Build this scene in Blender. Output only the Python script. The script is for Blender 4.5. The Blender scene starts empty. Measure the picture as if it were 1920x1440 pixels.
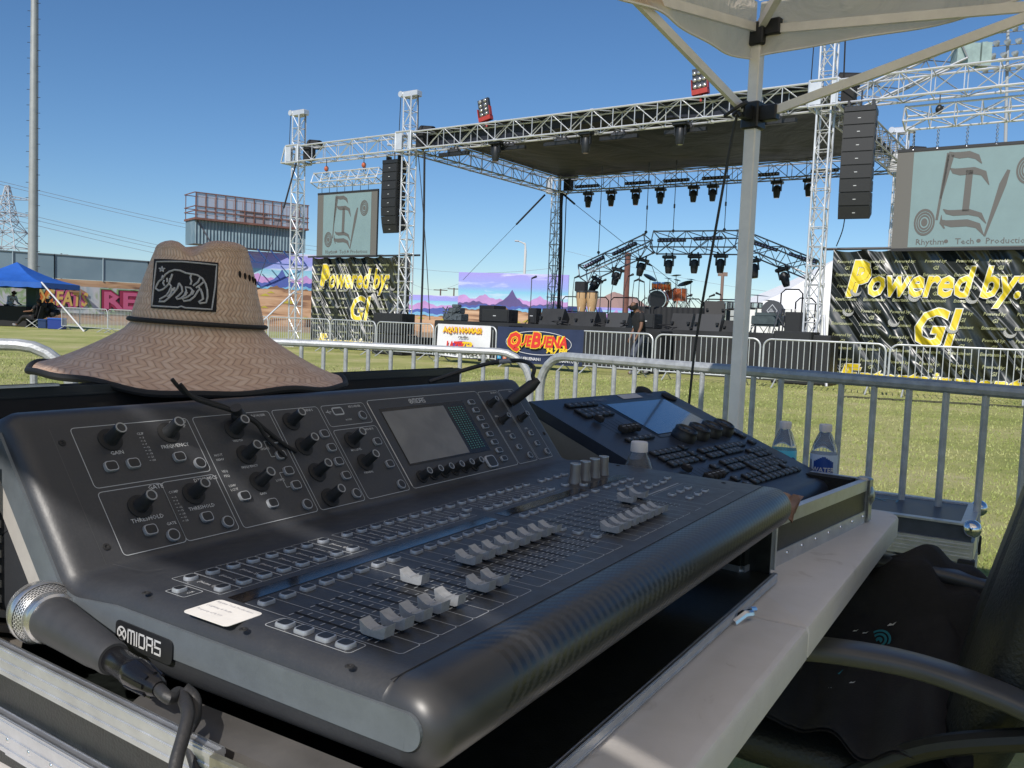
import bpy, math, random
from mathutils import Vector, Matrix
random.seed(7)
C = bpy.context.scene.collection
sc = bpy.context.scene
R = math.radians
# ---------------------------------------------------------------- camera
F_PX = 1606.0; PIT = R(4.16); ROL = R(2.25); CZ = 1.13
fw = Vector((0, math.cos(PIT), -math.sin(PIT))); r0 = Vector((1, 0, 0)); u0 = Vector((0, math.sin(PIT), math.cos(PIT)))
cr = math.cos(ROL)*r0 + math.sin(ROL)*u0; cu = -math.sin(ROL)*r0 + math.cos(ROL)*u0
CP = Vector((0, 0, CZ))
cam = bpy.data.cameras.new('camera'); camo = bpy.data.objects.new('camera', cam); C.objects.link(camo)
cam.sensor_width = 36; cam.lens = F_PX/1920*36; cam.clip_end = 3000; cam.clip_start = 0.02
M = Matrix.Identity(4)
for i in range(3):
    M[i][0] = cr[i]; M[i][1] = cu[i]; M[i][2] = -fw[i]; M[i][3] = CP[i]
camo.matrix_world = M
sc.camera = camo
def ray(x, y): return fw + cr*((x-960)/F_PX) + cu*((720-y)/F_PX)
def atz(x, y, z): d = ray(x, y); return CP + d*((z-CZ)/d.z)
def atY(x, y, Y): d = ray(x, y); return CP + d*(Y/d.y)
def hor(x): return 603.1 + 0.0393*(x-960)
def gx(px, Y): return (px-960)/F_PX*Y          # ground x for a pixel column at distance Y (upright approximation)
def zat(px, y, Y): return CZ + (hor(px)-y)*Y/F_PX
# ---------------------------------------------------------------- materials
def newmat(name):
    m = bpy.data.materials.new(name); m.use_nodes = True
    nt = m.node_tree; b = nt.nodes['Principled BSDF']; return m, nt, b
def L(nt, a, b): nt.links.new(a, b)
def mat(name, col, rough=.5, metal=0, var=0.0, vscale=8, bump=0, bscale=60, spec=None, trans=0, coat=0, aniso=None):
    m, nt, b = newmat(name)
    b.inputs['Base Color'].default_value = (*col, 1); b.inputs['Roughness'].default_value = rough; b.inputs['Metallic'].default_value = metal
    if spec is not None: b.inputs['Specular IOR Level'].default_value = spec
    if trans: b.inputs['Transmission Weight'].default_value = trans
    if coat: b.inputs['Coat Weight'].default_value = coat; b.inputs['Coat Roughness'].default_value = .12
    tc = nt.nodes.new('ShaderNodeTexCoord')
    if var:
        n = nt.nodes.new('ShaderNodeTexNoise'); n.inputs['Scale'].default_value = vscale; n.inputs['Detail'].default_value = 8; n.inputs['Roughness'].default_value = .65
        L(nt, tc.outputs['Object'], n.inputs['Vector'])
        r = nt.nodes.new('ShaderNodeValToRGB')
        r.color_ramp.elements[0].position = .3; r.color_ramp.elements[1].position = .7
        r.color_ramp.elements[0].color = (*[max(0, c*(1-var)) for c in col], 1); r.color_ramp.elements[1].color = (*[min(1, c*(1+var)) for c in col], 1)
        L(nt, n.outputs['Fac'], r.inputs['Fac']); L(nt, r.outputs['Color'], b.inputs['Base Color'])
        mr = nt.nodes.new('ShaderNodeMapRange'); mr.inputs['To Min'].default_value = max(0, rough-.08); mr.inputs['To Max'].default_value = min(1, rough+.12)
        L(nt, n.outputs['Fac'], mr.inputs['Value']); L(nt, mr.outputs['Result'], b.inputs['Roughness'])
    if bump:
        n2 = nt.nodes.new('ShaderNodeTexNoise'); n2.inputs['Scale'].default_value = bscale; n2.inputs['Detail'].default_value = 5
        L(nt, tc.outputs['Object'], n2.inputs['Vector'])
        bp = nt.nodes.new('ShaderNodeBump'); bp.inputs['Strength'].default_value = bump; bp.inputs['Distance'].default_value = .01
        L(nt, n2.outputs['Fac'], bp.inputs['Height']); L(nt, bp.outputs['Normal'], b.inputs['Normal'])
    return m
def nd(nt, t, **kw):
    n = nt.nodes.new('ShaderNode'+t)
    for k, v in kw.items():
        if hasattr(n, k): setattr(n, k, v)
        else: n.inputs[k.replace('_', ' ')].default_value = v
    return n
def mth(nt, op, a, b=None, c=None):
    n = nt.nodes.new('ShaderNodeMath'); n.operation = op
    for i, v in enumerate((a, b, c)):
        if v is None: continue
        if isinstance(v, (int, float)): n.inputs[i].default_value = v
        else: L(nt, v, n.inputs[i])
    return n.outputs[0]
def ramp(nt, fac, stops, interp='LINEAR'):
    r = nt.nodes.new('ShaderNodeValToRGB'); e = r.color_ramp.elements; r.color_ramp.interpolation = interp
    while len(e) < len(stops): e.new(.5)
    for k, (p, c) in enumerate(stops): e[k].position = p; e[k].color = (*c, 1)
    L(nt, fac, r.inputs['Fac']); return r.outputs['Color']
# ---------------------------------------------------------------- mesh builder
WM = {}
class MB:
    def __init__(s, M=None, sc=1.0):
        s.v = []; s.f = []; s.mi = []; s.M = M.copy() if M else Matrix.Identity(4); s.k = sc; s.cur = 0; s.uv = None
    def P(s, p): 
        p = Vector(p)*s.k
        s.v.append(s.M @ p); return len(s.v)-1
    def F(s, ids, mi=None): s.f.append(tuple(ids)); s.mi.append(s.cur if mi is None else mi)
    def poly(s, pts, mi=None): s.F([s.P(p) for p in pts], mi)
    def box(s, a, b, mi=None):
        x0, y0, z0 = a; x1, y1, z1 = b
        q = [s.P(p) for p in ((x0,y0,z0),(x1,y0,z0),(x1,y1,z0),(x0,y1,z0),(x0,y0,z1),(x1,y0,z1),(x1,y1,z1),(x0,y1,z1))]
        for f in ((0,3,2,1),(4,5,6,7),(0,1,5,4),(1,2,6,5),(2,3,7,6),(3,0,4,7)): s.F([q[i] for i in f], mi)
    def cbox(s, c, d, mi=None): s.box([c[i]-d[i]/2 for i in range(3)], [c[i]+d[i]/2 for i in range(3)], mi)
    def bbox(s, a, b, r, mi=None):      # box with chamfered edges
        x0,y0,z0 = a; x1,y1,z1 = b
        pts = [(x0+r,y0),(x1-r,y0),(x1,y0+r),(x1,y1-r),(x1-r,y1),(x0+r,y1),(x0,y1-r),(x0,y0+r)]
        ins = [(x0+2*r,y0+r),(x1-2*r,y0+r),(x1-r,y0+2*r),(x1-r,y1-2*r),(x1-2*r,y1-r),(x0+2*r,y1-r),(x0+r,y1-2*r),(x0+r,y0+2*r)]
        rings = [[s.P((*p, z0)) for p in ins], [s.P((*p, z0+r)) for p in pts], [s.P((*p, z1-r)) for p in pts], [s.P((*p, z1)) for p in ins]]
        for a_, b_ in zip(rings, rings[1:]):
            for i in range(8): s.F((a_[i], a_[(i+1)%8], b_[(i+1)%8], b_[i]), mi)
        s.F(rings[0][::-1], mi); s.F(rings[3], mi)
    def beam(s, a, b, w, h, up=(0,0,1), mi=None):   # rectangular bar from a to b
        a = Vector(a); b = Vector(b); t = (b-a).normalized(); up = Vector(up)
        x = t.cross(up)
        if x.length < 1e-5: x = t.cross(Vector((0,1,0)))
        x.normalize(); y = x.cross(t)
        q = []
        for p in (a, b):
            for sx, sy in ((-1,-1),(1,-1),(1,1),(-1,1)): q.append(s.P(p + x*sx*w/2 + y*sy*h/2))
        for f in ((0,1,2,3),(7,6,5,4),(0,4,5,1),(1,5,6,2),(2,6,7,3),(3,7,4,0)): s.F([q[i] for i in f], mi)
    def cyl(s, a, b, r, r2=None, n=8, caps=True, mi=None):
        s.tube([a, b], [r, r if r2 is None else r2], n, caps, mi)
    def tube(s, pts, r, n=8, caps=True, mi=None, closed=False):
        pts = [Vector(p) for p in pts]; m = len(pts)
        rs = r if isinstance(r, (list, tuple)) else [r]*m
        rings = []; prev = None
        for i, p in enumerate(pts):
            if closed: t = pts[(i+1)%m]-pts[i-1]
            else: t = (pts[min(i+1,m-1)]-pts[max(i-1,0)])
            t.normalize()
            if prev is None:
                x = t.cross(Vector((0,0,1)))
                if x.length < .05: x = t.cross(Vector((1,0,0)))
            else: x = prev - t*prev.dot(t)
            x.normalize(); prev = x; y = t.cross(x)
            rings.append([s.P(p + (x*math.cos(2*math.pi*k/n) + y*math.sin(2*math.pi*k/n))*rs[i]) for k in range(n)])
        for i in range(m if closed else m-1):
            A, B = rings[i], rings[(i+1)%m]
            for k in range(n): s.F((A[k], A[(k+1)%n], B[(k+1)%n], B[k]), mi)
        if caps and not closed: s.F(rings[0][::-1], mi); s.F(rings[-1], mi)
    def lathe(s, prof, n=24, mi=None, c=(0,0,0), axis=None):   # prof (r,z)
        cx, cy, cz = c; rings = []
        for r, z in prof:
            if r < 1e-6: rings.append([s.P((cx, cy, cz+z))]*1)
            else: rings.append([s.P((cx+r*math.cos(2*math.pi*k/n), cy+r*math.sin(2*math.pi*k/n), cz+z)) for k in range(n)])
        for A, B in zip(rings, rings[1:]):
            for k in range(n):
                k2 = (k+1) % n
                if len(A) == 1 and len(B) == 1: continue
                if len(A) == 1: s.F((A[0], B[k2], B[k]), mi)
                elif len(B) == 1: s.F((A[k], A[k2], B[0]), mi)
                else: s.F((A[k], A[k2], B[k2], B[k]), mi)
    def prism(s, pts, z0, z1, mi=None, rev=False):
        lo = [s.P((*p, z0)) for p in pts]; hi = [s.P((*p, z1)) for p in pts]; n = len(pts)
        s.F(lo[::-1], mi); s.F(hi, mi)
        for i in range(n): s.F((lo[i], lo[(i+1)%n], hi[(i+1)%n], hi[i]), mi)
    def grid(s, nu, nv, fn, mi=None, close_u=False):
        q = [[s.P(fn(i/(nu if close_u else nu-1) if nu > 1 else 0, j/(nv-1))) for j in range(nv)] for i in range(nu)]
        for i in range(nu if close_u else nu-1):
            for j in range(nv-1): s.F((q[i][j], q[(i+1)%nu][j], q[(i+1)%nu][j+1], q[i][j+1]), mi)
        return q
    def sphere(s, c, r, n=12, m=8, mi=None, sc3=(1,1,1)):
        c = Vector(c)
        s2 = []
        for j in range(m+1):
            a = math.pi*j/m - math.pi/2
            s2.append((math.cos(a), math.sin(a)))
        rings = []
        for (cr_, sz) in s2:
            if abs(cr_) < 1e-6: rings.append([s.P((c.x, c.y, c.z+sz*r*sc3[2]))])
            else: rings.append([s.P((c.x+cr_*r*sc3[0]*math.cos(2*math.pi*k/n), c.y+cr_*r*sc3[1]*math.sin(2*math.pi*k/n), c.z+sz*r*sc3[2])) for k in range(n)])
        for A, B in zip(rings, rings[1:]):
            for k in range(n):
                k2 = (k+1) % n
                if len(A) == 1: s.F((A[0], B[k2], B[k]), mi)
                elif len(B) == 1: s.F((A[k], A[k2], B[0]), mi)
                else: s.F((A[k], A[k2], B[k2], B[k]), mi)
    def text(s, t, h, T, mi=None, **kw):    # text mesh, cap height about h, mapped through matrix T
        vs, fs = text_mesh(t, **kw); base = len(s.v)
        for x, y, z in vs: s.P(T @ Vector((x*h, y*h, 0)))
        for f in fs: s.F([base+i for i in f], mi)
    def build(s, name, mats, parent=None, smooth=True, ang=35, world=True):
        me = bpy.data.meshes.new(name)
        o = bpy.data.objects.new(name, me); C.objects.link(o)
        vs = s.v
        if parent is not None:
            o.parent = parent
            W = WM.get(parent.name)
            if W is not None:
                WM[o.name] = W
                if world:
                    Wi = W.inverted(); vs = [Wi @ v for v in vs]
        me.from_pydata([tuple(v) for v in vs], [], s.f)
        if not isinstance(mats, (list, tuple)): mats = [mats]
        for m in mats: me.materials.append(m)
        if len(mats) > 1: me.polygons.foreach_set('material_index', s.mi)
        if smooth:
            me.polygons.foreach_set('use_smooth', [True]*len(me.polygons)); me.set_sharp_from_angle(angle=R(ang))
        me.update()
        return o
_tc = {}
def text_mesh(t, shear=0, bold=0, spacing=1.0, res=2, align='LEFT'):
    key = (t, shear, bold, spacing, res, align)
    if key in _tc: return _tc[key]
    cu_ = bpy.data.curves.new('t', 'FONT'); cu_.body = t; cu_.size = 1.37; cu_.shear = shear; cu_.offset = bold; cu_.resolution_u = res
    cu_.space_character = spacing; cu_.align_x = align
    o = bpy.data.objects.new('t', cu_); C.objects.link(o)
    me = o.to_mesh()
    vs = [tuple(v.co) for v in me.vertices]; fs = [tuple(p.vertices) for p in me.polygons]
    o.to_mesh_clear(); bpy.data.objects.remove(o); bpy.data.curves.remove(cu_)
    _tc[key] = (vs, fs); return _tc[key]
def tw(t, h, **kw):
    vs, _ = text_mesh(t, **kw); return (max(v[0] for v in vs)-min(v[0] for v in vs))*h
def frame(o, x, y=None, z=None):
    x = Vector(x).normalized(); 
    if z is None: y = Vector(y).normalized(); z = x.cross(y).normalized(); y = z.cross(x)
    elif y is None: z = Vector(z).normalized(); y = z.cross(x).normalized(); x = y.cross(z)
    m = Matrix.Identity(4)
    for i in range(3): m[i][0] = x[i]; m[i][1] = y[i]; m[i][2] = z[i]; m[i][3] = o[i]
    return m
def tag(o, label=None, cat=None, group=None, kind=None):
    if label: o['label'] = label
    if cat: o['category'] = cat
    if group: o['group'] = group
    if kind: o['kind'] = kind
    return o
def thing(name, loc, label, cat, rz=0, group=None):
    o = bpy.data.objects.new(name, None); C.objects.link(o); o.empty_display_size = .1
    o.location = loc; o.rotation_euler = (0, 0, rz); tag(o, label, cat, group)
    WM[o.name] = Matrix.Translation(Vector(loc)) @ Matrix.Rotation(rz, 4, 'Z'); return o
def solo(name, mb, m, label, cat, group=None, **kw):
    """a thing that is one mesh; its origin moved to its lowest centre"""
    o = mb.build(name, m, **kw); recenter(o); return tag(o, label, cat, group)
def recenter(o):
    me = o.data; vs = [v.co.copy() for v in me.vertices]
    c = Vector(((min(v.x for v in vs)+max(v.x for v in vs))/2, (min(v.y for v in vs)+max(v.y for v in vs))/2, min(v.z for v in vs)))
    me.transform(Matrix.Translation(-c)); o.location = c
def dup(o, loc, rz=0, label=None, M4=None, par=None):
    c = o.copy(); C.objects.link(c)
    if par is not None: c.parent = par
    else:
        if M4 is not None: c.matrix_world = M4
        else: c.location = loc; c.rotation_euler = (0, 0, rz)
        if label: c['label'] = label
    for ch in [x for x in list(bpy.data.objects) if x.parent == o]: dup(ch, None, par=c)
    return c
# ---------------------------------------------------------------- material set
alu = mat('aluminium', (.62,.63,.65), .38, .85, .12, 30)
alu_far = mat('truss_alu', (.66,.67,.69), .34, .45, .08, 3)
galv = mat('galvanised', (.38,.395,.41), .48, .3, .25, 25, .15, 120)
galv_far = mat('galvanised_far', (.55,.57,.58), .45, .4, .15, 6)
black = mat('black_plastic', (.014,.015,.017), .42, 0, .3, 20)
blackm = mat('black_matte', (.012,.012,.013), .75, 0, .3, 9)
cab = mat('speaker_black', (.016,.017,.019), .6, 0, .3, 5, .2, 60)
rubber = mat('rubber', (.02,.02,.022), .5, 0, .3, 30, .1, 200)
body_m, nt, b = newmat('console_grey'); tc = nd(nt, 'TexCoord')
n1 = nd(nt, 'TexNoise', Scale=7.0, Detail=9.0, Roughness=.7); n2 = nd(nt, 'TexNoise', Scale=420.0, Detail=2.0); n3 = nd(nt, 'TexNoise', Scale=38.0, Detail=6.0, Distortion=1.0)
for n_ in (n1, n2, n3): L(nt, tc.outputs['Object'], n_.inputs['Vector'])
dust = nd(nt, 'MapRange'); dust.inputs['From Min'].default_value = .50; dust.inputs['From Max'].default_value = .78; L(nt, mth(nt, 'MULTIPLY_ADD', n2.outputs['Fac'], .35, mth(nt, 'MULTIPLY', n1.outputs['Fac'], .72)), dust.inputs['Value'])
L(nt, ramp(nt, dust.outputs['Result'], [(0, (.029,.031,.036)), (.6, (.038,.040,.045)), (1, (.070,.070,.072))]), b.inputs['Base Color'])
L(nt, mth(nt, 'MULTIPLY_ADD', n3.outputs['Fac'], .22, .33), b.inputs['Roughness']); b.inputs['Specular IOR Level'].default_value = .5
bp = nd(nt, 'Bump'); bp.inputs['Strength'].default_value = .10; bp.inputs['Distance'].default_value = .001; L(nt, n2.outputs['Fac'], bp.inputs['Height']); L(nt, bp.outputs['Normal'], b.inputs['Normal'])
line_m = mat('print_grey', (.36,.38,.40), .5)
txt_m = mat('print_light', (.5,.51,.52), .5)
white_m = mat('white_paper', (.72,.70,.67), .6, 0, .06, 60)
chrome = mat('chrome', (.75,.76,.78), .14, 1)
key_m = mat('key_black', (.012,.013,.015), .45)
rim_m = mat('key_rim', (.33,.35,.38), .3, .3)
capm = mat('fader_grey', (.30,.31,.325), .42, .2, .15, 200)
# ================================================================ mixing console
K = .0222
CYAW = R(58.56)
cux = Vector((math.cos(CYAW), math.sin(CYAW), 0)); cuy = Vector((-math.sin(CYAW), math.cos(CYAW), 0))
CO = cux*20.295*K + cuy*15.978*K; CO.z = CZ - 10.343*K
WC = Matrix.Translation(CO) @ Matrix.Rotation(CYAW, 4, 'Z')
def cw(w, d, h): return WC @ Vector((w*K, d*K, h*K))
TBL = .745
console = thing('mixing_console', CO, 'large dark grey digital mixing console with rows of faders, knobs and a screen', 'mixing console', CYAW)
def CM(): return MB(WC, K)
SL = .0207; ANG = .90096; D0 = 14.68; H0 = .303
ca, sa = math.cos(ANG), math.sin(ANG)
PM = WC @ Matrix.Scale(K, 4) @ frame((0, D0, H0), (1,0,0), (0, ca, sa))       # panel frame: x = w, y = up slope, z = out (p units)
TM = WC @ Matrix.Scale(K, 4) @ frame((0, 0, 0), (1,0,0), (0, 1, SL))          # fader bed frame
def arc(c, r, a0, a1, n): return [(c[0]+r*math.cos(R(a0+(a1-a0)*i/n)), c[1]+r*math.sin(R(a0+(a1-a0)*i/n))) for i in range(n+1)]
prof = arc((-1.5, -1.35), 1.33, 268, 90, 14) + [(-.9, -.015), (-.86, -.03), (-.82, -.012)]
prof += [(4, .08), (8, .165), (11.6, .235)]
# smooth crease
for t in (0.15,.35,.5,.65,.85,1.0):
    a = Vector((13.3, .12)); b = Vector((D0-.38, -.12)); c = Vector((D0-.05*ca, H0-.05*sa-.02)); prof.append(tuple(a*(1-t)**2 + b*2*t*(1-t) + c*t*t))
prof += [(D0+3*ca, H0+3*sa), (D0+5.5*ca, H0+5.5*sa), (D0+6.3*ca, H0+6.3*sa)]
e = Vector((D0+7.05*ca, H0+7.05*sa)); 
for t in (.0,.3,.6,1): 
    a = Vector((D0+6.6*ca, H0+6.6*sa)); c = Vector((e.x+.6, e.y-.02)); prof.append(tuple(a*(1-t)**2 + e*2*t*(1-t) + c*t*t))
prof += [(21.2, 5.25), (24.2, 3.6), (24.6, 3.0), (24.6, -2.3), (24.2, -2.68), (2, -2.68)]
OS = 1
def offs(pts, d, closed=True):
    n = len(pts); out = []
    for i in range(n):
        p = Vector(pts[i]); a = Vector(pts[(i-1)%n]); b = Vector(pts[(i+1)%n])
        if not closed and i == 0: a = p-(b-p)
        if not closed and i == n-1: b = p+(p-a)
        t1 = (p-a).normalized(); t2 = (b-p).normalized(); n1 = Vector((-t1.y, t1.x)); n2 = Vector((-t2.y, t2.x)); n1.negate(); n2.negate(); n1 *= OS; n2 *= OS; m = (n1+n2)
        m.normalize(); k = max(.5, m.dot(n1)); out.append(tuple(p + m*d/k))
    return out
WL, WR, RR = -1.85, 38.0, .85
mbA = CM(); mbB = CM()
rings = []
for k in range(6, -1, -1):
    a = R(90*k/6); rings.append((WL+RR*(1-math.sin(a)), offs(prof, RR*(1-math.cos(a))) ))
rings += [(w, offs(prof, 0)) for w in (5, 12, 20, 28, 34)]
for k in range(7):
    a = R(90*k/6); rings.append((WR-RR*(1-math.sin(a)), offs(prof, RR*(1-math.cos(a)))))
nP = len(prof)
for (w0, p0), (w1, p1) in zip(rings, rings[1:]):
    for i in range(nP):
        j = (i+1) % nP
        mid = prof[i][0]
        tgt = mbB if (prof[i][0] <= -.86 and i < 17) else mbA
        tgt.poly([(w0, *p0[i]), (w1, *p1[i]), (w1, *p1[j]), (w0, *p0[j])])
for (w, p), rv in ((rings[0], 0), (rings[-1], 1)):
    q = [(w, *x) for x in p]; mbA.poly(q if rv else q[::-1])
def weld(o, d=1e-5):
    import bmesh
    b = bmesh.new(); b.from_mesh(o.data); bmesh.ops.remove_doubles(b, verts=b.verts, dist=d); bmesh.ops.recalc_face_normals(b, faces=b.faces); b.to_mesh(o.data); b.free()
    o.data.polygons.foreach_set('use_smooth', [True]*len(o.data.polygons)); o.data.set_sharp_from_angle(angle=R(40))
o = mbA.build('body', body_m, console); weld(o)
# woven armrest material
arm_m, nt, b = newmat('carbon_weave')
tc = nd(nt, 'TexCoord'); sp = nd(nt, 'SeparateXYZ'); L(nt, tc.outputs['Object'], sp.inputs[0])
fx = mth(nt, 'MULTIPLY', sp.outputs['X'], 330); fy = mth(nt, 'MULTIPLY', mth(nt, 'SUBTRACT', sp.outputs['Y'], sp.outputs['Z']), 330)
tw_ = mth(nt, 'LESS_THAN', mth(nt, 'MODULO', mth(nt, 'ADD', mth(nt, 'FLOOR', fx), mth(nt, 'FLOOR', fy)), 4), 2)
L(nt, ramp(nt, tw_, [(0, (.014,.015,.017)), (1, (.030,.031,.034))]), b.inputs['Base Color'])
L(nt, mth(nt, 'MULTIPLY_ADD', tw_, .12, .28), b.inputs['Roughness']); b.inputs['Specular IOR Level'].default_value = .6
o = mbB.build('armrest', arm_m, console); weld(o)
# side strips
strip_m = mat('side_strip', (.135,.155,.175), .45, .3, .1, 40, .03, 300); bounce_m = mat('side_sun_bounce', (.40,.38,.36), .5, .1, .1, 30)
path = [(x, y) for x, y in prof[13:]]
path = [(-1.7, -.02), (0, 0)] + [p for p in prof if p[0] > 3.9 and p[1] < 5.6 and p[0] < 19.0 and p[1] > -.1]
def band(mb, w0, w1, o1, o2, pts, cap=True):
    P1 = offs(pts, o1, False); P2 = offs(pts, o2, False)
    for i in range(len(pts)-1):
        mb.poly([(w1, *P1[i]), (w1, *P2[i]), (w1, *P2[i+1]), (w1, *P1[i+1])])
        mb.poly([(w0, *P1[i]), (w1, *P1[i]), (w1, *P1[i+1]), (w0, *P1[i+1])]); mb.poly([(w0, *P2[i]), (w1, *P2[i]), (w1, *P2[i+1]), (w0, *P2[i+1])])
    if cap:
        c = ((P1[0][0]+P2[0][0])/2, (P1[0][1]+P2[0][1])/2); r = (Vector(P1[0])-Vector(P2[0])).length/2
        a = arc(c, r, 90, 270, 12); mb.poly([(w1, *q) for q in a])
        for q0, q1 in zip(a, a[1:]): mb.poly([(w0, *q0), (w1, *q0), (w1, *q1), (w0, *q1)])
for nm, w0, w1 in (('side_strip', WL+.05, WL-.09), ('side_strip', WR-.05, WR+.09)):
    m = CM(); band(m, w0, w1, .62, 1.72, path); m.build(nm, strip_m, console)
m = CM(); band(m, WL+.05, WL-.05, 1.78, 2.55, [p for p in path if p[0] > 10.5], False); m.build('sun_bounce_strip', bounce_m, console)  # added strip; its pale warm colour paints sun bounce on the lower side
# MIDAS plate on left side
def sideT(d, h): return WC @ Matrix.Scale(K, 4) @ frame((WL-.13, d, h), (0,-1,-.035), (0,-.035,1))
m = CM()
Tp = sideT(11.3, -1.22) @ Matrix.Scale(.88, 4)
def rrect(w, h, r, n=5):
    q = []
    for cx, cy, a in ((w-r, r, 270), (w-r, h-r, 0), (r, h-r, 90), (r, r, 180)): q += [(cx+r*math.cos(R(a+90*i/n)), cy+r*math.sin(R(a+90*i/n))) for i in range(n+1)]
    return q
class TB(MB):    # builder whose matrix already holds scale
    def __init__(s, T): super().__init__(T, 1.0)
m = TB(Tp); m.prism([(x-.1, y-.5) for x, y in rrect(3.55, 1.0, .25)], 0, .05); plate = m.build('name_plate', black, console)
def midas(mb, T, h):
    # block letters cut by stripes, plus a ring with a cross
    x = h*.45
    for k in range(24):
        a0, a1 = 2*math.pi*k/24, 2*math.pi*(k+1)/24
        for r1, r2 in ((.38, .5), (.0, .14)):
            mb.s_poly(T, [(x+h*r1*math.cos(a0), h*.5+h*r1*math.sin(a0)), (x+h*r2*math.cos(a0), h*.5+h*r2*math.sin(a0)), (x+h*r2*math.cos(a1), h*.5+h*r2*math.sin(a1)), (x+h*r1*math.cos(a1), h*.5+h*r1*math.sin(a1))])
    for a in (45, 135, 225, 315):
        u = Vector((math.cos(R(a)), math.sin(R(a)))); v = Vector((-u.y, u.x))*.06*h; c = Vector((x, h*.5))
        mb.s_poly(T, [tuple(c+u*.16*h+v), tuple(c+u*.16*h-v), tuple(c+u*.4*h-v), tuple(c+u*.4*h+v)])
    X = h*1.08; s = h
    L_ = {'M': [(0,0,.12,1),(0,.86,.8,1),(.34,0,.46,1),(.68,0,.8,1)], 'I': [(0,0,.12,1)], 'D': [(0,.86,.6,1),(0,0,.6,.14),(.56,.1,.7,.9),(0,.0,.12,1)], 'A': [(0,0,.12,.9),(0,.86,.66,1),(.56,0,.7,.9),(0,.4,.7,.54)], 'S': [(0,.86,.66,1),(0,.43,.66,.57),(0,0,.66,.14),(0,.5,.12,.95),(.56,.05,.68,.5)]}
    for ch, adv in (('M', .92), ('I', .26), ('D', .82), ('A', .82), ('S', .8)):
        for a, b_, c_, d_ in L_[ch]: mb.s_poly(T, [(X+a*s, b_*s), (X+c_*s, b_*s), (X+c_*s, d_*s), (X+a*s, d_*s)])
        X += adv*s
def s_poly(self, T, pts, z=0): self.F([self.P(T @ Vector((x, y, z))) for x, y in pts])
MB.s_poly = s_poly
m = MB(); midas(m, Tp @ Matrix.Translation((.05, -.3, .06)), .6); m.build('plate_lettering', txt_m, plate)
# panel helpers -------------------------------------------------
def line(mb, T, a, b, w=.035, z=.012):
    a = Vector(a); b = Vector(b); t = (b-a).normalized(); n = Vector((-t.y, t.x))*w/2
    mb.s_poly(T, [tuple(a-n), tuple(b-n), tuple(b+n), tuple(a+n)], z)
def rbox(mb, T, x0, y0, x1, y1, r=.18, w=.035, z=.012, open_=None):
    pts = []
    for cx, cy, a in ((x1-r, y0+r, 270), (x1-r, y1-r, 0), (x0+r, y1-r, 90), (x0+r, y0+r, 180)):
        pts += [(cx+r*math.cos(R(a+30*i)), cy+r*math.sin(R(a+30*i))) for i in range(4)]
    for i in range(len(pts)): line(mb, T, pts[i], pts[(i+1)%len(pts)], w, z)
LN = MB(); TX = MB()
def ptx(T, s, x, y, h=.17, z=.014, **kw): 
    kw.setdefault('bold', .01); kw.setdefault('res', 1); TX.text(s, h, T @ Matrix.Translation((x, y, z)), **kw)
btns = []      # (T, x, y, w, h, round)
def btn(T, x, y, w=.62, h=.5, r=.16): btns.append((T, x, y, w, h, r))
def rbtn(T, x, y, r=.3): btns.append((T, x, y, 2*r, 2*r, r))
knobs = []
def knob(x, y, r=.3, h=1.0, T=None, skirt=.55): knobs.append((T or PM, x, y, r, h, skirt))
# config / gate / dynamics
T = PM
rbox(LN, T, .55, 3.2, 6.35, 6.15); knob(2.11, 5.41); knob(5.05, 5.45); btn(T, 1.6, 4.1); btn(T, 2.65, 4.1); btn(T, 5, 4.12); rbtn(T, 5.9, 3.65)
ptx(T, 'GAIN', 1.85, 4.66, .19); ptx(T, 'FREQUENCY', 4.35, 4.66, .19); ptx(T, 'CONFIG/', 5.3, 5.9); ptx(T, 'PREAMP', 5.3, 5.66)
rbox(LN, T, .55, .04, 3.55, 3.0); rbox(LN, T, 3.55, .04, 6.4, 3.0); knob(2.12, 2.05, T=T); knob(4.9, 2.2); btn(T, 2.1, .9); rbtn(T, 3.0, .45); btn(T, 4.98, .95); rbtn(T, 5.92, .5)
ptx(T, 'GATE', 2.85, 2.75, .22); ptx(T, 'THRESHOLD', 1.45, 1.36, .2); ptx(T, 'GATE', 2.95, .95, .14); ptx(T, 'THRESHOLD', 4.3, 1.4, .18); ptx(T, 'DYNAMICS', 5.2, 2.75, .19)
for i in range(8): 
    for X, Y0 in ((3.5, 5.3), (3.75, 2.15)): ptx(T, '-'+str(3*i+3), X+.12, Y0-i*.17, .1); line(LN, T, (X, Y0+.05-i*.17), (X+.08, Y0+.05-i*.17), .03)
ptx(T, 'CLIP', 3.45, 5.5, .13); ptx(T, 'COMP', 3.7, 2.4, .13)
# equalizer
rbox(LN, T, 6.65, .03, 11.45, 6.15)
for i, y in enumerate((5.24, 3.76, 2.21)): knob(8.75, y)
for x, y in ((7.46, 1.6), (8.85, .95), (10.8, 3.45), (10.78, 2.5), (10.8, 1.65), (10.76, 4.38)): btn(T, x, y)
rbtn(T, 10.9, .5)
for s, x, y in (('EQUALIZER', 10.2, 5.88), ('WIDTH', 8.35, 4.55), ('FREQUENCY', 8.1, 3.05), ('GAIN', 8.4, 1.5), ('HIGH 2', 9.75, 3.9), ('LOW 2', 9.75, 2.05), ('VEQ', 6.9, 3.0), ('PEQ', 6.9, 2.75), ('LSHV', 6.9, 2.2), ('LCUT', 6.9, 1.98), ('HCUT', 6.9, 3.9), ('HSHV', 6.9, 3.65)): ptx(T, s, x, y, .13)
line(LN, T, (7.25, 2.0), (7.25, 2.8)) if 0 else None
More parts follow.
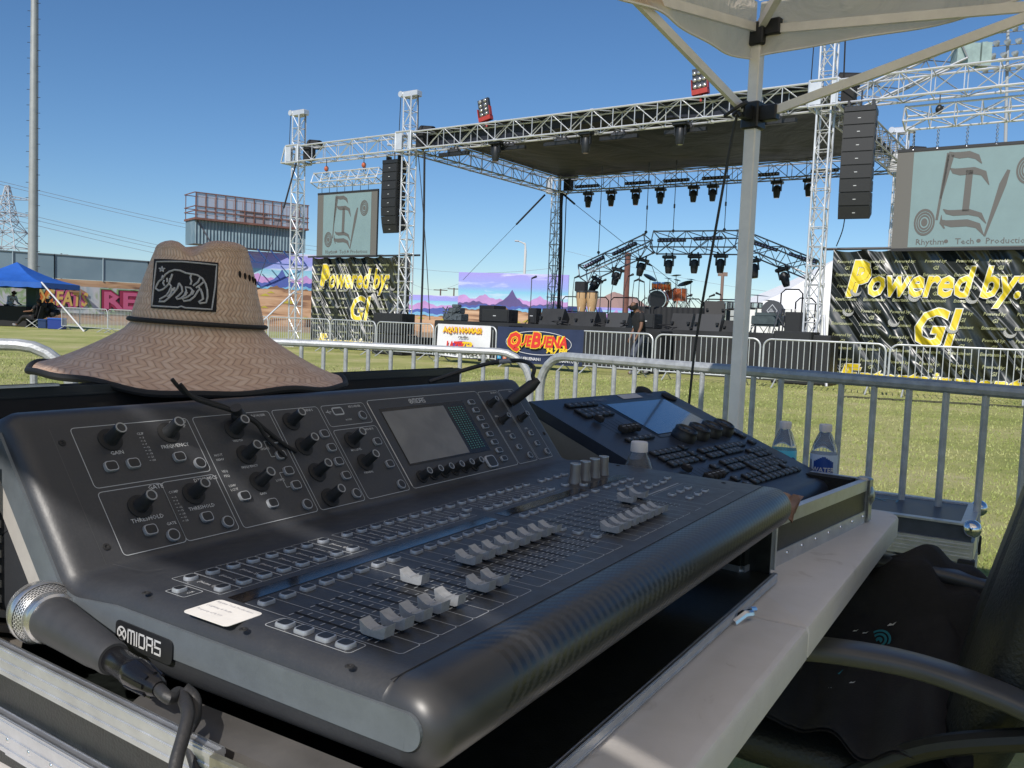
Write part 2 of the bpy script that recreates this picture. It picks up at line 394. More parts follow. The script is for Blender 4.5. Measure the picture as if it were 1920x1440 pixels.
for y0, y1 in ((3.45, 4.38), (1.65, 2.5)):
    line(LN, T, (10.2, y0), (10.2, y1)); line(LN, T, (10.2, y0), (10.45, y0)); line(LN, T, (10.2, y1), (10.45, y1))
# bus sends, recorder, main bus
rbox(LN, T, 11.65, .03, 15.05, 6.15)
for y in (5.36, 3.77, 2.16, .6): knob(12.66, y)
for y in (4.35, 3.45, 2.55, 1.65): btn(T, 14.5, y)
rbtn(T, 14.58, .5); ptx(T, 'BUS SENDS', 13.6, 5.9, .15)
rbox(LN, T, 15.3, 4.75, 18.9, 6.15); rbtn(T, 18.25, 5.25); rbox(LN, T, 16.1, 5.5, 16.9, 5.95, .1, .09); ptx(T, 'RECORDER', 17.5, 5.88, .15); ptx(T, 'ACCESS', 16.75, 5.05, .11)
line(LN, T, (15.5, 5.72), (15.95, 5.72), .05); line(LN, T, (15.6, 5.72), (15.75, 5.85), .04); line(LN, T, (15.65, 5.72), (15.8, 5.58), .04)
rbox(LN, T, 15.3, .03, 18.95, 4.5); knob(16.39, 3.73); knob(16.5, 2.23); btn(T, 18.3, 3.4); btn(T, 18.34, 1.85); rbtn(T, 18.37, .45)
ptx(T, 'MAIN BUS', 17.7, 4.25, .15); ptx(T, 'M/C LEVEL', 15.9, 3.05, .14); ptx(T, 'PAN/BAL', 16.0, 1.55, .14)
# screen section
rbox(LN, T, 19.25, .03, 31.2, 6.25, .25, .04)
for i in range(6): knob(20.54+i*1.12, .66, .27, .75, skirt=.42)
for i in range(8): btn(T, 29.78, 5.35-i*.668, .72, .4, .12)
btns.append((T, 28.15, .65, 1.15, .95, .25))
# monitor + talkback
rbox(LN, T, 31.3, .03, 33.9, 6.15); rbox(LN, T, 34.05, .03, 36.2, 6.15)
knob(31.96, 5.06, .24, .8, skirt=.33); knob(32.21, 3.59, .24, .8, skirt=.33); knob(34.8, 3.53, .24, .8, skirt=.33)
for x, y in ((32.35, 2.2), (32.4, 1.3), (35.0, 2.2), (35.05, 1.3)): btn(T, x, y, .5, .42, .12)
rbtn(T, 33.2, .5, .26); rbtn(T, 35.75, .5, .26); ptx(T, 'MONITOR', 32.9, 5.92, .13); ptx(T, 'TALK', 35.4, 5.92, .13); ptx(T, 'LEVEL', 31.7, 3.95, .13); ptx(T, 'PHONES', 31.9, 2.62, .13); ptx(T, 'LEVEL', 34.6, 2.62, .13)
# fader bed -------------------------------------------------
T = TM
banks = [0, 8.53, 17.73]; slots = []
for bi, b0 in enumerate(banks):
    rbox(LN, T, b0+.03, .03, b0+7.97, 7.05, .05, .03) if 0 else None
    for i in range(8):
        x0 = b0+i; x1 = x0+1
        rbox(LN, T, x0+.04, 8.35, x1+.0, 11.08, .07, .028)
        btn(T, x0+.5, 10.55, .56, .44, .2); btn(T, x0+.5, 8.8, .6, .46, .18)
        ptx(T, 'Channel', x0+.62, 9.3, .2) if 0 else TX.text('[Home %d]' % (i+1), .17, T @ Matrix.Translation((x0+.44, 10.1, .014)) @ Matrix.Rotation(-math.pi/2, 4, 'Z'), bold=.012, res=1)
        btn(T, x0+.5, 6.5, .62, .42, .14)
        line(LN, T, (x1, .35), (x1, 7.0), .03); line(LN, T, (x0+.1, .03), (x1-.1, .03), .035)
        line(LN, T, (x0, .12), (x0+.1, .03), .035); line(LN, T, (x1, .12), (x1-.1, .03), .035); line(LN, T, (x1, .12), (x1, .4), .035)
        slots.append((x0+.5, b0 == banks[0] and i == 5 or bi == 1 or (bi == 2 and i == 7)))
    line(LN, T, (b0, .12), (b0, 7.0), .03)
x0 = 26.45; line(LN, T, (x0, .12), (x0, 7.0), .03); line(LN, T, (x0+1, .12), (x0+1, 7.0), .03); line(LN, T, (x0, .03), (x0+1, .03), .035); btn(T, x0+.5, 6.6, .62, .42, .14); slots.append((x0+.5, True))
TK = MB(); SLT = MB()
for x, up in slots:
    line(SLT, T, (x, 1.15), (x, 5.1), .075, .02)
    for y in (5.05, 4.6, 4.1, 3.6, 3.1, 2.6, 2.3, 2.05, 1.8, 1.55, 1.25):
        for s in (-1, 1): line(TK, T, (x+s*.1, y), (x+s*.33, y), .05, .013)
# glossy scribble strips
SCR = MB()
for a, b_ in ((.0, 16.6), (17.5, 26.9), (27.5, 33.0)): SCR.s_poly(T, [(a, 7.12), (b_, 7.12), (b_, 7.92), (a, 7.92)], .02) 
# left column
rbox(LN, T, -.97, 1.3, -.12, 5.02, .14); [btn(T, -.56, y, .55, .6, .16) for y in (4.45, 3.6, 2.65, 1.8)]
rbox(LN, T, -.97, 9.05, -.12, 10.1, .1); btn(T, -.6, 9.75, .5, .4, .12); ptx(T, 'CLR', -.65, 9.25, .13)
# between banks, right section
for y in (2.75, 1.75, 3.7): btn(T, 17.12, y, .55, .5, .16)
btn(T, 17.1, 10.5, .55, .45, .16); rbox(LN, T, 16.75, 10.0, 17.55, 11.05, .08, .028)
for x, y in ((17.1, 9.4), (27.1, 10.5), (28.0, 10.5), (29.2, 10.5), (27.1, 8.8), (28.1, 8.0), (30.2, 10.5)): btn(T, x, y, .55, .45, .16)
for y in (6.6, 5.6): [btn(T, x, y, .6, .42, .16) for x in (28.6, 29.8, 31.0, 32.2)]
for y in (4.6,): [btn(T, x, y, .6, .42, .16) for x in (30.6, 31.8, 33.0)]
btn(T, 34.6, 4.9, .6, .42, .16)
for y in (2.62, 1.48): [btn(T, x, y, .62, .45, .16) for x in (29.55, 31.0, 32.35)]
rbox(LN, T, 28.4, .08, 33.9, 3.5, .1, .03); line(LN, T, (28.4, 3.75), (33.6, 3.75), .1); ptx(T, 'MUTE GROUPS', 30.2, 3.6, .15)
for i in range(4): knobs.append((T, 28.3+i*1.4, 8.75, .42, 1.25, .0))
# build console printing, buttons, knobs
LN.build('panel_lines', line_m, console, smooth=False); TX.build('panel_lettering', txt_m, console, smooth=False); TK.build('fader_scale', line_m, console, smooth=False)
SLT.build('fader_slots', mat('slot', (.002,.002,.002), .8), console, smooth=False)
gloss = mat('glossy_strip', (.012,.010,.010), .06, 0, .4, 60, spec=.8); SCR.build('scribble_strip', gloss, console, smooth=False)
CAMK = WC.inverted() @ CP / K
btns.sort(key=lambda b_: ((b_[0] @ Vector((b_[1], b_[2], 0)))-CP).length/ (b_[3]))
def mkbtn(mb, b_):
    T, x, y, w, h, r = b_
    o = [(x-w/2+px, y-h/2+py) for px, py in rrect(w, h, min(r, w/2-.01, h/2-.01), 4)]
    n = len(o); rings = []
    for s, z in ((1.0, 0), (1.0, .07), (.93, .13)): rings.append([mb.P(T @ Vector((x+(px-x)*s, y+(py-y)*s, z))) for px, py in o])
    top = [mb.P(T @ Vector((x+(px-x)*.80, y+(py-y)*.78, .135))) for px, py in o]
    for A, B in zip(rings, rings[1:]):
        for i in range(n): mb.F((A[i], A[(i+1)%n], B[(i+1)%n], B[i]), 0)
    for i in range(n): mb.F((rings[-1][i], rings[-1][(i+1)%n], top[(i+1)%n], top[i]), 0)
    mb.F(top, 1)
for b_ in btns[:100]: m = MB(); mkbtn(m, b_); m.build('button', [rim_m, key_m], console, ang=50)
m = MB(); [mkbtn(m, b_) for b_ in btns[100:]]; tag(m.build('buttons', [rim_m, key_m], console, ang=50), kind='stuff')
knob_m = mat('knob', (.022,.024,.027), .38, 0, .2, 200); ring_m = mat('knob_ring', (.34,.35,.36), .3, .5)
mat_k4 = mat('knob_grey', (.17,.165,.165), .35, .3)
for T, x, y, r, h, sk in knobs:
    m = TB(T @ Matrix.Translation((x, y, 0)))
    if sk: m.lathe([(0, .0), (sk, .0), (sk, .05), (sk*.86, .07), (0, .07)], 28, 1)
    if sk: m.lathe([(r*1.12, .05), (r*1.05, .12), (r*.98, .3), (r*.92, h*.8), (r*.9, h*.94), (r*.8, h), (0, h)], 28, 0)
    else: m.lathe([(r*1.05, .0), (r, .1), (r*.8, h*.45), (r*.8, h*.9), (r*.74, h), (0, h)], 28, 0)
    k = m.build('knob', [mat_k4 if not sk else knob_m, blackm] if 'mat_k4' in globals() else [knob_m, blackm], console)
    m = TB(T @ Matrix.Translation((x, y, h))); m.lathe([(r*.62, .004), (r*.66, .02), (r*.82, .02), (r*.84, -.03)], 28); m.build('knob_ring', ring_m, k)
for x, up in slots:
    y = 3.75 if up else 1.45
    if abs(x-5.5) < .1: y = 3.85
    m = TB(TM @ Matrix.Translation((x, y, 0)))
    side = [(-.50, .18), (-.55, .57)] + [(-.50+1.0*t, .57-.22*math.sin(math.pi*t)**.8 + (.05 if abs(t-.5) < .03 else 0)) for t in (.05,.12,.2,.3,.4,.47,.5,.53,.6,.7,.8,.88,.95)] + [(.55, .57), (.48, .18), (.38, .13), (-.38, .13)]
    hw = .25
    A = [m.P((-hw, a, b_)) for a, b_ in side]; B = [m.P((hw, a, b_)) for a, b_ in side]; n = len(side)
    m.F(A); m.F(B[::-1])
    for i in range(n): m.F((A[i], B[i], B[(i+1)%n], A[(i+1)%n]), 0)
    m.box((-.08, -.25, .0), (.08, .25, .18), 1)
    m.build('fader_cap', [capm, blackm], console, ang=30)
# screen
T = PM; m = MB(); scrn = MB()
fr = [(20.0, 1.5), (30.0-1.1, 1.5), (30.0-1.1, 5.6), (20.0, 5.6)]
m.s_poly(T, fr, .015); bezel = m.build('screen', mat('screen_bezel', (.01,.01,.011), .25), console, smooth=False)
lcd, nt, b = newmat('lcd_glass'); b.inputs['Base Color'].default_value = (.055,.055,.058, 1); b.inputs['Roughness'].default_value = .16
tc = nd(nt, 'TexCoord'); n_ = nd(nt, 'TexNoise', Scale=9.0, Detail=3.0, Distortion=2.5); L(nt, tc.outputs['Object'], n_.inputs['Vector'])
L(nt, ramp(nt, n_.outputs['Fac'], [(.3, (.12,.12,.122)), (.75, (.19,.187,.18))]), b.inputs['Base Color']); L(nt, mth(nt, 'MULTIPLY_ADD', n_.outputs['Fac'], .25, .22), b.inputs['Roughness'])
m = MB(); m.s_poly(T, [(20.1, 1.62), (26.45, 1.62), (26.45, 5.35), (20.1, 5.35)], .03); m.build('display', lcd, bezel, smooth=False)
m = MB()
for c in range(6):
    for r_ in range(20):
        x = 26.85+c*.3; y = 1.85+r_*.17
        m.s_poly(T, [(x, y), (x+.12, y), (x+.12, y+.07), (x, y+.07)], .03)
led, nt, b = newmat('meter_led'); b.inputs['Base Color'].default_value = (.05,.16,.13,1); b.inputs['Emission Color'].default_value = (.1,.6,.45,1); b.inputs['Emission Strength'].default_value = .05
m.build('level_meter', led, bezel, smooth=False)
m = MB(); midas(m, PM @ Matrix.Translation((23.2, 5.74, .02)), .36); m.build('screen_lettering', txt_m, bezel, smooth=False)
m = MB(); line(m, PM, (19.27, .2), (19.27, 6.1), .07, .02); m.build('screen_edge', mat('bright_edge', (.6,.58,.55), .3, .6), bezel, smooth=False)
# screws
for T, x, y in ((PM, .0, 5.5), (PM, 0, .6), (TM, -1.65, 5.2), (TM, -1.64, .65), (TM, -1.5, 10.4), (PM, 36.9, 5.3), (PM, 36.9, 2.0), (TM, 36.6, 9.5), (TM, 36.2, 1.5)):
    m = TB(T @ Matrix.Translation((x, y, 0))); m.lathe([(.16, .005), (.15, .03), (.07, .035), (.05, .0), (0, .0)], 10); m.build('screw', blackm, console)
# panel seam
m = MB(); 
for a, b_ in (((-.3, 6.2), (-.3, -.3)),): line(m, PM, a, b_, .03, .006)
line(m, TM, (-.3, 14.2), (-.05, 12.6), .03, .006); line(m, TM, (-.05, 12.6), (.6, 12.3), .03, .006)
m.build('panel_seam', mat('seam', (.06,.062,.066), .5), console, smooth=False)
m = MB(); line(m, TM, (-1.6, -.87), (37.2, -.87), .06, .012); m.build('armrest_groove', bpy.data.materials['slot'], console, smooth=False)
# rear sockets hinted: small light clips on the top edge
# paper sticker (stuck on, moves with console)
m = TB(TM); st = [(-1.88, 5.75), (-.3, 5.75), (-.3, 7.98), (-1.88, 7.98)]
m.prism([(x-1.88, y+5.75) for x, y in rrect(1.6, 2.22, .2)], .004, .02); lab = m.build('sticker', white_m, console)
m = MB()
for i, s in enumerate(('Rhythm Tech Productions', '( Lighting & Audio', 'Property of R.T.P.')): m.text(s, .125, TM @ Matrix.Translation((-.55-.42*i, 7.85, .026)) @ Matrix.Rotation(-math.pi/2, 4, 'Z'), res=1)
m.build('sticker_lettering', mat('faded_ink', (.38,.38,.42), .7), lab, smooth=False)
# ================================================================ flight case round the console
lam = mat('laminate', (.010,.012,.011), .32, 0, .5, 90, .08, 400)
zinc = mat('zinc', (.34,.33,.26), .38, .8, .35, 40)
case = thing('flight_case', cw(18, 10, 0).xy.to_3d() + Vector((0,0,TBL)), 'black flight case with aluminium edges cradling the mixing console', 'flight case')
HT = (TBL-CO.z)/K
def ext(mb, a, b_, w, h, up=(0,0,1), grooves=3):    # ribbed aluminium extrusion
    mb.beam(a, b_, w, h, up)
    a = Vector(a); b_ = Vector(b_); t = (b_-a).normalized(); x = t.cross(Vector(up)).normalized(); y = x.cross(t)
    for sgn in (-1, 1):
        for g in range(grooves):
            o_ = x*sgn*(w/2+.015) + y*(h*(-.36+.72*g/max(1, grooves-1)))
            mb.beam(a+o_, b_+o_, .05, h*.13, up)
        for g in (-.3, .3):
            o_ = x*(w*g) + y*(h/2+.012); mb.beam(a+o_, b_+o_, w*.16, .04, up)
m = CM(); m.box((-3.6, -1.4, HT+.15), (39.0, 26.2, HT+.7)); m.build('base_panel', lam, case)
for i, (a, b_) in enumerate((((-3.95, -1.4, HT+.3), (-3.75, 26, -2.1)), ((38.65, -1.3, HT+.3), (38.9, 26, -2.9)), ((-3.9, 25.4, HT+.3), (38.9, 26.4, 5.9)))):
    if i == 0: continue
    m = CM(); m.box(a, b_); m.build('side_panel' if i < 2 else 'back_panel', lam if i < 2 else blackm, case)
m = CM(); ext(m, (-3.65, 3.9, -3.2), (-2.85, 26, -3.0), .42, 1.05); m.build('edge_extrusion', alu, case)
m = CM(); m.beam((-3.62, -1.4, -4.9), (-2.8, 26, -4.8), .22, 3.0); m.build('side_panel', lam, case)
m = CM(); ext(m, (-3.85, 1.0, -5.85), (-3.0, 26, -5.75), .5, 1.35); m.build('edge_extrusion', alu, case)
m = CM(); ext(m, (38.95, -1.45, -6.0), (38.95, -1.45, -2.95), .3, .3, (0,1,0), 1); ext(m, (38.95, -1.45, -2.9), (38.95, 26, -2.9), .3, .35, grooves=1); m.build('edge_extrusion', alu, case)
m = CM(); ext(m, (-3.6, -1.6, HT+.45), (39.05, -1.6, HT+.45), .3, .6, grooves=2); m.build('edge_extrusion', alu, case)
m = CM(); ext(m, (-3.9, 25.9, 6.0), (38.9, 25.9, 6.0), 1.1, .5, grooves=1); m.build('edge_extrusion', mat('dark_extrusion', (.03,.033,.036), .4, .3), case)
m = CM(); ext(m, (-3.9, 25.3, 6.35), (4.0, 25.3, 6.35), .5, .1, grooves=1); m.build('edge_extrusion', alu, case)
# front valance (lower front lip of the case on the console's left) seen under the left side
m = CM(); m.grid(2, 5, lambda u, v: (-1.9-1.45*v, -1.3+10.5*u, (-2.72, -2.80, -2.86, -3.02, -3.9)[round(v*4)])); m.build('inner_ledge', mat('brown_grey_metal', (.11,.105,.10), .36, .45, .35, 9), case)
m = CM(); m.bbox((-3.98, 1.5, -5.6), (-3.72, 3.95, -2.72), .04); cp_ = m.build('corner_plate', zinc, case)
m = CM(); m.box((-4.0, .8, -3.9), (-3.5, 3.7, -3.3)); m.build('latch_tongue', mat('blue_steel', (.25,.38,.45), .3, .7), cp_)
for x, y, z in ((-4.0, 3.6, -3.2), (-4.0, 3.5, -5.0), (-4.0, 2.0, -5.2)):
    m = CM(); m.sphere((x, y, z), .22, 12, 8, sc3=(.5,1,1)); m.build('rivet', chrome, cp_)
m = MB(WC @ Matrix.Translation((.35*K, 0, -.7*K)), K); m.tube([(-4.6, 3.2, -3.6), (-4.9, 2.8, -3.3), (-4.9, 1.9, -3.3), (-4.6, 1.5, -3.7)], .12, 8); m.lathe([(0, .3), (.45, .25), (.6, 0), (.6, -.15), (0, -.15)], 16, c=(-4.6, 1.9, -4.1)); m.tube([(-4.9, 2.4, -4.3), (-5.1, 1.2, -4.4), (-4.7, .4, -4.2)], .16, 8); m.build('latch', chrome, cp_)
m = CM(); ext(m, (-3.85, .9, -3.3), (-3.95, -2.5, -3.3), .45, .9); m.build('edge_extrusion', alu, case)
for i in range(12):
    for y, z in ((8+i*1.5, -5.1),): 
        m = CM(); m.sphere((-4.13+.035*(y-1), y, -5.85), .12, 8, 6, sc3=(.5,1,1)); m.build('rivet', chrome, case)
m = CM(); m.tube([(29.0, -1.75, HT+.1), (29.9, -2.1, HT+.42), (30.6, -2.35, HT+.35)], .3, 10); m.tube([(30.6,-2.3,HT+.6),(31.0,-2.5,HT+.55)], .18, 8); m.build('latch', chrome, case)
# ribbed foam at the left behind the console
m = CM()
for i in range(12):
    z = -4.0+i*.62; m.beam((-3.2, 20.6, z+.15), (-1.2, 18.9, z-.35), .3, .3)
m.build('foam_ribs', mat('foam_grey', (.16,.145,.13), .8, 0, .3, 30), case)
m = CM(); m.box((-3.7, 18.8, -5.5), (-3.3, 26, 4.8)); m.box((-3.3, 19.2, -5.5), (-2.9, 20.0, 5.0)); m.build('foam_lining', mat('foam_dark', (.008,.009,.009), .9, 0, .4, 50, .3, 200), case)
# ================================================================ microphone and its cable
def pz(x, y, dep): return CP + ray(x, y)*dep
Hc = pz(78, 1147, .715); Tc = pz(214, 1236, .635)
ax = (Tc-Hc).normalized()
mic = thing('microphone', Hc - Vector((0,0,.027)), 'black vocal microphone with a silver mesh head lying beside the console', 'microphone')
MT = frame(Hc, ax.orthogonal(), None, ax)
m = MB(MT); Lh = (Tc-Hc).length
m.lathe([(.0, .006), (.0185, .0215), (.0188, .026), (.0182, .034), (.0165, .06), (.0145, .1), (.0128, Lh-.012), (.0128, Lh-.004), (.0118, Lh), (0, Lh)], 40); m.build('handle', mat('mic_grey', (.045,.046,.05), .5, .2, .15, 60, .06, 1500), mic)
mesh_m, nt, b = newmat('wire_mesh'); b.inputs['Metallic'].default_value = .75
tc = nd(nt, 'TexCoord'); uvn = nd(nt, 'UVMap')
br = nd(nt, 'TexBrick', Scale=1.0); br.inputs['Mortar Size'].default_value = .22; br.inputs['Mortar Smooth'].default_value = .6; br.inputs['Brick Width'].default_value = 1.0; br.inputs['Row Height'].default_value = .6
L(nt, uvn.outputs['UV'], br.inputs['Vector']); inv = mth(nt, 'SUBTRACT', 1, br.outputs['Fac'])
L(nt, ramp(nt, br.outputs['Fac'], [(0, (.05,.05,.05)), (.6, (.62,.62,.62))]), b.inputs['Base Color']); b.inputs['Roughness'].default_value = .3
bp = nd(nt, 'Bump'); bp.inputs['Strength'].default_value = .9; bp.inputs['Distance'].default_value = .002; L(nt, br.outputs['Fac'], bp.inputs['Height']); L(nt, bp.outputs['Normal'], b.inputs['Normal'])
m = MB(MT); pr = [(.0255*math.cos(R(a)), -.0255*math.sin(R(a))*1.08) for a in (88, 75, 62, 50, 38, 26, 14, 5)] + [(.0255, .004), (.0235, .010), (.0205, .0145)]
q = m.grid(48, len(pr), lambda u, v: (pr[round(v*(len(pr)-1))][0]*math.cos(2*math.pi*u), pr[round(v*(len(pr)-1))][0]*math.sin(2*math.pi*u), pr[round(v*(len(pr)-1))][1]), close_u=True)
gr = m.build('grille', mesh_m, mic)
def setuv(o, fn):
    me = o.data; ul = me.uv_layers.new(name='UVMap')
    for p in me.polygons:
        for li in p.loop_indices: ul.data[li].uv = fn(me.loops[li].vertex_index, p)
nvp = len(pr)
def micuv(vi, p):
    i, j = divmod(vi, nvp); vs = [v // nvp for v in p.vertices]
    if max(vs)-min(vs) > 2 and i == 0: i = 48
    return (i/48*44, j*1.9)
setuv(gr, micuv)
m = MB(MT); m.lathe([(.0254, -.003), (.0262, -.001), (.0262, .004), (.0254, .006)], 40); m.lathe([(.0205, .013), (.0215, .015), (.0208, .0215), (.0186, .0225)], 40); m.build('silver_band', mat('satin_steel', (.6,.6,.6), .25, .9), mic)
plug = thing('microphone_cable', Tc - Vector((0,0,.02)), 'black cable with a black plug connected to the microphone', 'cable')
m = MB(frame(Tc, ax.orthogonal(), None, ax)); m.lathe([(.0095, -.002), (.0098, .0), (.0098, .026), (.0105, .027), (.0108, .034), (.010, .045), (.0072, .062), (.0055, .066), (0, .066)], 28)
for k in range(8):
    a = k*math.pi/4; m.beam((.0098*math.cos(a), .0098*math.sin(a), .034), (.0078*math.cos(a), .0078*math.sin(a), .058), .003, .003)
m.build('plug', mat('plug_black', (.012,.012,.014), .22, .3), plug)
m = MB(); e0 = Tc+ax*.064
pts = [e0, e0+ax*.015+Vector((0,0,-.002)), pz(337, 1300, .60), pz(352, 1335, .575), pz(345, 1375, .56), pz(330, 1430, .545), pz(318, 1500, .53)]
def smoothpts(P, n=6):
    out = []
    for i in range(len(P)-1):
        p0 = P[max(i-1, 0)]; p1 = P[i]; p2 = P[i+1]; p3 = P[min(i+2, len(P)-1)]
        for k in range(n):
            t = k/n; out.append(.5*((2*p1)+(p2-p0)*t+(2*p0-5*p1+4*p2-p3)*t*t+(3*p1-p0-3*p2+p3)*t**3))
    return out+[P[-1]]
m.tube(smoothpts([Vector(p) for p in pts]), .0045, 12)
m.tube(smoothpts([Vector(p) for p in (pz(345,1290,.60), pz(365,1310,.6), pz(366, 1345, .59), pz(352,1380,.585), pz(368, 1440, .57), pz(372, 1500, .56))]), .0042, 12); m.build('lead', rubber, plug)
# ================================================================ folding table
table = thing('folding_table', cw(31.5, 11, 0).xy.to_3d(), 'long off-white plastic folding table with a centre fold carrying the gear', 'table')
tab_m, nt, b = newmat('table_plastic')
tc = nd(nt, 'TexCoord'); n1 = nd(nt, 'TexNoise', Scale=3.0, Detail=8.0); n2 = nd(nt, 'TexNoise', Scale=14.0, Detail=6.0, Distortion=1.5); L(nt, tc.outputs['Object'], n1.inputs['Vector']); L(nt, tc.outputs['Object'], n2.inputs['Vector'])
mx = mth(nt, 'MULTIPLY', n1.outputs['Fac'], n2.outputs['Fac'])
n4 = nd(nt, 'TexNoise', Scale=2.2, Detail=12.0, Roughness=.8, Distortion=3.0); L(nt, tc.outputs['Object'], n4.inputs['Vector']); scr_ = nd(nt, 'MapRange'); scr_.inputs['From Min'].default_value = .60; scr_.inputs['From Max'].default_value = .72; scr_.inputs['To Max'].default_value = .12; L(nt, n4.outputs['Fac'], scr_.inputs['Value']); mx = mth(nt, 'SUBTRACT', mx, scr_.outputs['Result'])
L(nt, ramp(nt, mx, [(.10, (.38,.34,.30)), (.17, (.60,.57,.54)), (.5, (.66,.63,.61))]), b.inputs['Base Color']); b.inputs['Roughness'].default_value = .5
n3 = nd(nt, 'TexNoise', Scale=350.0); L(nt, tc.outputs['Object'], n3.inputs['Vector']); bp = nd(nt, 'Bump'); bp.inputs['Strength'].default_value = .12; bp.inputs['Distance'].default_value = .002; L(nt, n3.outputs['Fac'], bp.inputs['Height']); L(nt, bp.outputs['Normal'], b.inputs['Normal'])
for a, b_, ra, rb in ((-8.5, 31.45, 2.2, .15), (31.55, 71.6, .15, 2.2)):
    m = CM(); th = 1.9
    out = []
    for cx, cy, r_, a0 in ((b_-rb, -5.6+rb, rb, 270), (b_-rb, 28.6-rb, rb, 0), (a+ra, 28.6-ra, ra, 90), (a+ra, -5.6+ra, ra, 180)):
        out += [(cx+r_*math.cos(R(a0+15*i)), cy+r_*math.sin(R(a0+15*i))) for i in range(7)]
    cx, cy = (a+b_)/2, 11.5
    rr = []
    for ins, z in ((0, -th), (0, -.35), (.12, -.1), (.4, 0)):
        rr.append([m.P((x-ins*(1 if x > cx else -1)*(1), y-ins*(1 if y > cy else -1), HT+z)) for x, y in out])
    n = len(out)
    for A, B in zip(rr, rr[1:]):
        for i in range(n): m.F((A[i], A[(i+1)%n], B[(i+1)%n], B[i]))
    m.F(rr[-1]); m.F(rr[0][::-1]); m.build('tabletop_half', tab_m, table)
for wx in (0, 64):
    m = CM(); zb = -CO.z/K
    m.tube([(wx, -2.5, HT-1.9), (wx, -2.5, zb+.6), (wx, 0, zb+.6)], .55, 10); m.tube([(wx, 25, HT-1.9), (wx, 25, zb+.6), (wx, 22, zb+.6)], .55, 10); m.tube([(wx, -2.5, zb+12), (wx, 25, zb+12)], .45, 8); m.build('leg_frame', mat('leg_grey', (.12,.12,.13), .4, .6), table)
m = CM(); m.box((31.2, -5.3, HT-2.6), (31.8, -4.9, HT-1.8)); m.build('hinge', blackm, table)
# ================================================================ lighting console in its tray
TL = atz(1000, 752, .977); TR = atz(1242, 733, .977)
U2 = (TR-TL).normalized(); U2.z = 0; U2.normalize(); D2 = Vector((U2.y, -U2.x, 0))
Wq = (TR-TL).length; yaw2 = math.atan2(U2.y, U2.x)
S2 = Vector((D2.x*.37, D2.y*.37, -.141)).normalized()
QM = frame(TL, U2, (-S2).cross(Vector((0,0,0))) if 0 else -S2)    # x right, y up-slope, z out
lq = thing('lighting_console', (TL+U2*.25+D2*.2).xy.to_3d()+Vector((0,0,.77)), 'navy black lighting desk with a wide blue-tinted touch screen and rows of small black keys', 'lighting desk', yaw2)
qbody = mat('desk_navy', (.030,.040,.062), .36, .3, .15, 20, .04, 700)
DM = frame(TL, U2, -D2)    # x right, y back, z up (world up)
def sidepoly(): return [(0.012, -.004), (.0, -.0), (-.37*1.0, -.141), (-.385, -.150)] + [(-.40-.028*math.sin(R(a)), -.178+.028*math.cos(R(a))) for a in (0, 30, 60, 90, 130, 170)] + [(-.39, -.213), (-.05, -.213), (.03, -.16), (.03, -.03)]
m = MB(DM); sp_ = sidepoly(); sp_ = offs(sp_, 0)
n = len(sp_)
A0 = [m.P((-.012, y, z)) for y, z in sp_]; B0 = [m.P((Wq+.012, y, z)) for y, z in sp_]
for i in range(n): m.F((A0[i], B0[i], B0[(i+1)%n], A0[(i+1)%n]))
m.F(A0[::-1]); m.F(B0); m.build('body', qbody, lq)
m = MB(DM)
grey_side = mat('desk_side', (.16,.165,.16), .5, .1, .08, 20)
out = [(-.02, -.03), (-.36, -.16), (-.385, -.2), (-.05, -.212), (.028, -.155), (.028, -.05)]
m.poly([(-.0135, y, z) for y, z in out]); m.build('side_panel', grey_side, lq, smooth=False); m = MB(DM); m.poly([(Wq+.0135, y, z) for y, z in out][::-1]); m.build('side_panel', grey_side, lq, smooth=False)
m = MB(DM); m.poly([(-.0145, y, z) for y, z in ((-.12, -.175), (-.14, -.145), (-.16, -.14), (-.33, -.19), (-.33, -.205), (-.13, -.205))]); m.build('side_recess', blackm, lq, smooth=False)
m = MB(DM); m.poly([(-.0150, y, z) for y, z in ((.0, -.055), (-.052, -.075), (-.055, -.125), (-.003, -.105))]); ls = m.build('sticker', mat('sticker_cream', (.62,.60,.57), .6), lq, smooth=False)
m = MB(DM)
for i, s in enumerate(('Rhythm Tech Productions', 'Lighting Desk', 'www.rtp.com')): m.text(s, .0035, frame((-.0158, -.004, -.070-.013*i), (0,-1,-.38), (0,-.38,1)), res=1)
m.build('sticker_lettering', mat('ink', (.15,.15,.2), .7), ls, smooth=False)
def Q(u, v): return (u, -v)
def qbox(mb, u, v, du, dv, h, ch=.0015): 
    mb.bbox((u-du/2, -v-dv/2, .0), (u+du/2, -v+dv/2, h), ch)
m = MB(QM); m.poly([(*Q(.195, .19), .001), (*Q(.478, .19), .001), (*Q(.468, .03), .001), (*Q(.192, .03), .001)]); bz = m.build('touch_screen', mat('qbezel', (.004,.004,.005), .3), lq, smooth=False)
m = MB(QM); m.poly([(*Q(.202, .178), .002), (*Q(.455, .178), .002), (*Q(.452, .042), .002), (*Q(.202, .042), .002)]); m.build('display', mat('screen_glass', (.03,.06,.13), .05, spec=1.0, coat=1), bz, smooth=False)
m = MB(QM); m.poly([(*Q(.30, .024), .001), (*Q(.385, .024), .001), (*Q(.385, .004), .001), (*Q(.30, .004), .001)]); m.build('sticker', mat('sticker_grey', (.45,.45,.47), .6), lq, smooth=False)
m = MB(QM); m.text('MagicQ', .011, Matrix.Translation((.19, -.022, .001)), shear=.2, bold=.01); m.text('MQ', .010, Matrix.Translation((.42, -.018, .001)), bold=.01); m.build('lettering', mat('qtext', (.16,.19,.24), .5), lq, smooth=False)
keys = []
pit_ = .0212
for v in (.036, .062, .079): 
    for i in range(5): keys.append((.075+pit_*i, v))
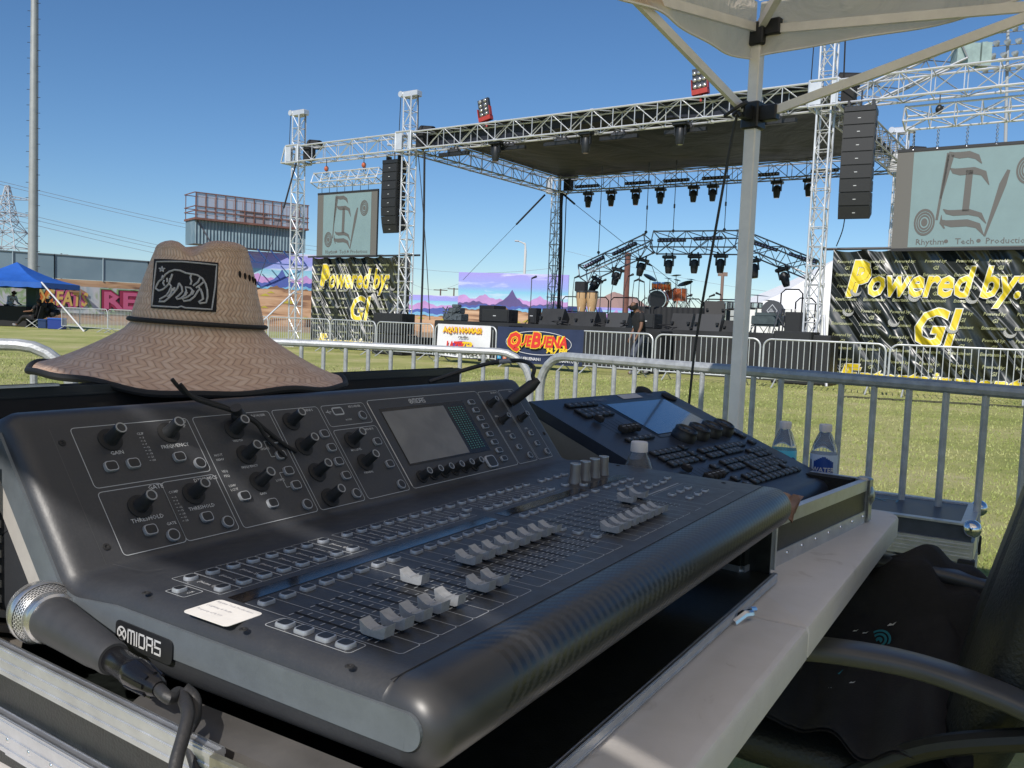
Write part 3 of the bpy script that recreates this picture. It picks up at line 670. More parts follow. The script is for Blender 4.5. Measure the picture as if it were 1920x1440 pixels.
for v in (.240, .261, .281):
    for i in range(5): keys.append((.084+pit_*i, v))
for i in range(5): keys.append((.079+pit_*i*.95, .184, .012))
for u, v in ((.201,.238),(.197,.263),(.198,.283),(.481,.201),(.482,.219),(.486,.236),(.478,.265),(.194,.316),(.200,.334),(.194,.363),(.200,.386)): keys.append((u, v))
for v, us in ((.261, (.243,.265,.288)), (.262, (.32,.341,.362,.383)), (.264, (.405,.424)), (.282, (.242,.263,.284)), (.281, (.318,.339,.358,.377)), (.311, (.247,.267,.287)), (.331, (.242,.262,.282)), (.313, (.313,.335,.357,.379)), (.331, (.318,.339,.360,.382)), (.347, (.318,.342,.366,.392)), (.365, (.321,.344,.367,.390)), (.384, (.315,.339,.363,.388)), (.294, (.406,.426,.446,.466)), (.312, (.413,.436,.460)), (.333, (.405,.427,.449)), (.350, (.412,.434,.457)), (.366, (.429,)), (.384, (.41,.433,.457)), (.365, (.239,.262,.286)), (.384, (.238,.263,.289))):
    for u in us: keys.append((u, v))
keys.sort(key=lambda k: -k[1])
kb = mat('desk_key', (.010,.011,.012), .42); kdot = mat('key_legend', (.30,.31,.33), .5)
def mkkey(mb, k):
    u, v = k[:2]; d = .0172 if len(k) < 3 else k[2]
    mb.cur = 0; qbox(mb, u, v, .0195, d*.95, .0062, .0013); mb.cur = 1
    mb.poly([(u-.0022, -v-.001, .0064), (u+.0022, -v-.001, .0064), (u+.0022, -v+.002, .0064), (u-.0022, -v+.002, .0064)]); mb.cur = 0
for k in keys[:100]: m = MB(QM); mkkey(m, k); m.build('key', [kb, kdot], lq, ang=25)
m = MB(QM); [mkkey(m, k) for k in keys[100:]]; tag(m.build('keys', [kb, kdot], lq, ang=25), kind='stuff')
for u in (.262, .322, .381, .440):
    m = MB(QM @ Matrix.Translation((u, -.205, 0))); m.lathe([(.026, 0), (.0265, .010), (.024, .014), (.0235, .022), (.020, .024), (.018, .021), (.009, .021), (.007, .023), (0, .023)], 30)
    for a in range(4): m.sphere((.0135*math.cos(a*1.57+.5), .0135*math.sin(a*1.57+.5), .0205), .0035, 8, 5, sc3=(1,1,.4))
    m.build('encoder_wheel', black, lq)
for i in range(10):
    top = i < 5; u = .082+.0168*(i % 5)+(0 if top else .008); v0 = .104 if top else .307; v1 = .157 if top else .350
    m = MB(QM); m.poly([(u-.0008, -v1, .0008), (u+.0008, -v1, .0008), (u+.0008, -v0, .0008), (u-.0008, -v0, .0008)]); m.build('fader_slot', mat('qslot', (.003,.003,.003), .8) if i == 0 else bpy.data.materials['qslot'], lq, smooth=False)
    vv = (v0+.001 if (i % 5) == 0 else v1-.004)
    m = MB(QM @ Matrix.Translation((u, -vv, 0))); m.cur = 0; m.bbox((-.0062, -.0095, .003), (.0062, .0095, .015), .002); m.cur = 1; m.box((-.0058, -.0006, .0151), (.0058, .0006, .0155)); m.build('fader_cap', [blackm, kdot], lq, ang=25)
m = MB(QM); m.lathe([(.018, .0), (.020, .004), (.016, .006), (.006, .007), (0, .007)], 20, c=(.488, -.035, 0)); m.build('lamp_socket', blackm, lq); m = MB(QM); m.lathe([(.012, -.01), (.02, .0), (.02, .012), (.012, .016), (0,.016)], 16, c=(.45, .012, -.012)); m.build('rear_knob', blackm, lq)
# tray
TC = atz(1619, 977, TBL); U3 = Vector((math.sin(R(39.2)), math.cos(R(39.2)), 0)); D3 = Vector((U3.y, -U3.x, 0))
tray = thing('desk_tray', (TC-U3*.28-D3*.25), 'shallow black case tray with aluminium edging holding the lighting desk', 'flight case', math.atan2(U3.y, U3.x))
TRM = frame(TC, U3, -D3)   # x along U (negative to the left), y back, z up
def wallseg(a, b_, nm='side_wall'):
    m = MB(TRM); m.cur = 0; m.beam((*a, .044), (*b_, .044), .010, .05); w = m.build(nm, lam, tray)
    m = MB(TRM)
    for z, h in ((.0125, .025), (.078, .022)):
        m.beam((*a, z), (*b_, z), .014, h)
    a_ = Vector((*a, 0)); b2 = Vector((*b_, 0)); n_ = max(2, int((b2-a_).length/.065))
    m.build('edging', alu, w)
    for k in range(n_):
        p = a_.lerp(b2, (k+.5)/n_); m = MB(TRM)
        for s in (-1, 1): m.sphere((p.x+ (.007*s if abs(a[0]-b_[0]) < .01 else 0), p.y+(.007*s if abs(a[1]-b_[1]) < .01 else 0), .016), .0032, 8, 5)
        m.build('rivet', chrome, w)
wallseg((-.60, -.0), (0, 0)); wallseg((-.60, .53), (0, .53)); wallseg((0, 0), (0, .53)); wallseg((-.60, 0), (-.60, .53))
m = MB(TRM); m.box((-.60, 0, .004), (0, .53, .012)); m.build('base_panel', lam, tray)
m = MB(TRM); m.bbox((-.018, -.012, .0), (.012, .018, .093), .004); m.sphere((.0, .0, .055), .019, 10, 8, sc3=(1,1,1.4)); cpn = m.build('corner_piece', mat('corner_steel', (.42,.44,.43), .35, .85, .2, 60), tray)
m = MB(TRM); m.box((-.595, .49, .02), (-.005, .525, .085)); m.box((-.04, .02, .02), (-.007, .5, .088)); m.build('foam_lining', bpy.data.materials['foam_dark'], tray)
# small crumpled wrapper between console and tray
m = MB(frame(atz(1478, 944, .86)-Vector((0,0,.012)), (1,0,0), (0,1,0)))
random.seed(3)
m.grid(9, 7, lambda u, v: ((u-.5)*.034+.006*math.sin(9*v+u*5), (v-.5)*.02, .012*math.sin(u*7+v*3)+.018*v+.008*math.cos(u*13)))
wr = solo('crumpled_wrapper', m, mat('brown_film', (.30,.17,.12), .3, 0, .3, 90, trans=.25), 'small crumpled brown plastic wrapper beside the right end of the mixing console', 'wrapper')
# ================================================================ water bottles
pet, nt, b = newmat('clear_plastic'); b.inputs['Base Color'].default_value = (.92,.95,.97,1); b.inputs['Roughness'].default_value = .06; b.inputs['Transmission Weight'].default_value = .93; b.inputs['IOR'].default_value = 1.22
capw = mat('cap_white', (.62,.60,.60), .5)
lb_blue, nt, b = newmat('label_blue'); tc = nd(nt, 'TexCoord'); s_ = nd(nt, 'SeparateXYZ'); L(nt, tc.outputs['Object'], s_.inputs[0])
L(nt, ramp(nt, mth(nt, 'MULTIPLY', s_.outputs['Z'], 10), [(.45, (.02,.08,.35)), (.72, (.02,.14,.5)), (.78, (.05,.45,.68)), (1, (.10,.55,.75))]), b.inputs['Base Color']); b.inputs['Roughness'].default_value = .35
lb_white = mat('label_white', (.45,.55,.70), .4); lb_dark = mat('label_dark_blue', (.01,.05,.25), .4)
def bottle(pos, sc_, label, lab=None):
    t = thing('water_bottle', pos, label, 'water bottle', group='half litre water bottles on the table')
    m = MB(Matrix.Translation(pos), sc_)
    pr = [(.0, .002), (.026, .0), (.031, .004), (.0315, .02), (.030, .03), (.0315, .04), (.0315, .075), (.0315, .115), (.0315, .125), (.030, .138), (.025, .155), (.018, .172), (.0130, .182), (.0125, .188)]
    m.lathe(pr, 32); m.build('bottle_body', pet, t, ang=60)
    m = MB(Matrix.Translation(pos), sc_); m.lathe([(.0150, .183), (.0152, .186), (.0150, .1985), (.0138, .2005), (0, .2005)], 32); m.build('cap', capw, t)
    if lab:
        m = MB(Matrix.Translation(pos), sc_); m.lathe([(.0319, .072), (.0321, .073), (.0321, .128), (.0319, .129)], 40); l_ = m.build('label', lb_blue if lab == 1 else lb_white, t)
        if lab == 2:
            m = MB(Matrix.Translation(pos), sc_); a0 = math.atan2(-pos.y, -pos.x)
            def cyp(a, z, r=.0325): return (r*math.cos(a0+a), r*math.sin(a0+a), z)
            for s in range(10):
                a = -.75+s*.15; z1 = .112+.014*(1-abs(s-4.5)/5); m.poly([cyp(a, .082), cyp(a+.15, .082), cyp(a+.15, z1 if 3 < s < 6 else z1), cyp(a, z1)])
            m.build('emblem', lb_dark, l_, smooth=False)
            m = MB(Matrix.Translation(pos), sc_); vs, fs = text_mesh('WATER', bold=.02)
            base = len(m.v); wd = max(v[0] for v in vs)
            for x, y, z in vs: m.P(cyp((x-wd/2)*.0115/.0325*1.0, .088+y*.0115, .0329))
            for f in fs: m.F([base+i for i in f])
            m.build('lettering', txt_m, l_, smooth=False)
            m = MB(Matrix.Translation(pos), sc_)
            for s in range(9): a = -1.35+s*.045; m.poly([cyp(a, .09), cyp(a+.025, .09), cyp(a+.025, .115), cyp(a, .115)])
            m.build('barcode', mat('dark_print', (.1,.13,.3), .5), l_, smooth=False)
        else:
            m = MB(Matrix.Translation(pos), sc_); a0 = math.atan2(-pos.y, -pos.x)+.75
            m.grid(8, 4, lambda u, v: (.0325*math.cos(a0+(u-.5)*.7), .0325*math.sin(a0+(u-.5)*.7), .085+.022*v+.006*math.sin(math.pi*u)*v)); m.build('emblem', lb_dark, l_)
    return t
bottle(Vector((gx(1205, 1.43), 1.43, TBL)), .96, 'clear unlabelled water bottle with a white cap between the two desks')
bottle(Vector((.634, 1.965, TBL)), .90, 'water bottle with a turquoise and blue label behind the lighting desk', 1)
bottle(Vector((.703, 1.90, TBL)), .92, 'water bottle with a pale label and dark blue emblem reading WATER', 2)
# ================================================================ straw hat
straw, nt, b = newmat('woven_straw')
uvn = nd(nt, 'UVMap'); s_ = nd(nt, 'SeparateXYZ'); L(nt, uvn.outputs['UV'], s_.inputs[0])
tc0 = nd(nt, 'TexCoord'); dn = nd(nt, 'TexNoise', Scale=14.0, Detail=3.0); L(nt, tc0.outputs['Object'], dn.inputs['Vector']); dn2 = nd(nt, 'TexNoise', Scale=60.0, Detail=2.0); L(nt, tc0.outputs['Object'], dn2.inputs['Vector'])
U_ = mth(nt, 'ADD', s_.outputs['X'], mth(nt, 'MULTIPLY', mth(nt, 'SUBTRACT', dn.outputs['Fac'], .5), 1.6)); V_ = mth(nt, 'ADD', s_.outputs['Y'], mth(nt, 'MULTIPLY', mth(nt, 'SUBTRACT', dn2.outputs['Fac'], .5), .35))
row = mth(nt, 'FLOOR', V_); odd = mth(nt, 'MODULO', row, 2); fv = mth(nt, 'FRACT', V_)
dirn_ = mth(nt, 'MULTIPLY_ADD', odd, 2, -1)
ph = mth(nt, 'ADD', mth(nt, 'ADD', U_, mth(nt, 'MULTIPLY', mth(nt, 'MULTIPLY', fv, .9), dirn_)), mth(nt, 'MULTIPLY', odd, .9))
fr_ = mth(nt, 'FRACT', ph)
hgt = mth(nt, 'SINE', mth(nt, 'MULTIPLY', fr_, math.pi))
cell = nd(nt, 'TexWhiteNoise'); cell.noise_dimensions = '2D'; cv = nd(nt, 'CombineXYZ'); L(nt, mth(nt, 'FLOOR', ph), cv.inputs[0]); L(nt, row, cv.inputs[1]); L(nt, cv.outputs[0], cell.inputs['Vector'])
tc = nd(nt, 'TexCoord'); nz = nd(nt, 'TexNoise', Scale=22.0, Detail=6.0); L(nt, tc.outputs['Object'], nz.inputs['Vector'])
edge = mth(nt, 'MULTIPLY', mth(nt, 'POWER', hgt, .35), mth(nt, 'MULTIPLY_ADD', mth(nt, 'SINE', mth(nt, 'MULTIPLY', fv, math.pi)), .28, .75))
val = mth(nt, 'MULTIPLY', edge, mth(nt, 'MULTIPLY_ADD', cell.outputs['Value'], .5, mth(nt, 'MULTIPLY_ADD', nz.outputs['Fac'], .5, .35)))
L(nt, ramp(nt, val, [(.08, (.24,.145,.095)), (.34, (.49,.325,.225)), (.62, (.55,.375,.265)), (.95, (.63,.46,.34))]), b.inputs['Base Color']); b.inputs['Roughness'].default_value = .6
bp = nd(nt, 'Bump'); bp.inputs['Strength'].default_value = .8; bp.inputs['Distance'].default_value = .0016; L(nt, edge, bp.inputs['Height']); L(nt, bp.outputs['Normal'], b.inputs['Normal'])
HX = gx(366, 1.20); hat_c = Vector((HX, 1.20, 0)); HZ = CO.z+6.05*K
hat = thing('straw_hat', Vector((HX, 1.20, HZ)), 'wide brimmed tan straw hat with a black bear patch resting on the console', 'hat')
hf = Vector((-hat_c.x, -hat_c.y, 0)).normalized(); hr = Vector((-hf.y, hf.x, 0))*1   # hf towards camera
hr = Vector((hf.y, -hf.x, 0)); hr = -hr if hr.x < 0 else hr
HM = frame((HX, 1.20, HZ), hr, -hf)      # x to picture right, y away, z up
HROLL = Matrix.Rotation(R(-1.0), 4, 'Y')
HM = HM @ Matrix.Rotation(R(2.0), 4, 'Y')
def hatp(u, s):
    a = 2*math.pi*u; ca_, sa_ = math.cos(a), math.sin(a)
    # s 0..1 brim edge to crown base, 1..2 crown side, 2..3 top
    if s <= 1:
        r = .206+(0.088-.206)*s; z = .002+.066*(s**1.25)
        z += .005*math.cos(2*a)*(1-s)**1.3 + .003*math.sin(5*a+.5)*(1-s)+.0015*math.sin(11*a)*(1-s)
        ex = 1.0; ey = .98
        if s > .93: z += .004*(s-.93)/.07
    elif s <= 2:
        t = s-1; r = .088-.022*t-.006*t*t; z = .072+.100*t; ex = 1.02; ey = 1.04
    else:
        t = s-2; r = .060*math.cos(t*math.pi/2)**.6 if t < 1 else 0; z = .172+.018*math.sin(t*math.pi/2); ex = 1.02; ey = 1.04
        z -= .007*math.exp(-((r*ca_+.014)/.017)**2)*min(1, t*3)
    x = r*ca_*ex; y = r*sa_*ey
    if s > 1:
        k = min(1, (s-1))
        # front pinch notch seen from the camera side, left hump narrower
        z -= .008*k*k*math.exp(-((x+.014)/.012)**2)*(1 if s > 1.6 else max(0, (s-1.3)/.3)) if s < 2.05 or 1 else 0
        if s > 1.5: z += .006*k*max(0, x)/.05
    return (x, y, z)
NU = 120; ss = [i/16 for i in range(17)]+[1+i/10 for i in range(1, 11)]+[2+i/8 for i in range(1, 9)]; NVh = len(ss)
m = MB(HM); q = m.grid(NU, NVh, lambda u, v: hatp(u, ss[round(v*(NVh-1))]), close_u=True)
nv = len(m.v)
crown = m.build('straw_body', straw, hat, ang=80)
def hatuv(vi, p):
    i, j = divmod(vi, NVh); vs = [v // NVh for v in p.vertices]
    if max(vs)-min(vs) > 2 and i == 0: i = NU
    return (i/NU*84, ss[j]*12)
setuv(crown, hatuv)
m = MB(HM); m.tube([Vector(hatp(k/96, 0))-Vector((0,0,.001)) for k in range(96)], .0045, 8, closed=True); m.build('edge_binding', blackm, hat)
m = MB(HM); m.tube([Vector(hatp(k/72, 1.03))*1.012+Vector((0,0,.0005)) for k in range(72)], .0032, 8, closed=True); m.tube([Vector(hatp(k/72, 1.0))*1.0+Vector((0,0,-.0035)) for k in range(72)], .0016, 6, closed=True); m.build('hat_band', blackm, hat)
# vent holes
m = MB(HM)
for k in range(5):
    p = Vector(hatp(.87+.022*k, 1.70-.02*k)); m.sphere(p, .0035, 8, 6, sc3=(.7,.7,1.5))
m.build('vent_hole', mat('hole', (.01,.006,.004), .9), hat)
# patch: mapped onto crown front. crop coordinates (745..1100, 190..480)
import bisect
def crownxy(x, z):     # y of the front surface at lateral x, height z
    t = max(0, min(1, (z-.072)/.100)); r = .088-.022*t-.006*t*t; rx = r*1.02; ry = r*1.04
    return -ry*math.sqrt(max(.02, 1-(x/rx)**2))
PX0, PX1, PZ0, PZ1 = -.0585, .020, .0925, .158
def pm(u, v, o=.002):   # u right 0..1, v down 0..1
    x = PX0+(PX1-PX0)*u; z = PZ1-(PZ1-PZ0)*v+.0005+.001*(u-.5)
    xx = x; y = crownxy(xx, z); nr = Vector((x/.08**2, y/.08**2, .4*12)).normalized()
    return Vector((x, y, z))+Vector((x, y, 0)).normalized()*o
m = MB(HM); m.grid(16, 8, lambda u, v: pm(u, v)); m.grid(2, 8, lambda u, v: pm(0, v, .002*u)); m.grid(2, 8, lambda u, v: pm(1, v, .002*u)); m.grid(16, 2, lambda u, v: pm(u, 0, .002*v)); m.grid(16, 2, lambda u, v: pm(u, 1, .002*v))
patch = m.build('patch', mat('patch_black', (.008,.008,.011), .85, 0, .4, 300, .3, 900), hat)
emb = mat('embroidery_grey', (.42,.42,.43), .7, 0, .2, 500, .3, 1500)
m = MB(HM)
def st(pts, r=.0011): m.tube([pm((x-745)/350, (y-190)/285, .0026) for x, y in pts], r, 6)
bord = [(762,207),(900,200),(1085,205),(1082,330),(1070,462),(930,462),(907,455),(890,462),(752,462),(756,330)]
bb = []
for a_, b_ in zip(bord, bord[1:]+bord[:1]):
    for t in (0,.25,.5,.75): bb.append((a_[0]+(b_[0]-a_[0])*t, a_[1]+(b_[1]-a_[1])*t))
m.tube([pm((x-745)/350, (y-190)/285, .0024) for x, y in bb], .0011, 6, closed=True)
for pts in ([(800,305),(815,280),(835,262),(862,250),(892,252),(925,265),(955,268),(985,272),(1012,290),(1030,318),(1040,350),(1044,390),(1038,425),(1005,432),(998,425),(1022,405),(1014,370),(1000,350)],
            [(800,305),(782,322),(772,345),(767,362),(785,374),(806,366),(822,350),(836,332),(846,300),(852,275)],
            [(797,300),(800,288),(806,300)], [(842,300),(838,330),(850,345),(840,375),(825,400),(792,422),(790,435),(818,434),(845,408),(868,378),(884,352),(890,325)],
            [(890,325),(905,345),(910,372),(895,392),(878,408),(884,416),(905,410),(922,392),(930,365),(925,345),(950,348)],
            [(950,348),(962,360),(955,385),(935,402),(912,412),(920,425),(952,418),(975,395),(990,365),(1000,350),(992,330)],
            [(952,268),(948,290),(955,310),(950,330)], [(1000,285),(990,310),(965,335)], [(1018,310),(1000,330),(980,345)], [(858,355),(850,385),(835,408)], [(868,350),(862,372)], [(935,372),(925,395)], [(970,362),(962,385)], [(1005,350),(1016,385),(1020,405)],
            [(810,312),(806,330),(815,345)], [(826,300),(828,322)]): st(pts, .0013)
for k in range(5):
    a = R(90+144*k); b2 = R(90+144*(k+1)); st([(795+17*math.cos(a), 250-17*math.sin(a)), (795+17*math.cos(b2), 250-17*math.sin(b2))], .0007)
m.build('bear_emblem', emb, patch)
# chin cord with toggle
def panelpt(w, y, o): return PM @ Vector((w, y, o))
cord = MB()
P_ = [panelpt(6.2, 7.6, .8), panelpt(6.8, 7.0, .5), panelpt(7.6, 6.6, .45), panelpt(8.6, 6.0, .6), panelpt(9.0, 5.75, .6)]
cord.tube(smoothpts(P_), .0022, 8); cord.tube(smoothpts([p+Vector((-.008,-.002,.005)) for p in P_[:4]]+[P_[-1]]), .0022, 8)
cord.tube(smoothpts([P_[-1], panelpt(9.7, 5.5, .5), panelpt(10.4, 4.9, .3), panelpt(11.3, 4.0, .12), panelpt(11.9, 3.5, .1)]), .0024, 8)
cord.tube(smoothpts([P_[-1], panelpt(9.8, 5.2, .5), panelpt(10.3, 4.5, .2), panelpt(10.7, 3.7, .2), panelpt(11.0, 3.2, .1)]), .0022, 8)
cord.build('chin_cord', blackm, hat)
m = MB(frame(panelpt(9.0, 5.75, .45), (1,0,0), (0,.7,.7))); m.sphere((0,0,0), .0085, 14, 10, sc3=(1,1,1.25)); m.cyl((0,0,.006), (0,0,.015), .006, n=14); m.build('toggle', rubber, hat)
# ================================================================ gooseneck lamp
gl = thing('gooseneck_lamp', panelpt(34.7, 5.2, 0), 'black flexible gooseneck lamp plugged into the console top right', 'lamp')
a0 = panelpt(34.55, 5.0, .1); a1 = pz(952, 757, (a0-CP).dot(fw)); 
m = MB(); b0 = panelpt(34.6, 5.0, .15); dirn = (pz(990, 728, (b0-CP).dot(fw)-.0)-b0).normalized()
m.tube([b0, b0+dirn*.012, b0+dirn*.045, b0+dirn*.06], [.0095, .0105, .010, .005], 16); m.build('plug', rubber, gl)
dz = (b0-CP).dot(fw)
m = MB(); m.tube(smoothpts([b0+dirn*.055, pz(999, 706, dz), pz(1001, 690, dz), pz(985, 678, dz+.02), pz(955, 676, dz+.04), pz(915, 682, dz+.05), pz(870, 694, dz+.05), pz(835, 706, dz+.04), pz(805, 716, dz+.03)]), .0036, 10); m.build('neck', rubber, gl)
m = MB(); m.tube([pz(937, 678.5, dz+.045), pz(962, 676, dz+.038)], .0042, 10); m.build('tape_wrap', mat('tape', (.25,.26,.28), .4), gl)
# ================================================================ road case on the ground at right
c1_ = atz(1823, 985, .60); c2_ = atz(1693, 967, .60); c3_ = atz(1852, 949, .60)
xd = (c1_-c2_).xy.to_3d().normalized(); yd = Vector((-xd.y, xd.x, 0))
if yd.y < 0: yd = -yd
rc = thing('road_case', Vector((c1_.x, c1_.y, 0))-xd*.45+yd*.15, 'grey road case with ball corners standing beyond the table end', 'road case', math.atan2(xd.y, xd.x))
RM = frame((c1_.x, c1_.y, 0), xd, yd)
W_, D_ = .95, .36
lam2 = mat('laminate_blue', (.045,.055,.075), .4, 0, .3, 20)
m = MB(RM); m.box((-W_, 0, .06), (0, D_, .44)); m.build('body', lam, rc)
m = MB(RM); m.box((-W_, 0, .50), (0, D_, .598)); lid = m.build('lid', lam2, rc)
m = MB(RM)
for z in (.42, .52): 
    for y in (0, D_): ext(m, (-W_-.004, y, z), (.004, y, z), .014, .06, grooves=4) if 0 else m.beam((-W_-.004, y, z), (.004, y, z), .016, .06)
    for x in (-W_, 0): m.beam((x, 0, z), (x, D_, z), .016, .06)
for z in (.40, .41, .425, .435, .505, .515, .53, .54):
    for y in (-.009, D_+.009): m.beam((-W_, y, z), (0, y, z), .003, .004)
m.build('edge_extrusion', alu, rc)
m = MB(RM)
for y in (0.006, D_-.006): m.beam((-W_, y, .600), (0, y, .600), .03, .006)
for x in (-.012, -W_+.012): m.beam((x, 0, .601), (x, D_, .601), .035, .007)
m.build('top_edging', alu, rc)
for x in (0, -W_):
    for y in (0, D_):
        m = MB(RM); m.sphere((x, y, .590), .026, 16, 10); m.build('ball_corner', chrome, rc)
        m = MB(RM); m.bbox((x-.03, y-.02, .44), (x+.014, y+.02, .50), .004); m.build('corner_bracket', blackm, rc)
for x in (-.1, -W_+.1):
    for y in (.06, D_-.06): m = MB(RM); m.cyl((x-.015, y, .035), (x+.015, y, .035), .035, n=16); m.box((x-.02, y-.02, .035), (x+.02, y+.02, .062)); m.build('castor', rubber, rc)
m = MB(RM); m.text('LX2 CABLE', .05, Matrix.Translation((-.22, .26, .5995)) @ Matrix.Rotation(math.pi, 4, 'Z'), bold=.0); m.build('stencil_lettering', mat('stencil', (.12,.28,.36), .6), lid, smooth=False)
# ================================================================ office chair
leather = mat('leather_black', (.011,.013,.013), .42, 0, .3, 6, .25, 180)
XD = Vector((.853, -.52, 0)).normalized(); YU = Vector((.52, .853, 0)).normalized()    # XD = towards chair back, YU = far side
ch_c = Vector((.665, 1.50, 0))
CHM = frame(ch_c, XD, YU)    # x to back, y to far arm, z up
chair = thing('office_chair', ch_c, 'black leather office chair with curved armrests pulled up to the table', 'chair', math.atan2(XD.y, XD.x))
def cushion(m, sx, sy, sz, n=16, p=4, bulge=0):
    def fn(u, v):
        a = 2*math.pi*u; b2 = math.pi*(v-.5)
        def se(x, e): return math.copysign(abs(x)**e, x)
        cx = se(math.cos(a), 2/p)*se(math.cos(b2), 2/p); cy = se(math.sin(a), 2/p)*se(math.cos(b2), 2/p); cz = se(math.sin(b2), .7)
        return (cx*sx, cy*sy, cz*sz)
    return fn
m = MB(CHM @ Matrix.Translation((-.05, 0, .45))); m.grid(40, 17, cushion(m, .26, .26, .05), close_u=True); m.build('seat', leather, chair, ang=60)
BM = CHM @ Matrix.Translation((.25, 0, .80)) @ Matrix.Rotation(R(14), 4, 'Y')
m = MB(BM); fnb = cushion(m, .055, .26, .38)
def fb(u, v):
    a = 2*math.pi*u; b2 = math.pi*(v-.5)
    def se(x, e): return math.copysign(abs(x)**e, x)
    x = se(math.cos(a), .8)*se(math.cos(b2), .6)*.06; y = se(math.sin(a), .6)*se(math.cos(b2), .35)*.26; z = se(math.sin(b2), .45)*.38
    for s in (-.12, .12): x += .012*math.exp(-((y-s)/.012)**2)*(1 if x < 0 else 0)
    return (x, y, z)
m.grid(72, 33, fb, close_u=True); m.build('backrest', leather, chair, ang=70)
arm_m2 = mat('armrest_black', (.05,.054,.062), .33, 0, .12, 30)
for s, yy in ((-1, -.31), (1, .31)):
    m = MB(CHM)
    if s < 0: p0 = CHM.inverted() @ atz(1478, 1214, .655); p1 = CHM.inverted() @ atz(1640, 1232, .665); p2 = CHM.inverted() @ atz(1780, 1268, .655); p3 = CHM.inverted() @ atz(1950, 1340, .63)
    if s < 0: P4 = [p0+Vector((-.03, .0, -.03)), p0, p1, p2, p3, p3+Vector((.06, 0, -.05)), p3+Vector((.08, .03, -.15))]
    else: P4 = [Vector((-.28, .31, .60)), Vector((-.22, .31, .635)), Vector((-.1, .31, .655)), Vector((.03, .31, .655)), Vector((.2, .31, .63)), Vector((.26, .31, .55))]
    pts = smoothpts([Vector(p) for p in P4]); 
    rings = []
    for i, p in enumerate(pts):
        t = (pts[min(i+1, len(pts)-1)]-pts[max(i-1, 0)]).normalized(); sd = t.cross(Vector((0,0,1))).normalized(); up = sd.cross(t)
        rings.append([m.P(p+sd*.031*math.copysign(abs(math.cos(a))**.5, math.cos(a))+up*.014*math.copysign(abs(math.sin(a))**.7, math.sin(a))) for a in [k*math.pi/8 for k in range(16)]])
    for A, B in zip(rings, rings[1:]):
        for k in range(16): m.F((A[k], A[(k+1)%16], B[(k+1)%16], B[k]))
    m.F(rings[0]); m.F(rings[-1][::-1]); ar = m.build('armrest', arm_m2, chair, ang=50)
    m = MB(CHM); yb = pts[len(pts)//2].y; qq_ = pts[int(len(pts)*.72)]; m.tube(smoothpts([Vector((qq_.x, qq_.y, qq_.z-.012)), Vector((.12, yb*.97, .54)), Vector((.0, yb*.9, .44)), Vector((.02, yb*.5, .40))]), .016, 10); m.build('arm_support', black, ar)
m = MB(CHM); m.cyl((0,0,.12), (0,0,.42), .028, n=14); m.box((-.12,-.1,.385), (.12,.1,.405)); m.build('column', black, chair)
for k in range(5):
    a = 2*math.pi*k/5+.3; m = MB(CHM); m.beam((0,0,.12), (.29*math.cos(a), .29*math.sin(a), .075), .045, .03); lg = m.build('leg', black, chair)
    m = MB(CHM); m.cyl((.29*math.cos(a)-.02, .29*math.sin(a), .03), (.29*math.cos(a)+.02, .29*math.sin(a), .03), .03, n=14); m.build('castor', rubber, lg)
# T-shirt draped over far armrest and seat
cloth = mat('cotton_black', (.016,.016,.018), .92, 0, .3, 30, .15, 300)
def shp(u, v):
    # u across (along chair depth x), v from seat near side over the far arm and down outside
    P = [(-.29, .510), (-.05, .518), (.14, .53), (.22, .57), (.27, .665), (.31, .70), (.345, .665), (.36, .58), (.365, .45), (.37, .34)]
    t = v*(len(P)-1); i = min(int(t), len(P)-2); f = t-i
    f = f*f*(3-2*f) if 0 else f
    y = P[i][0]*(1-f)+P[i+1][0]*f; z = P[i][1]*(1-f)+P[i+1][1]*f
    x = -.27+.46*u - .04*v
    fold = .018*math.sin(16*u+3*v+1.2*math.sin(5*v))+.010*math.sin(37*u+9*v)+.008*math.sin(23*v+7*u)
    top = math.exp(-((v-.53)/.1)**2)
    z += fold*.8+top*(.022*math.sin(9*u+.6)+.014*math.sin(21*u)-.05*abs(u-.42)*2) ; y += fold*.5; x += .014*math.sin(17*v+4*u)
    z = max(z, .514+.016*abs(math.sin(11*u+9*v+1.5*math.sin(6*u)))+.008*math.sin(27*u-13*v)) if y < .2 else z
    return (x, y, z)
m = MB(CHM); m.grid(70, 70, shp); m.grid(70, 70, lambda u, v: tuple(Vector(shp(u, v))-Vector((0, .004, .004))))
ts = m.build('tshirt', cloth, None, ang=80); recenter(ts); tag(ts, 'black printed T-shirt draped over the far armrest of the office chair', 'T-shirt')
tmi = ts.matrix_world
WM[ts.name] = Matrix.Translation(ts.location)
# print on the shirt
teal = mat('teal_print', (.02,.20,.27), .7); wht = mat('white_print', (.6,.6,.62), .7)
def shirtpt(px, py, lift=.006):
    best = None
    r = ray(px, py)
    for i in range(60):
        for j in range(46):
            p = CHM @ Vector(shp(i/59, j/69)); d = p-CP; t = d.dot(r)/r.dot(r); e2 = (d-r*t).length
            if best is None or e2 < best[0]: best = (e2, t)
    return CP + r*(best[1]-lift)
mt = MB(); mw = MB()
c_ = shirtpt(1648, 1200); c_e = c_
ex = (shirtpt(1668, 1200)-c_).normalized(); ey = (shirtpt(1648, 1186)-c_).normalized()
FR = frame(c_, ex, ey)
for r1, r2 in ((.0, .007), (.011, .016), (.0195, .024)):
    for k in range(20):
        a0_, a1_ = R(-60+k*14), R(-60+(k+1)*14); mt.s_poly(FR, [(r1*math.cos(a0_), r1*math.sin(a0_)), (r2*math.cos(a0_), r2*math.sin(a0_)), (r2*math.cos(a1_), r2*math.sin(a1_)), (r1*math.cos(a1_), r1*math.sin(a1_))])
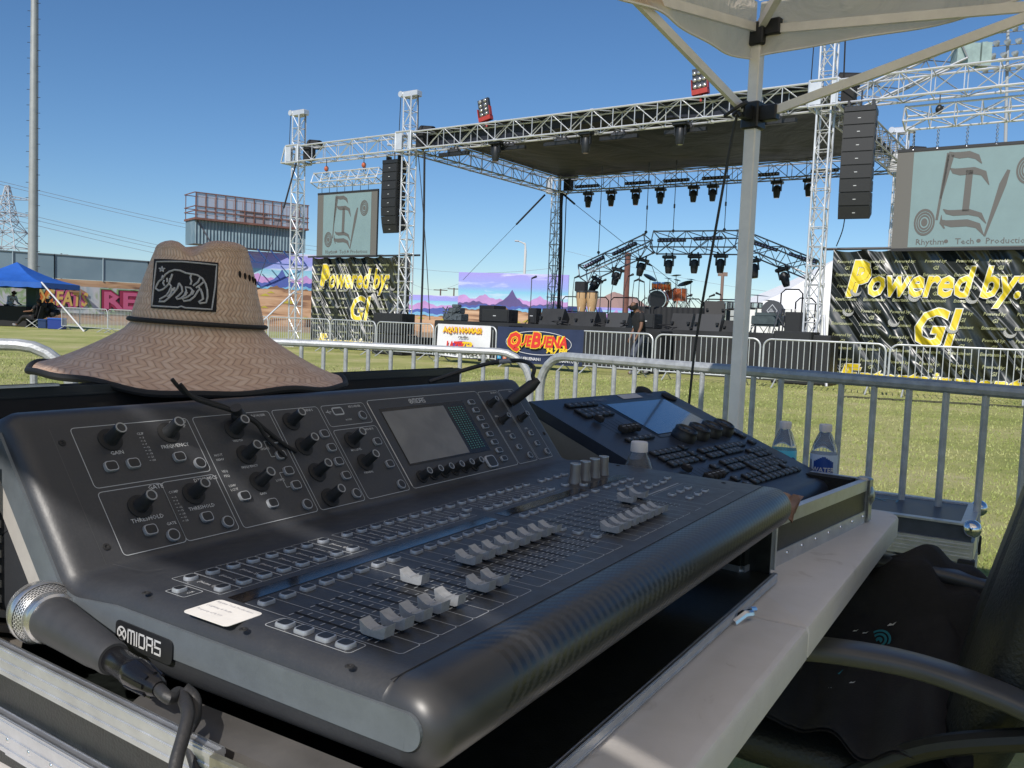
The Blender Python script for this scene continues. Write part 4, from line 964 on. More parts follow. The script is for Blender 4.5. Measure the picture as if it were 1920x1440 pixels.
for px, py, w, h in ((1604, 1182, .012, .005), (1622, 1186, .014, .005), (1672, 1170, .018, .009), (1555, 1290, .009, .003), (1598, 1279, .012, .004), (1660, 1290, .015, .004)):
    p = shirtpt(px, py); F2 = frame(p, ex, ey); mw.s_poly(F2, [(-w/2, -h/2), (w*.2, -h*.3), (w/2, h*.6), (w*.1, 0), (-w*.2, h*.2)])
p = shirtpt(1568, 1262); F2 = frame(p, ex, ey); mt.s_poly(F2, [(-.014, -.008), (.006, -.002), (.012, .008), (.004, .0), (-.006, .002)])
m1 = mt.build('printed_ring', teal, ts, smooth=False); m2 = mw.build('printed_lettering', wht, ts, smooth=False)
# ================================================================ near crowd barriers
def barrier_mesh(a, b_, h=1.0, tr=.019, near=True, gate=True):
    """returns frame MB, bars MB list; a,b ground points"""
    a = Vector(a); b_ = Vector(b_); t = (b_-a); Lb = t.length; t.normalize()
    Mx = frame(a, t, Vector((-t.y, t.x, 0)))
    n = 10 if near else 6; rad = .16
    def loop():
        p = []
        z0, z1 = .16, h-tr
        for cx, cz, a0 in ((rad, z1-rad, 180), (Lb-rad, z1-rad, 90)):
            p += [(cx+rad*math.cos(R(a0-90*k/6)), 0, cz+rad*math.sin(R(a0-90*k/6))) for k in range(7)]
        return [(0, 0, z0)]+p+[(Lb, 0, z0)]
    f = MB(Mx); f.tube(loop(), tr, n); f.cyl((0,0,z0_:=.18), (Lb, 0, .18), tr*.8, n=n)
    bars = []
    nb = round(Lb/.115)
    for i in range(1, nb):
        x = Lb*i/nb; mb = MB(Mx); mb.cyl((x, 0, .18), (x, 0, h-tr*1.5 if rad < x < Lb-rad else h-tr-rad*.45), tr*.45 if not near else .0105, n=n if near else 5); bars.append(mb)
    feet = []
    for x in (.28, Lb-.28):
        mb = MB(Mx)
        if near: mb.tube([(x, -.30, .012), (x, -.24, .05), (x, 0, .18), (x, .24, .05), (x, .30, .012)], .014, 8)
        else: mb.tube([(x, -.30, .012), (x, -.22, .05), (x, 0, .18), (x, .22, .05), (x, .30, .012)], .016, 6)
        feet.append(mb)
    return f, bars, feet, Mx
def barrier(a, b_, label, h=1.0, group=None, near=True, m_=None, tr=.019):
    f, bars, feet, Mx = barrier_mesh(a, b_, h, tr, near)
    t = thing('crowd_barrier', Vector(a).lerp(Vector(b_), .5), label, 'barrier', group=group)
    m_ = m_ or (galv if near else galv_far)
    f.build('rail_frame', m_, t)
    for b2 in bars: b2.build('bar', m_, t)
    for b2 in feet: b2.build('foot', m_, t)
    return t
G1 = 'crowd barriers close behind the table'
barrier((gx(136, 2.62), 2.62, 0), (gx(136, 2.62)-2.2, 2.35, 0), 'nearest crowd barrier at the far left, its rounded end beside the hat', 1.02, G1)
barrier((gx(205, 4.5), 4.5, 0), (gx(994, 4.15), 4.15, 0), 'near crowd barrier running behind the straw hat', 1.0, G1)
barrier((gx(1013, 4.08), 4.08, 0), (gx(1013, 4.08)+1.62, 4.08-1.82, 0), 'near crowd barrier crossing behind the canopy pole, half of it in shade', 1.0, G1, tr=.021)
# ================================================================ canopy
cpn_w = mat('canopy_paint', (.80,.77,.76), .45, .1, .08, 15)
fab, nt, b = newmat('canopy_fabric'); b.inputs['Base Color'].default_value = (.75,.64,.52,1); b.inputs['Roughness'].default_value = .8
tl = nt.nodes.new('ShaderNodeBsdfTranslucent'); tl.inputs['Color'].default_value = (.90,.78,.67,1); mxs = nt.nodes.new('ShaderNodeMixShader'); mxs.inputs[0].default_value = .65
outn = nt.nodes['Material Output']; L(nt, b.outputs[0], mxs.inputs[1]); L(nt, tl.outputs[0], mxs.inputs[2]); L(nt, mxs.outputs[0], outn.inputs['Surface'])
tc = nd(nt, 'TexCoord'); mpf = nd(nt, 'Mapping'); mpf.inputs['Rotation'].default_value = (.3,.2,.6); mpf.inputs['Scale'].default_value = (1,.28,.8); L(nt, tc.outputs['Object'], mpf.inputs['Vector']); n1 = nd(nt, 'TexNoise', Scale=6.0, Detail=5.0, Distortion=2.2); L(nt, mpf.outputs['Vector'], n1.inputs['Vector']); L(nt, ramp(nt, n1.outputs['Fac'], [(.3, (.62,.51,.41)), (.7, (.84,.73,.62))]), b.inputs['Base Color'])
bp = nd(nt, 'Bump'); bp.inputs['Strength'].default_value = .9; bp.inputs['Distance'].default_value = .07; L(nt, n1.outputs['Fac'], bp.inputs['Height']); L(nt, bp.outputs['Normal'], b.inputs['Normal'])
PY = 2.55; PC = Vector((atY(1399, 450, PY).x, PY, 0)); 
zs = atY(1405, 216, PY).z; zt = atY(1420, 55, PY).z
can = thing('pop_up_canopy', PC, 'off-white pop-up canopy on a square white pole overhead at the right', 'canopy')
ptop = atY(1424, 40, PY+.0); pbot = atY(1388, 790, PY)
pole_dir = Vector((0,0,1)); pxy = lambda y_: atY(1400, y_, PY)
e1 = Vector((-.67, -.742, 0)).normalized(); e2 = Vector((.742, -.67, 0)).normalized()
SUND = Vector((math.sin(R(-157.5))*math.cos(R(40)), math.cos(R(-157.5))*math.cos(R(40)), math.sin(R(40))))
qq = cw(2.0, 13, 1.5); qq = qq + SUND*((1.90-qq.z)/SUND.z); L1 = (qq-PC).dot(e1); print('canopy e1 length', L1)
m = MB(frame(PC, e1, Vector((-e1.y, e1.x, 0)))); m.bbox((-.018, -.018, .0), (.018, .018, zs+.03), .003); m.build('pole', cpn_w, can)
m = MB(frame(PC, e1, Vector((-e1.y, e1.x, 0)))); m.bbox((-.0165, -.0165, zs), (.0165, .0165, zt+.02), .003); m.build('inner_pole', cpn_w, can)
m = MB(frame(PC, e1, Vector((-e1.y, e1.x, 0)))); m.bbox((-.027, -.027, zs-.042), (.027, .027, zs+.035), .004); m.box((.0,-.012,zs-.02), (.075,.012,zs+.02)); m.build('slider_bracket', black, can)
m = MB(frame(PC, e1, Vector((-e1.y, e1.x, 0)))); m.bbox((-.027, -.027, zt-.05), (.027, .027, zt+.015), .004); m.build('top_bracket', black, can)
m = MB(frame(PC+e2*.04, e2, Vector((-e2.y, e2.x, 0)))); m.bbox((-.02, -.014, zs-.022), (.035, .014, zs+.022), .003); m.build('side_bracket', black, can); m = MB(frame(PC+e2*.04, e2, Vector((-e2.y, e2.x, 0)))); m.bbox((-.03, -.014, zt-.025), (.03, .014, zt+.02), .003); m.build('side_bracket', black, can)
def along(e, s, z): return PC + e*s + Vector((0,0,z))
# scissor struts
def strut(a, b_, w=.012, h=.024): 
    m = MB(); m.beam(a, b_, w, h); return m.build('strut', cpn_w, can)
def pstrut(px0, py0, Y0, e, px1, py1):
    pass
sl1 = along(e1, .055, zs); q1 = along(e1, 1.02, zt+.16)
def on_edge(e, px, py):     # point on the vertical plane through the pole along e under pixel
    n_ = Vector((-e.y, e.x, 0)); r = ray(px, py); return CP + r*((PC-CP).dot(n_)/r.dot(n_))
strut(along(e1, .05, zs), on_edge(e1, 1182, -12)); strut(along(e2, .04, zs), on_edge(e2, 1930, 30))
strut(along(e1, .02, zt), on_edge(e1, 1240, 2)); strut(along(e2, .02, zt-.005), on_edge(e2, 1935, 12))
A1 = on_edge(e1, 1182, -12); A2 = on_edge(e2, 1930, 30)
strut(A1, A1+(A1-along(e1, .05, zs))*1.0); strut(A2, A2+(A2-along(e2, .04, zs))*.6)
B1 = on_edge(e1, 1240, 2); strut(B1, along(e1, 1.5, zs+.05)); B2 = on_edge(e2, 1935, 12); strut(B2, along(e2, 1.5, zs+.05))
LS = 3.3; L1 = min(max(L1, 2.6), 3.6)-.02
ctr = PC + e1*L1/2+e2*LS/2
# roof truss bar to the centre
strut(along(e1, 0, zt), ctr+Vector((0,0,2.75))-(ctr-PC)*.0, .02, .025)
# fabric roof, four panels, wrinkled, plus valance
corners = [PC, PC+e1*L1, PC+e1*(L1+.38)+e2*LS, PC+e2*LS]  # rear corner, out of view, stretched past square to shade the table
ZE = zt+.075; VB = ZE-atY(1412, 112, PY).z; apex = Vector((ctr.x, ctr.y, ZE+.9))
m = MB()
for k in range(4):
    a, b_ = corners[k], corners[(k+1)%4]
    out_n = ((a+b_)/2-ctr).normalized()
    def fn(u, v, a=a, b_=b_, k=k):
        base = a.lerp(b_, u); z = ZE + .035*math.sin(math.pi*u)*-1*0
        p = Vector((base.x, base.y, ZE)).lerp(apex, v); p.z -= .10*math.sin(math.pi*v)*(.6+.4*math.sin(math.pi*u))
        w = .012*math.sin(26*u+8*v)*(1-v)*math.sin(math.pi*u) + .012*math.sin(60*v*abs(u-.5)+9)*(1-v)
        p.z += w; return p
    m.grid(30, 16, fn)
m.build('roof_fabric', fab, can, ang=80)
for k in range(4):
    a, b_ = corners[k], corners[(k+1)%4]; nrm = ((a+b_)/2-ctr).normalized(); m = MB()
    def fn(u, v, a=a, b_=b_, nrm=nrm, k=k):
        base = a.lerp(b_, u); 
        uu = min(u, 1-u)
        drop = VB+(.05 if k == 0 else -.03)*math.sin(math.pi*u)+.006*math.sin(31*u); corner = math.exp(-(uu/.03)**2)
        off = (.020+.012*math.sin(24*u+2*k)*v+.008*math.sin(61*u)*v - .03*v*math.sin(math.pi*u)) - .012*corner
        return Vector((base.x, base.y, ZE+.004))+nrm*off+Vector((0,0,-drop*v))
    m.grid(90, 7, fn); m.build('valance', fab, can, ang=80); m = MB(); m.tube([Vector(fn(i/90, 1)) for i in range(91)], .0035, 5); m.build('valance_hem', cpn_w, can)
for cc, nm in ((corners[1], 1), (corners[2], 2), (corners[3], 3)):
    m = MB(frame(cc, e1, Vector((-e1.y, e1.x, 0)))); m.bbox((-.02, -.02, 0), (.02, .02, 2.05), .003); m.build('pole', cpn_w, can)
# straps hanging from the bracket: black cord to the ground
m = MB(); bk = on_edge(e1, 1379, 205)
m.tube(smoothpts([bk+Vector((.015,-.01,-.02)), atY(1378, 232, 2.50), atY(1340, 440, 2.55), atY(1305, 640, 2.6), atY(1288, 790, 2.62), Vector((gx(1278, 2.64), 2.64, .6)), Vector((gx(1262, 2.66), 2.66, .01))]), .0042, 8)
m.tube(smoothpts([bk+Vector((-.03,0,-.02)), bk+Vector((0,-.03,0)), bk+Vector((.03,0,.02)), bk+Vector((0,.03,-.01))]), .005, 8)
solo('hanging_cable', m, rubber, 'black cable hanging from the canopy pole bracket down behind the lighting desk', 'cable')
# ================================================================ stage geometry
TZ = 6.4
Mt = atz(768, 268, TZ); Rt = atz(1550, 180, TZ); Lt = atz(575, 295, TZ); Bt = atz(1030, 350, TZ)
def g(p): return Vector((p.x, p.y, 0))
Mt, Rt, Lt, Bt = g(Mt), g(Rt), g(Lt), g(Bt)
FD = (Rt-Mt).normalized(); BD = Vector((-FD.y, FD.x, 0))
Bt = Mt + BD*(Bt-Mt).dot(BD)
DEP = (Bt-Mt).length; WID = (Rt-Mt).length
BRt = Rt + BD*DEP; Lt = Mt + FD*((Lt-Mt).dot(FD)); RRt = Rt - FD*((Lt-Mt).dot(FD))
SZ = math.atan2(FD.y, FD.x)
def onl(px, back=0):      # point on the line parallel to the stage front, `back` metres behind, under pixel column
    k = (px-960)/F_PX; o_ = Mt+BD*back
    t = (k*o_.y-o_.x)/(FD.x-k*FD.y); return o_+FD*t
def tt(px, back=0): return (onl(px, back)-Mt).dot(FD)
def kitpt(px, y, s):
    r = ray(px, y); o_ = Mt+BD*s; return CP + r*((o_-CP).dot(BD)/r.dot(BD))
def onle(px, y, s): return g(kitpt(px, y, s))
def tte(px, y, s=0): return (onle(px, y, s)-Mt).dot(FD)
def SP(t, s, z=0): return Mt+FD*t+BD*s+Vector((0,0,z))
SM = frame(Mt, FD, BD)     # x along front, y back, z up
print('stage', Mt, Rt, DEP, WID)
def truss(mb, a, b_, w=.5, up=(0,0,1), bay=.62, rc=.026, rd=.013, n=6, ends=True):
    a = Vector(a); b_ = Vector(b_); t = (b_-a); Lg = t.length; t.normalize(); x = t.cross(Vector(up)).normalized(); y = x.cross(t); h = w/2
    cs = [(-h,-h),(h,-h),(h,h),(-h,h)]
    pt = lambda s, c: a+t*s+x*c[0]+y*c[1]
    for c in cs: mb.cyl(pt(0,c), pt(Lg,c), rc, n=n)
    nb = max(1, round(Lg/bay)); st_ = Lg/nb
    for i in range(nb+1):
        for k in range(4):
            if i in (0, nb) or k != 99: mb.cyl(pt(i*st_, cs[k]), pt(i*st_, cs[(k+1)%4]), rd if 0 < i < nb else rd*1.5, n=4, caps=False)
        if i < nb:
            for k in range(4):
                c1, c2 = cs[k], cs[(k+1)%4]
                if (i+k) % 2: c1, c2 = c2, c1
                mb.cyl(pt(i*st_, c1), pt((i+1)*st_, c2), rd, n=4, caps=False)
    # splice plates every few bays
    for i in range(0, nb+1, 5):
        for c in cs: mb.cyl(pt(i*st_-.05 if i else 0, c), pt(i*st_+.05, c), rc*1.45, n=6)
def tri_truss(mb, a, b_, w=.55, bay=.55):
    a = Vector(a); b_ = Vector(b_); t = (b_-a); Lg = t.length; t.normalize(); x = Vector((t.y, -t.x, 0)).normalized(); y = x.cross(t)
    if y.z < 0: y = -y
    cs = [(-w/2, .0), (w/2, .0), (0, -w*.8), (0, w*.0)][:3]
    cs = [(-w/2, w*.45), (-w/2*.2, -w*.45), (w/2, .1*w)]
    pt = lambda s, c: a+t*s+x*c[0]+y*c[1]
    for c in cs: mb.cyl(pt(0,c), pt(Lg,c), .026, n=6)
    nb = round(Lg/bay); st_ = Lg/nb
    for i in range(nb+1):
        for k in range(3):
            if i in (0, nb): mb.cyl(pt(i*st_, cs[k]), pt(i*st_, cs[(k+1)%3]), .022, n=5)
            if i < nb: mb.cyl(pt(i*st_, cs[k if i%2 else (k+1)%3]), pt((i+1)*st_, cs[(k+1)%3 if i%2 else k]), .014, n=4)
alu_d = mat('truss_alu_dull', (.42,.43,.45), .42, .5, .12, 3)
# towers
def tower(p, ztop, label, head=True, w=.30, grp='truss towers holding up the stage roof', sleeve=True):
    t = thing('truss_tower', p, label, 'truss tower', SZ, grp)
    m = MB(); truss(m, p+Vector((0,0,.1)), p+Vector((0,0,ztop)), w, FD, .42, .025, .012); m.build('lattice', alu_far, t)
    m = MB(frame(p, FD, BD)); m.box((-.35, -.35, .0), (.35, .35, .06)); m.box((-.2,-.2,.06),(.2,.2,.14)); m.build('base_plate', alu_far, t)
    if head:
        m = MB(frame(p, FD, BD)); m.bbox((-.30, -.13, ztop), (.34, .13, ztop+.17), .02); m.cyl((-.3,-.15,ztop+.1), (-.3,.15,ztop+.1), .09, n=10); m.build('head_block', alu_far, t)
        m = MB(frame(p, FD, BD)); m.tube([(-.32, -.1, ztop), (-.33, -.12, TZ+.2)], .012, 5); m.tube([(.33, -.05, ztop), (.36, -.05, TZ+.2)], .018, 5); m.build('hoist_chain', blackm, t)
    if sleeve:
        m = MB(frame(p, FD, BD)); s = .30; z0, z1 = TZ-.28, TZ+.28
        for x in (-s, s):
            for y in (-s, s): m.cyl((x, y, z0), (x, y, z1), .03, n=6)
        for z in (z0, z1):
            for a, b_ in (((-s,-s),(s,-s)),((s,-s),(s,s)),((s,s),(-s,s)),((-s,s),(-s,-s))): m.cyl((*a, z), (*b_, z), .03, n=6)
        m.box((-s+.02, -s-.012, z0+.04), (-.04, -s+.0, z1-.04)); m.box((s-.1, -s-.012, z0+.04), (s-.02, -s, z1-.04)); m.box((-s-.012, -s+.05, z0+.05), (-s, 0, z1-.05)); m.build('sleeve_block', alu_far, t)
        m = MB(frame(p, FD, BD)); m.cyl((s*.5, .35, TZ+.42), (s*.5+.45, .38, TZ+.36), .16, n=10); m.box((s+.03, -.1, TZ-.2), (s+.3, .2, TZ+.22)); m.build('hoist_motor', blackm, t)
    return t
tower(Lt, 7.7, 'slender silver truss tower at the far left end of the stage rig')
tower(Mt, 7.75, 'silver truss tower between the small banner and the stage, black straps beside it')
tower(Rt, 7.75, 'silver truss tower in front of the right line array and the large banner')
tower(RRt, 7.75, 'truss tower at the extreme right end of the rig')
tower(Bt, 6.2, 'back corner truss tower standing behind the stage beside hanging cables', head=False)
tower(BRt, 7.3, 'back corner truss tower just left of the big projection screen')
G2 = 'horizontal roof trusses of the stage rig'
def tr_thing(a, b_, label, w=.5, m_=None, **kw):
    a = Vector(a); b_ = Vector(b_); m = MB(); truss(m, a, b_, w, **kw); return solo('roof_truss', m, m_ or alu_far, label, 'truss', G2)
Z3 = Vector((0,0,TZ))
tr_thing(Mt+FD*.3+Z3, Rt-FD*.3+Z3, 'long front roof truss spanning above the stage mouth')
tr_thing(Lt+FD*.3+Z3, Mt-FD*.3+Z3, 'short left wing truss above the small projection screen')
tr_thing(Rt+FD*.3+Z3, RRt-FD*.3+Z3, 'right wing truss above the large projection screen')
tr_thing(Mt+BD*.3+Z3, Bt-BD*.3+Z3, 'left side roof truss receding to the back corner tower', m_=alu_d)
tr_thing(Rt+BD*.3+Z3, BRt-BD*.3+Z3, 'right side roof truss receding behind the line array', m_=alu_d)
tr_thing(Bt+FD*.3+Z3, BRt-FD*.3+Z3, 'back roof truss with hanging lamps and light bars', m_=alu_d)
s0 = atY(1592, 196, Rt.y+.6); s1 = atY(1802, 98, Rt.y+.2)
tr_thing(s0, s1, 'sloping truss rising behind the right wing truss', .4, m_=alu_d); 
m = MB(); m.cbox(s1+Vector((.1,0,-.05)), (.5,.3,.45)); m.cbox(s1+Vector((.5,0,-.05)), (.22,.3,.5)); solo('hinge_block', m, mat('pale_green_metal', (.35,.45,.42), .5, .3, .2, 5), 'pale hinge block joining trusses above the right wing', 'truss block')
m = MB(); a = Lt-FD*.3; 
for s in (-.25, .25):
    for z in (-.25, .25): m.cyl(a+BD*s+Vector((0,0,TZ+z)), a-FD*(.28 if z < 0 else .1)+BD*s+Vector((0,0,TZ+z)), .026, n=6)
for z, k in ((-.25,.28),(.25,.1)): m.cyl(a-FD*k+BD*-.25+Vector((0,0,TZ+z)), a-FD*k+BD*.25+Vector((0,0,TZ+z)), .026, n=6)
for s in (-.25, .25): m.cyl(a-FD*.28+BD*s+Vector((0,0,TZ-.25)), a-FD*.1+BD*s+Vector((0,0,TZ+.25)), .026, n=6)
solo('truss_end_bracket', m, alu_far, 'angled end bracket at the left tip of the wing truss', 'bracket')
# roof tarp
tarp, nt, b = newmat('roof_tarp'); tc = nd(nt, 'TexCoord'); n1 = nd(nt, 'TexNoise', Scale=.6, Detail=5.0, Distortion=1.0); L(nt, tc.outputs['Object'], n1.inputs['Vector']); L(nt, ramp(nt, n1.outputs['Fac'], [(.35, (.010,.013,.026)), (.65, (.018,.022,.038))]), b.inputs['Base Color']); b.inputs['Roughness'].default_value = .6
bp = nd(nt, 'Bump'); bp.inputs['Strength'].default_value = .6; bp.inputs['Distance'].default_value = .2; L(nt, n1.outputs['Fac'], bp.inputs['Height']); L(nt, bp.outputs['Normal'], b.inputs['Normal'])
def roofz(u, v): return TZ+.30 + .22*math.sin(math.pi*v)*0 - .18*math.sin(math.pi*v)*math.sin(math.pi*u)+.02*math.sin(31*u)+.30*math.exp(-((v-.0)/.12)**2)*0
m = MB(SM)
m.grid(50, 20, lambda u, v: (.15+(WID-.3)*u, .0+(DEP-.0)*v, roofz(u, v)+.02)); m.grid(50, 4, lambda u, v: (.2+(WID-.4)*u, .30+.05*v+.015*math.sin(60*u), TZ+.30-.42*v*(.75+.25*math.sin(9*u))))
solo('roof_tarpaulin', m, tarp, 'dark grey tarpaulin roof stretched over the stage trusses', 'stage roof', ang=80)
# deck and skirt
DZ = 1.09; T0, T1 = tt(812), tt(1449); SD = DEP-.6
dk = thing('stage_deck', SP((T0+T1)/2, SD/2), 'raised black stage deck with a wrinkled black skirt', 'stage', SZ)
deck_m = mat('deck_black', (.02,.02,.021), .6, 0, .4, 3); skirt_m, nt, b = newmat('skirt'); b.inputs['Base Color'].default_value = (.016,.017,.019,1); b.inputs['Roughness'].default_value = .75
m = MB(SM); m.box((T0, .02, DZ-.08), (T1, SD, DZ)); m.build('deck', deck_m, dk)
m = MB(SM)
def sk(u, v): return (T0+(T1-T0)*u, -.02-.05*abs(math.sin(40*u+2*math.sin(13*u)))*v-.02*math.sin(9*v+50*u), DZ-.01-(DZ-.01)*v)
m.grid(260, 8, sk); m.grid(60, 6, lambda u, v: (T0-.02-.03*abs(math.sin(30*u))*v, SD*u, (DZ-.01)*(1-v))); m.build('skirt', skirt_m, dk, ang=80)
# rails along the back of the deck
G3 = 'guard rails along the back of the stage'
for i, (p0, p1) in enumerate(((1048, 1134), (1138, 1192), (1196, 1308), (1312, 1392), (1455, 1495), (1483, 1520))):
    a = onl(p0, SD-.3 if i < 4 else SD-2.5); b_ = onl(p1, SD-.3 if i < 4 else SD-2.5); m = MB(); h = DZ+1.05; q = (b_-a).normalized()*.12
    if i == 4: h += .25
    m.tube([a+Vector((0,0,DZ)), a+Vector((0,0,h-.12)), a+q+Vector((0,0,h)), b_-q+Vector((0,0,h)), b_+Vector((0,0,h-.12)), b_+Vector((0,0,DZ))], .022, 6); m.tube([a+Vector((0,0,DZ+.5)), b_+Vector((0,0,DZ+.5))], .018, 6)
    solo('guard_rail', m, blackm, '%s black guard rail from the left along the back of the stage' % ('first','second','third','fourth','fifth','sixth')[i], 'guard rail', G3)
# ---- stage helper: place at pixel column, setback s
def wedge(px, s, label, w=.62, h=.36, d=.42, turn=0, m_=None, z=DZ):
    p = onl(px, s)+Vector((0,0,z)); t = thing('wedge_monitor', p, label, 'stage monitor', group='floor monitors on the stage')
    M_ = Matrix.Translation(p) @ Matrix.Rotation(SZ+turn, 4, 'Z')
    m = MB(M_); sec = [(0, 0), (d, 0), (d, h*.35), (d*.55, h), (d*.35, h), (0, h*.55)] if 0 else [(-d*.1, 0), (d*.9, 0), (d*.95, h*.45), (d*.5, h), (d*.35, h)]
    # sloped grille faces upstage (+y) ; back slope faces audience
    A = [m.P((-w/2, y, zz)) for y, zz in sec]; B_ = [m.P((w/2, y, zz)) for y, zz in sec]; n = len(sec); m.F(A); m.F(B_[::-1])
    for i in range(n): m.F((A[i], B_[i], B_[(i+1)%n], A[(i+1)%n]))
    m.build('cabinet', m_ or cab, t, smooth=False)
    for sx in (-1, 1):
        m = MB(M_); m.box((sx*(w/2-.06)-.03, -.055, h*.35), (sx*(w/2-.06)+.03, -.005+.03, h*.5)); m.build('handle', black, t)
    return t
wedge(1027, .9, 'grey-black wedge monitor right of the slim upright speaker', .74, .46, .45)
wedge(1066, 1.3, 'small wedge monitor at the foot of the conga drums, left one', .5, .36)
wedge(1090, .8, 'low wedge monitor at the foot of the conga drums, right one', .62, .4)
wedge(1122, 1.6, 'dark wedge monitor turned sideways right of the congas', .4, .4, turn=.9)
wedge(1150, 1.0, 'lighter grey wedge monitor behind the stagehand', .62, .40, m_=mat('cab_grey', (.035,.036,.038), .5))
wedge(1270, .6, 'black wedge monitor in front of the orange drum kit', .56, .42)
wedge(1319, .35, 'pale dusty wedge monitor left of the canopy pole', .68, .42, m_=bpy.data.materials['cab_grey'])
wedge(1367, .5, 'small low monitor just left of the canopy pole base', .5, .28)
wedge(1333, 3.2, 'tilted monitor on the riser edge behind the pale wedge', .55, .42, .4, z=DZ+.42, turn=.5)
def spk(px, s, label, w, h, d, z=DZ, turn=0, logo=True, name='speaker_cabinet', cat='speaker', vents=True, grp=None):
    p = onl(px, s)+Vector((0,0,z)); t = thing(name, p, label, cat, group=grp)
    M_ = Matrix.Translation(p) @ Matrix.Rotation(SZ+turn, 4, 'Z')
    m = MB(M_); m.bbox((-w/2, 0, 0), (w/2, d, h), .015); m.build('cabinet', cab, t, ang=25)
    m = MB(M_); m.bbox((-w/2+.03, -.02, .03), (w/2-.03, .0, h-.03), .006); gr_ = m.build('grille', mat('grille_black', (.022,.023,.025), .55, .2, .2, 40) if 'grille_black' not in bpy.data.materials else bpy.data.materials['grille_black'], t, ang=25)
    if logo: m = MB(M_); m.box((-.05, -.027, h*.5-.012), (.05, -.021, h*.5+.012)); m.build('badge', txt_m, gr_)
    if vents:
        for k in range(2):
            m = MB(M_); m.box((w/2-.001, d*.3, h*(.25+.4*k)), (w/2+.006, d*.55, h*(.38+.4*k))); m.build('side_handle', black, t)
    return t
spk(923, .2, 'black cabinet lying on the stage edge at left', .95, .38, .5)
spk(906, 1.0, 'second black cabinet behind the one on the left stage edge', .7, .5, .5, turn=-.3, logo=False)
spk(992, 1.0, 'slim upright black speaker on the stage left of the back tower', .28, .46, .3)
spk(1205, .15, 'black cabinet on the stage edge behind the stagehand', .48, .38, .5)
# side stacks of subwoofers on the ground in front
G4 = 'subwoofers standing on the grass before the stage'
for i, (px, w, h, back, lb) in enumerate(((722, 1.15, .62, -.9, 'lowest wide black subwoofer at the foot of the small banner, left end of the stage'), (772, .5, .55, -.5, 'short black subwoofer behind the barriers beside the left tower'), (921, 1.0, 1.02, -.9, 'black subwoofer before the left part of the stage behind the white banner'), (1216, .52, 1.05, -.9, 'black subwoofer beside the stagehand before the stage'), (1480, .82, 1.16, -.95, 'large black subwoofer left of the big banner'), (1522, .7, 1.10, -.75, 'large black subwoofer touching the big banner'))):
    if i == 0: spk(px, back, lb, w, h, .6, .62, grp=G4, logo=False, name='subwoofer', cat='subwoofer')
    else: spk(px, back, lb, w, h, .7, 0, grp=G4, logo=False, name='subwoofer', cat='subwoofer')
spk(722, -.9, 'black subwoofer under another at the foot of the small banner', 1.2, .6, .7, 0, grp=G4, logo=False, name='subwoofer', cat='subwoofer')
spk(1480, .3, 'tall black speaker on top of the stage corner near the right tower', .4, .52, .4, DZ, logo=False)
# drum riser
p0, p1 = tt(1186, 4.0), tt(1312, 4.0)
m = MB(SM); m.grid(60, 4, lambda u, v: (p0+(p1-p0)*u, 3.9-.03*abs(math.sin(40*u)), DZ+.66*(1-v))); m.box((p0, 3.92, DZ), (p1, 6.2, DZ+.66)); solo('drum_riser', m, skirt_m, 'black draped riser under the orange drum kit', 'riser', ang=80)
# drum kit
orange = mat('drum_orange', (.42,.10,.03), .25, .2, .2, 15); skin_w = mat('drum_head', (.6,.58,.55), .5); drumblk = mat('drum_black_head', (.008,.008,.01), .3)
def drum(mb, c, r, h, ax_=(0,0,1), n=22, mi=0):
    a_ = Vector(ax_).normalized(); c = Vector(c); mb.cur = 0; mb.cyl(c-a_*h/2, c+a_*h/2, r, n=n)
    mb.cur = 1
    for s in (-1, 1): mb.cyl(c+a_*s*(h/2-.02), c+a_*s*(h/2+.004), r*1.04, n=n)
    for k in range(8):
        x = a_.orthogonal().normalized(); y = a_.cross(x); d = x*math.cos(k*.785)+y*math.sin(k*.785); mb.cyl(c+d*r*1.03-a_*h*.45, c+d*r*1.03+a_*h*.45, .008, n=4)
    mb.cur = 0
kp = onl(1240, 5); kt = thing('drum_kit', Vector((kp.x, kp.y, DZ+.66)), 'orange drum kit with cymbals on the black riser', 'drum kit', SZ)
toC = Vector((-kp.x, -kp.y, 0)).normalized(); FR_ = (-BD+toC).normalized()
bd = kitpt(1234, 562, 4.7)
m = MB(); drum(m, bd-FR_*-.0, .29, .42, FR_); m.build('bass_drum', [orange, chrome], kt)
m = MB(); m.cyl(bd+FR_*.216, bd+FR_*.222, .275, n=28); m.build('bass_drum_head', drumblk, kt)
for px, y, r, h in ((1231, 536, .14, .2), (1249, 537, .15, .22)):
    m = MB(); drum(m, kitpt(px, y, 4.9), r, h, Vector((0,0,1))+FR_*.25); m.build('tom', [orange, chrome], kt)
m = MB(); drum(m, kitpt(1275, 553, 5.2), .21, .42); 
for k in range(3): a = k*2.1; c = kitpt(1275, 553, 5.2); m.cyl(c+Vector((.21*math.cos(a), .21*math.sin(a), 0)), c+Vector((.24*math.cos(a), .24*math.sin(a), -(c.z-DZ-.66))), .012, n=5)
m.build('floor_tom', [orange, chrome], kt)
m = MB(); drum(m, kitpt(1259, 552, 5.4), .19, .34); m.build('floor_tom', [orange, chrome], kt)
brass = mat('cymbal', (.30,.24,.14), .3, .9); darkm = mat('stand_metal', (.10,.10,.11), .4, .7)
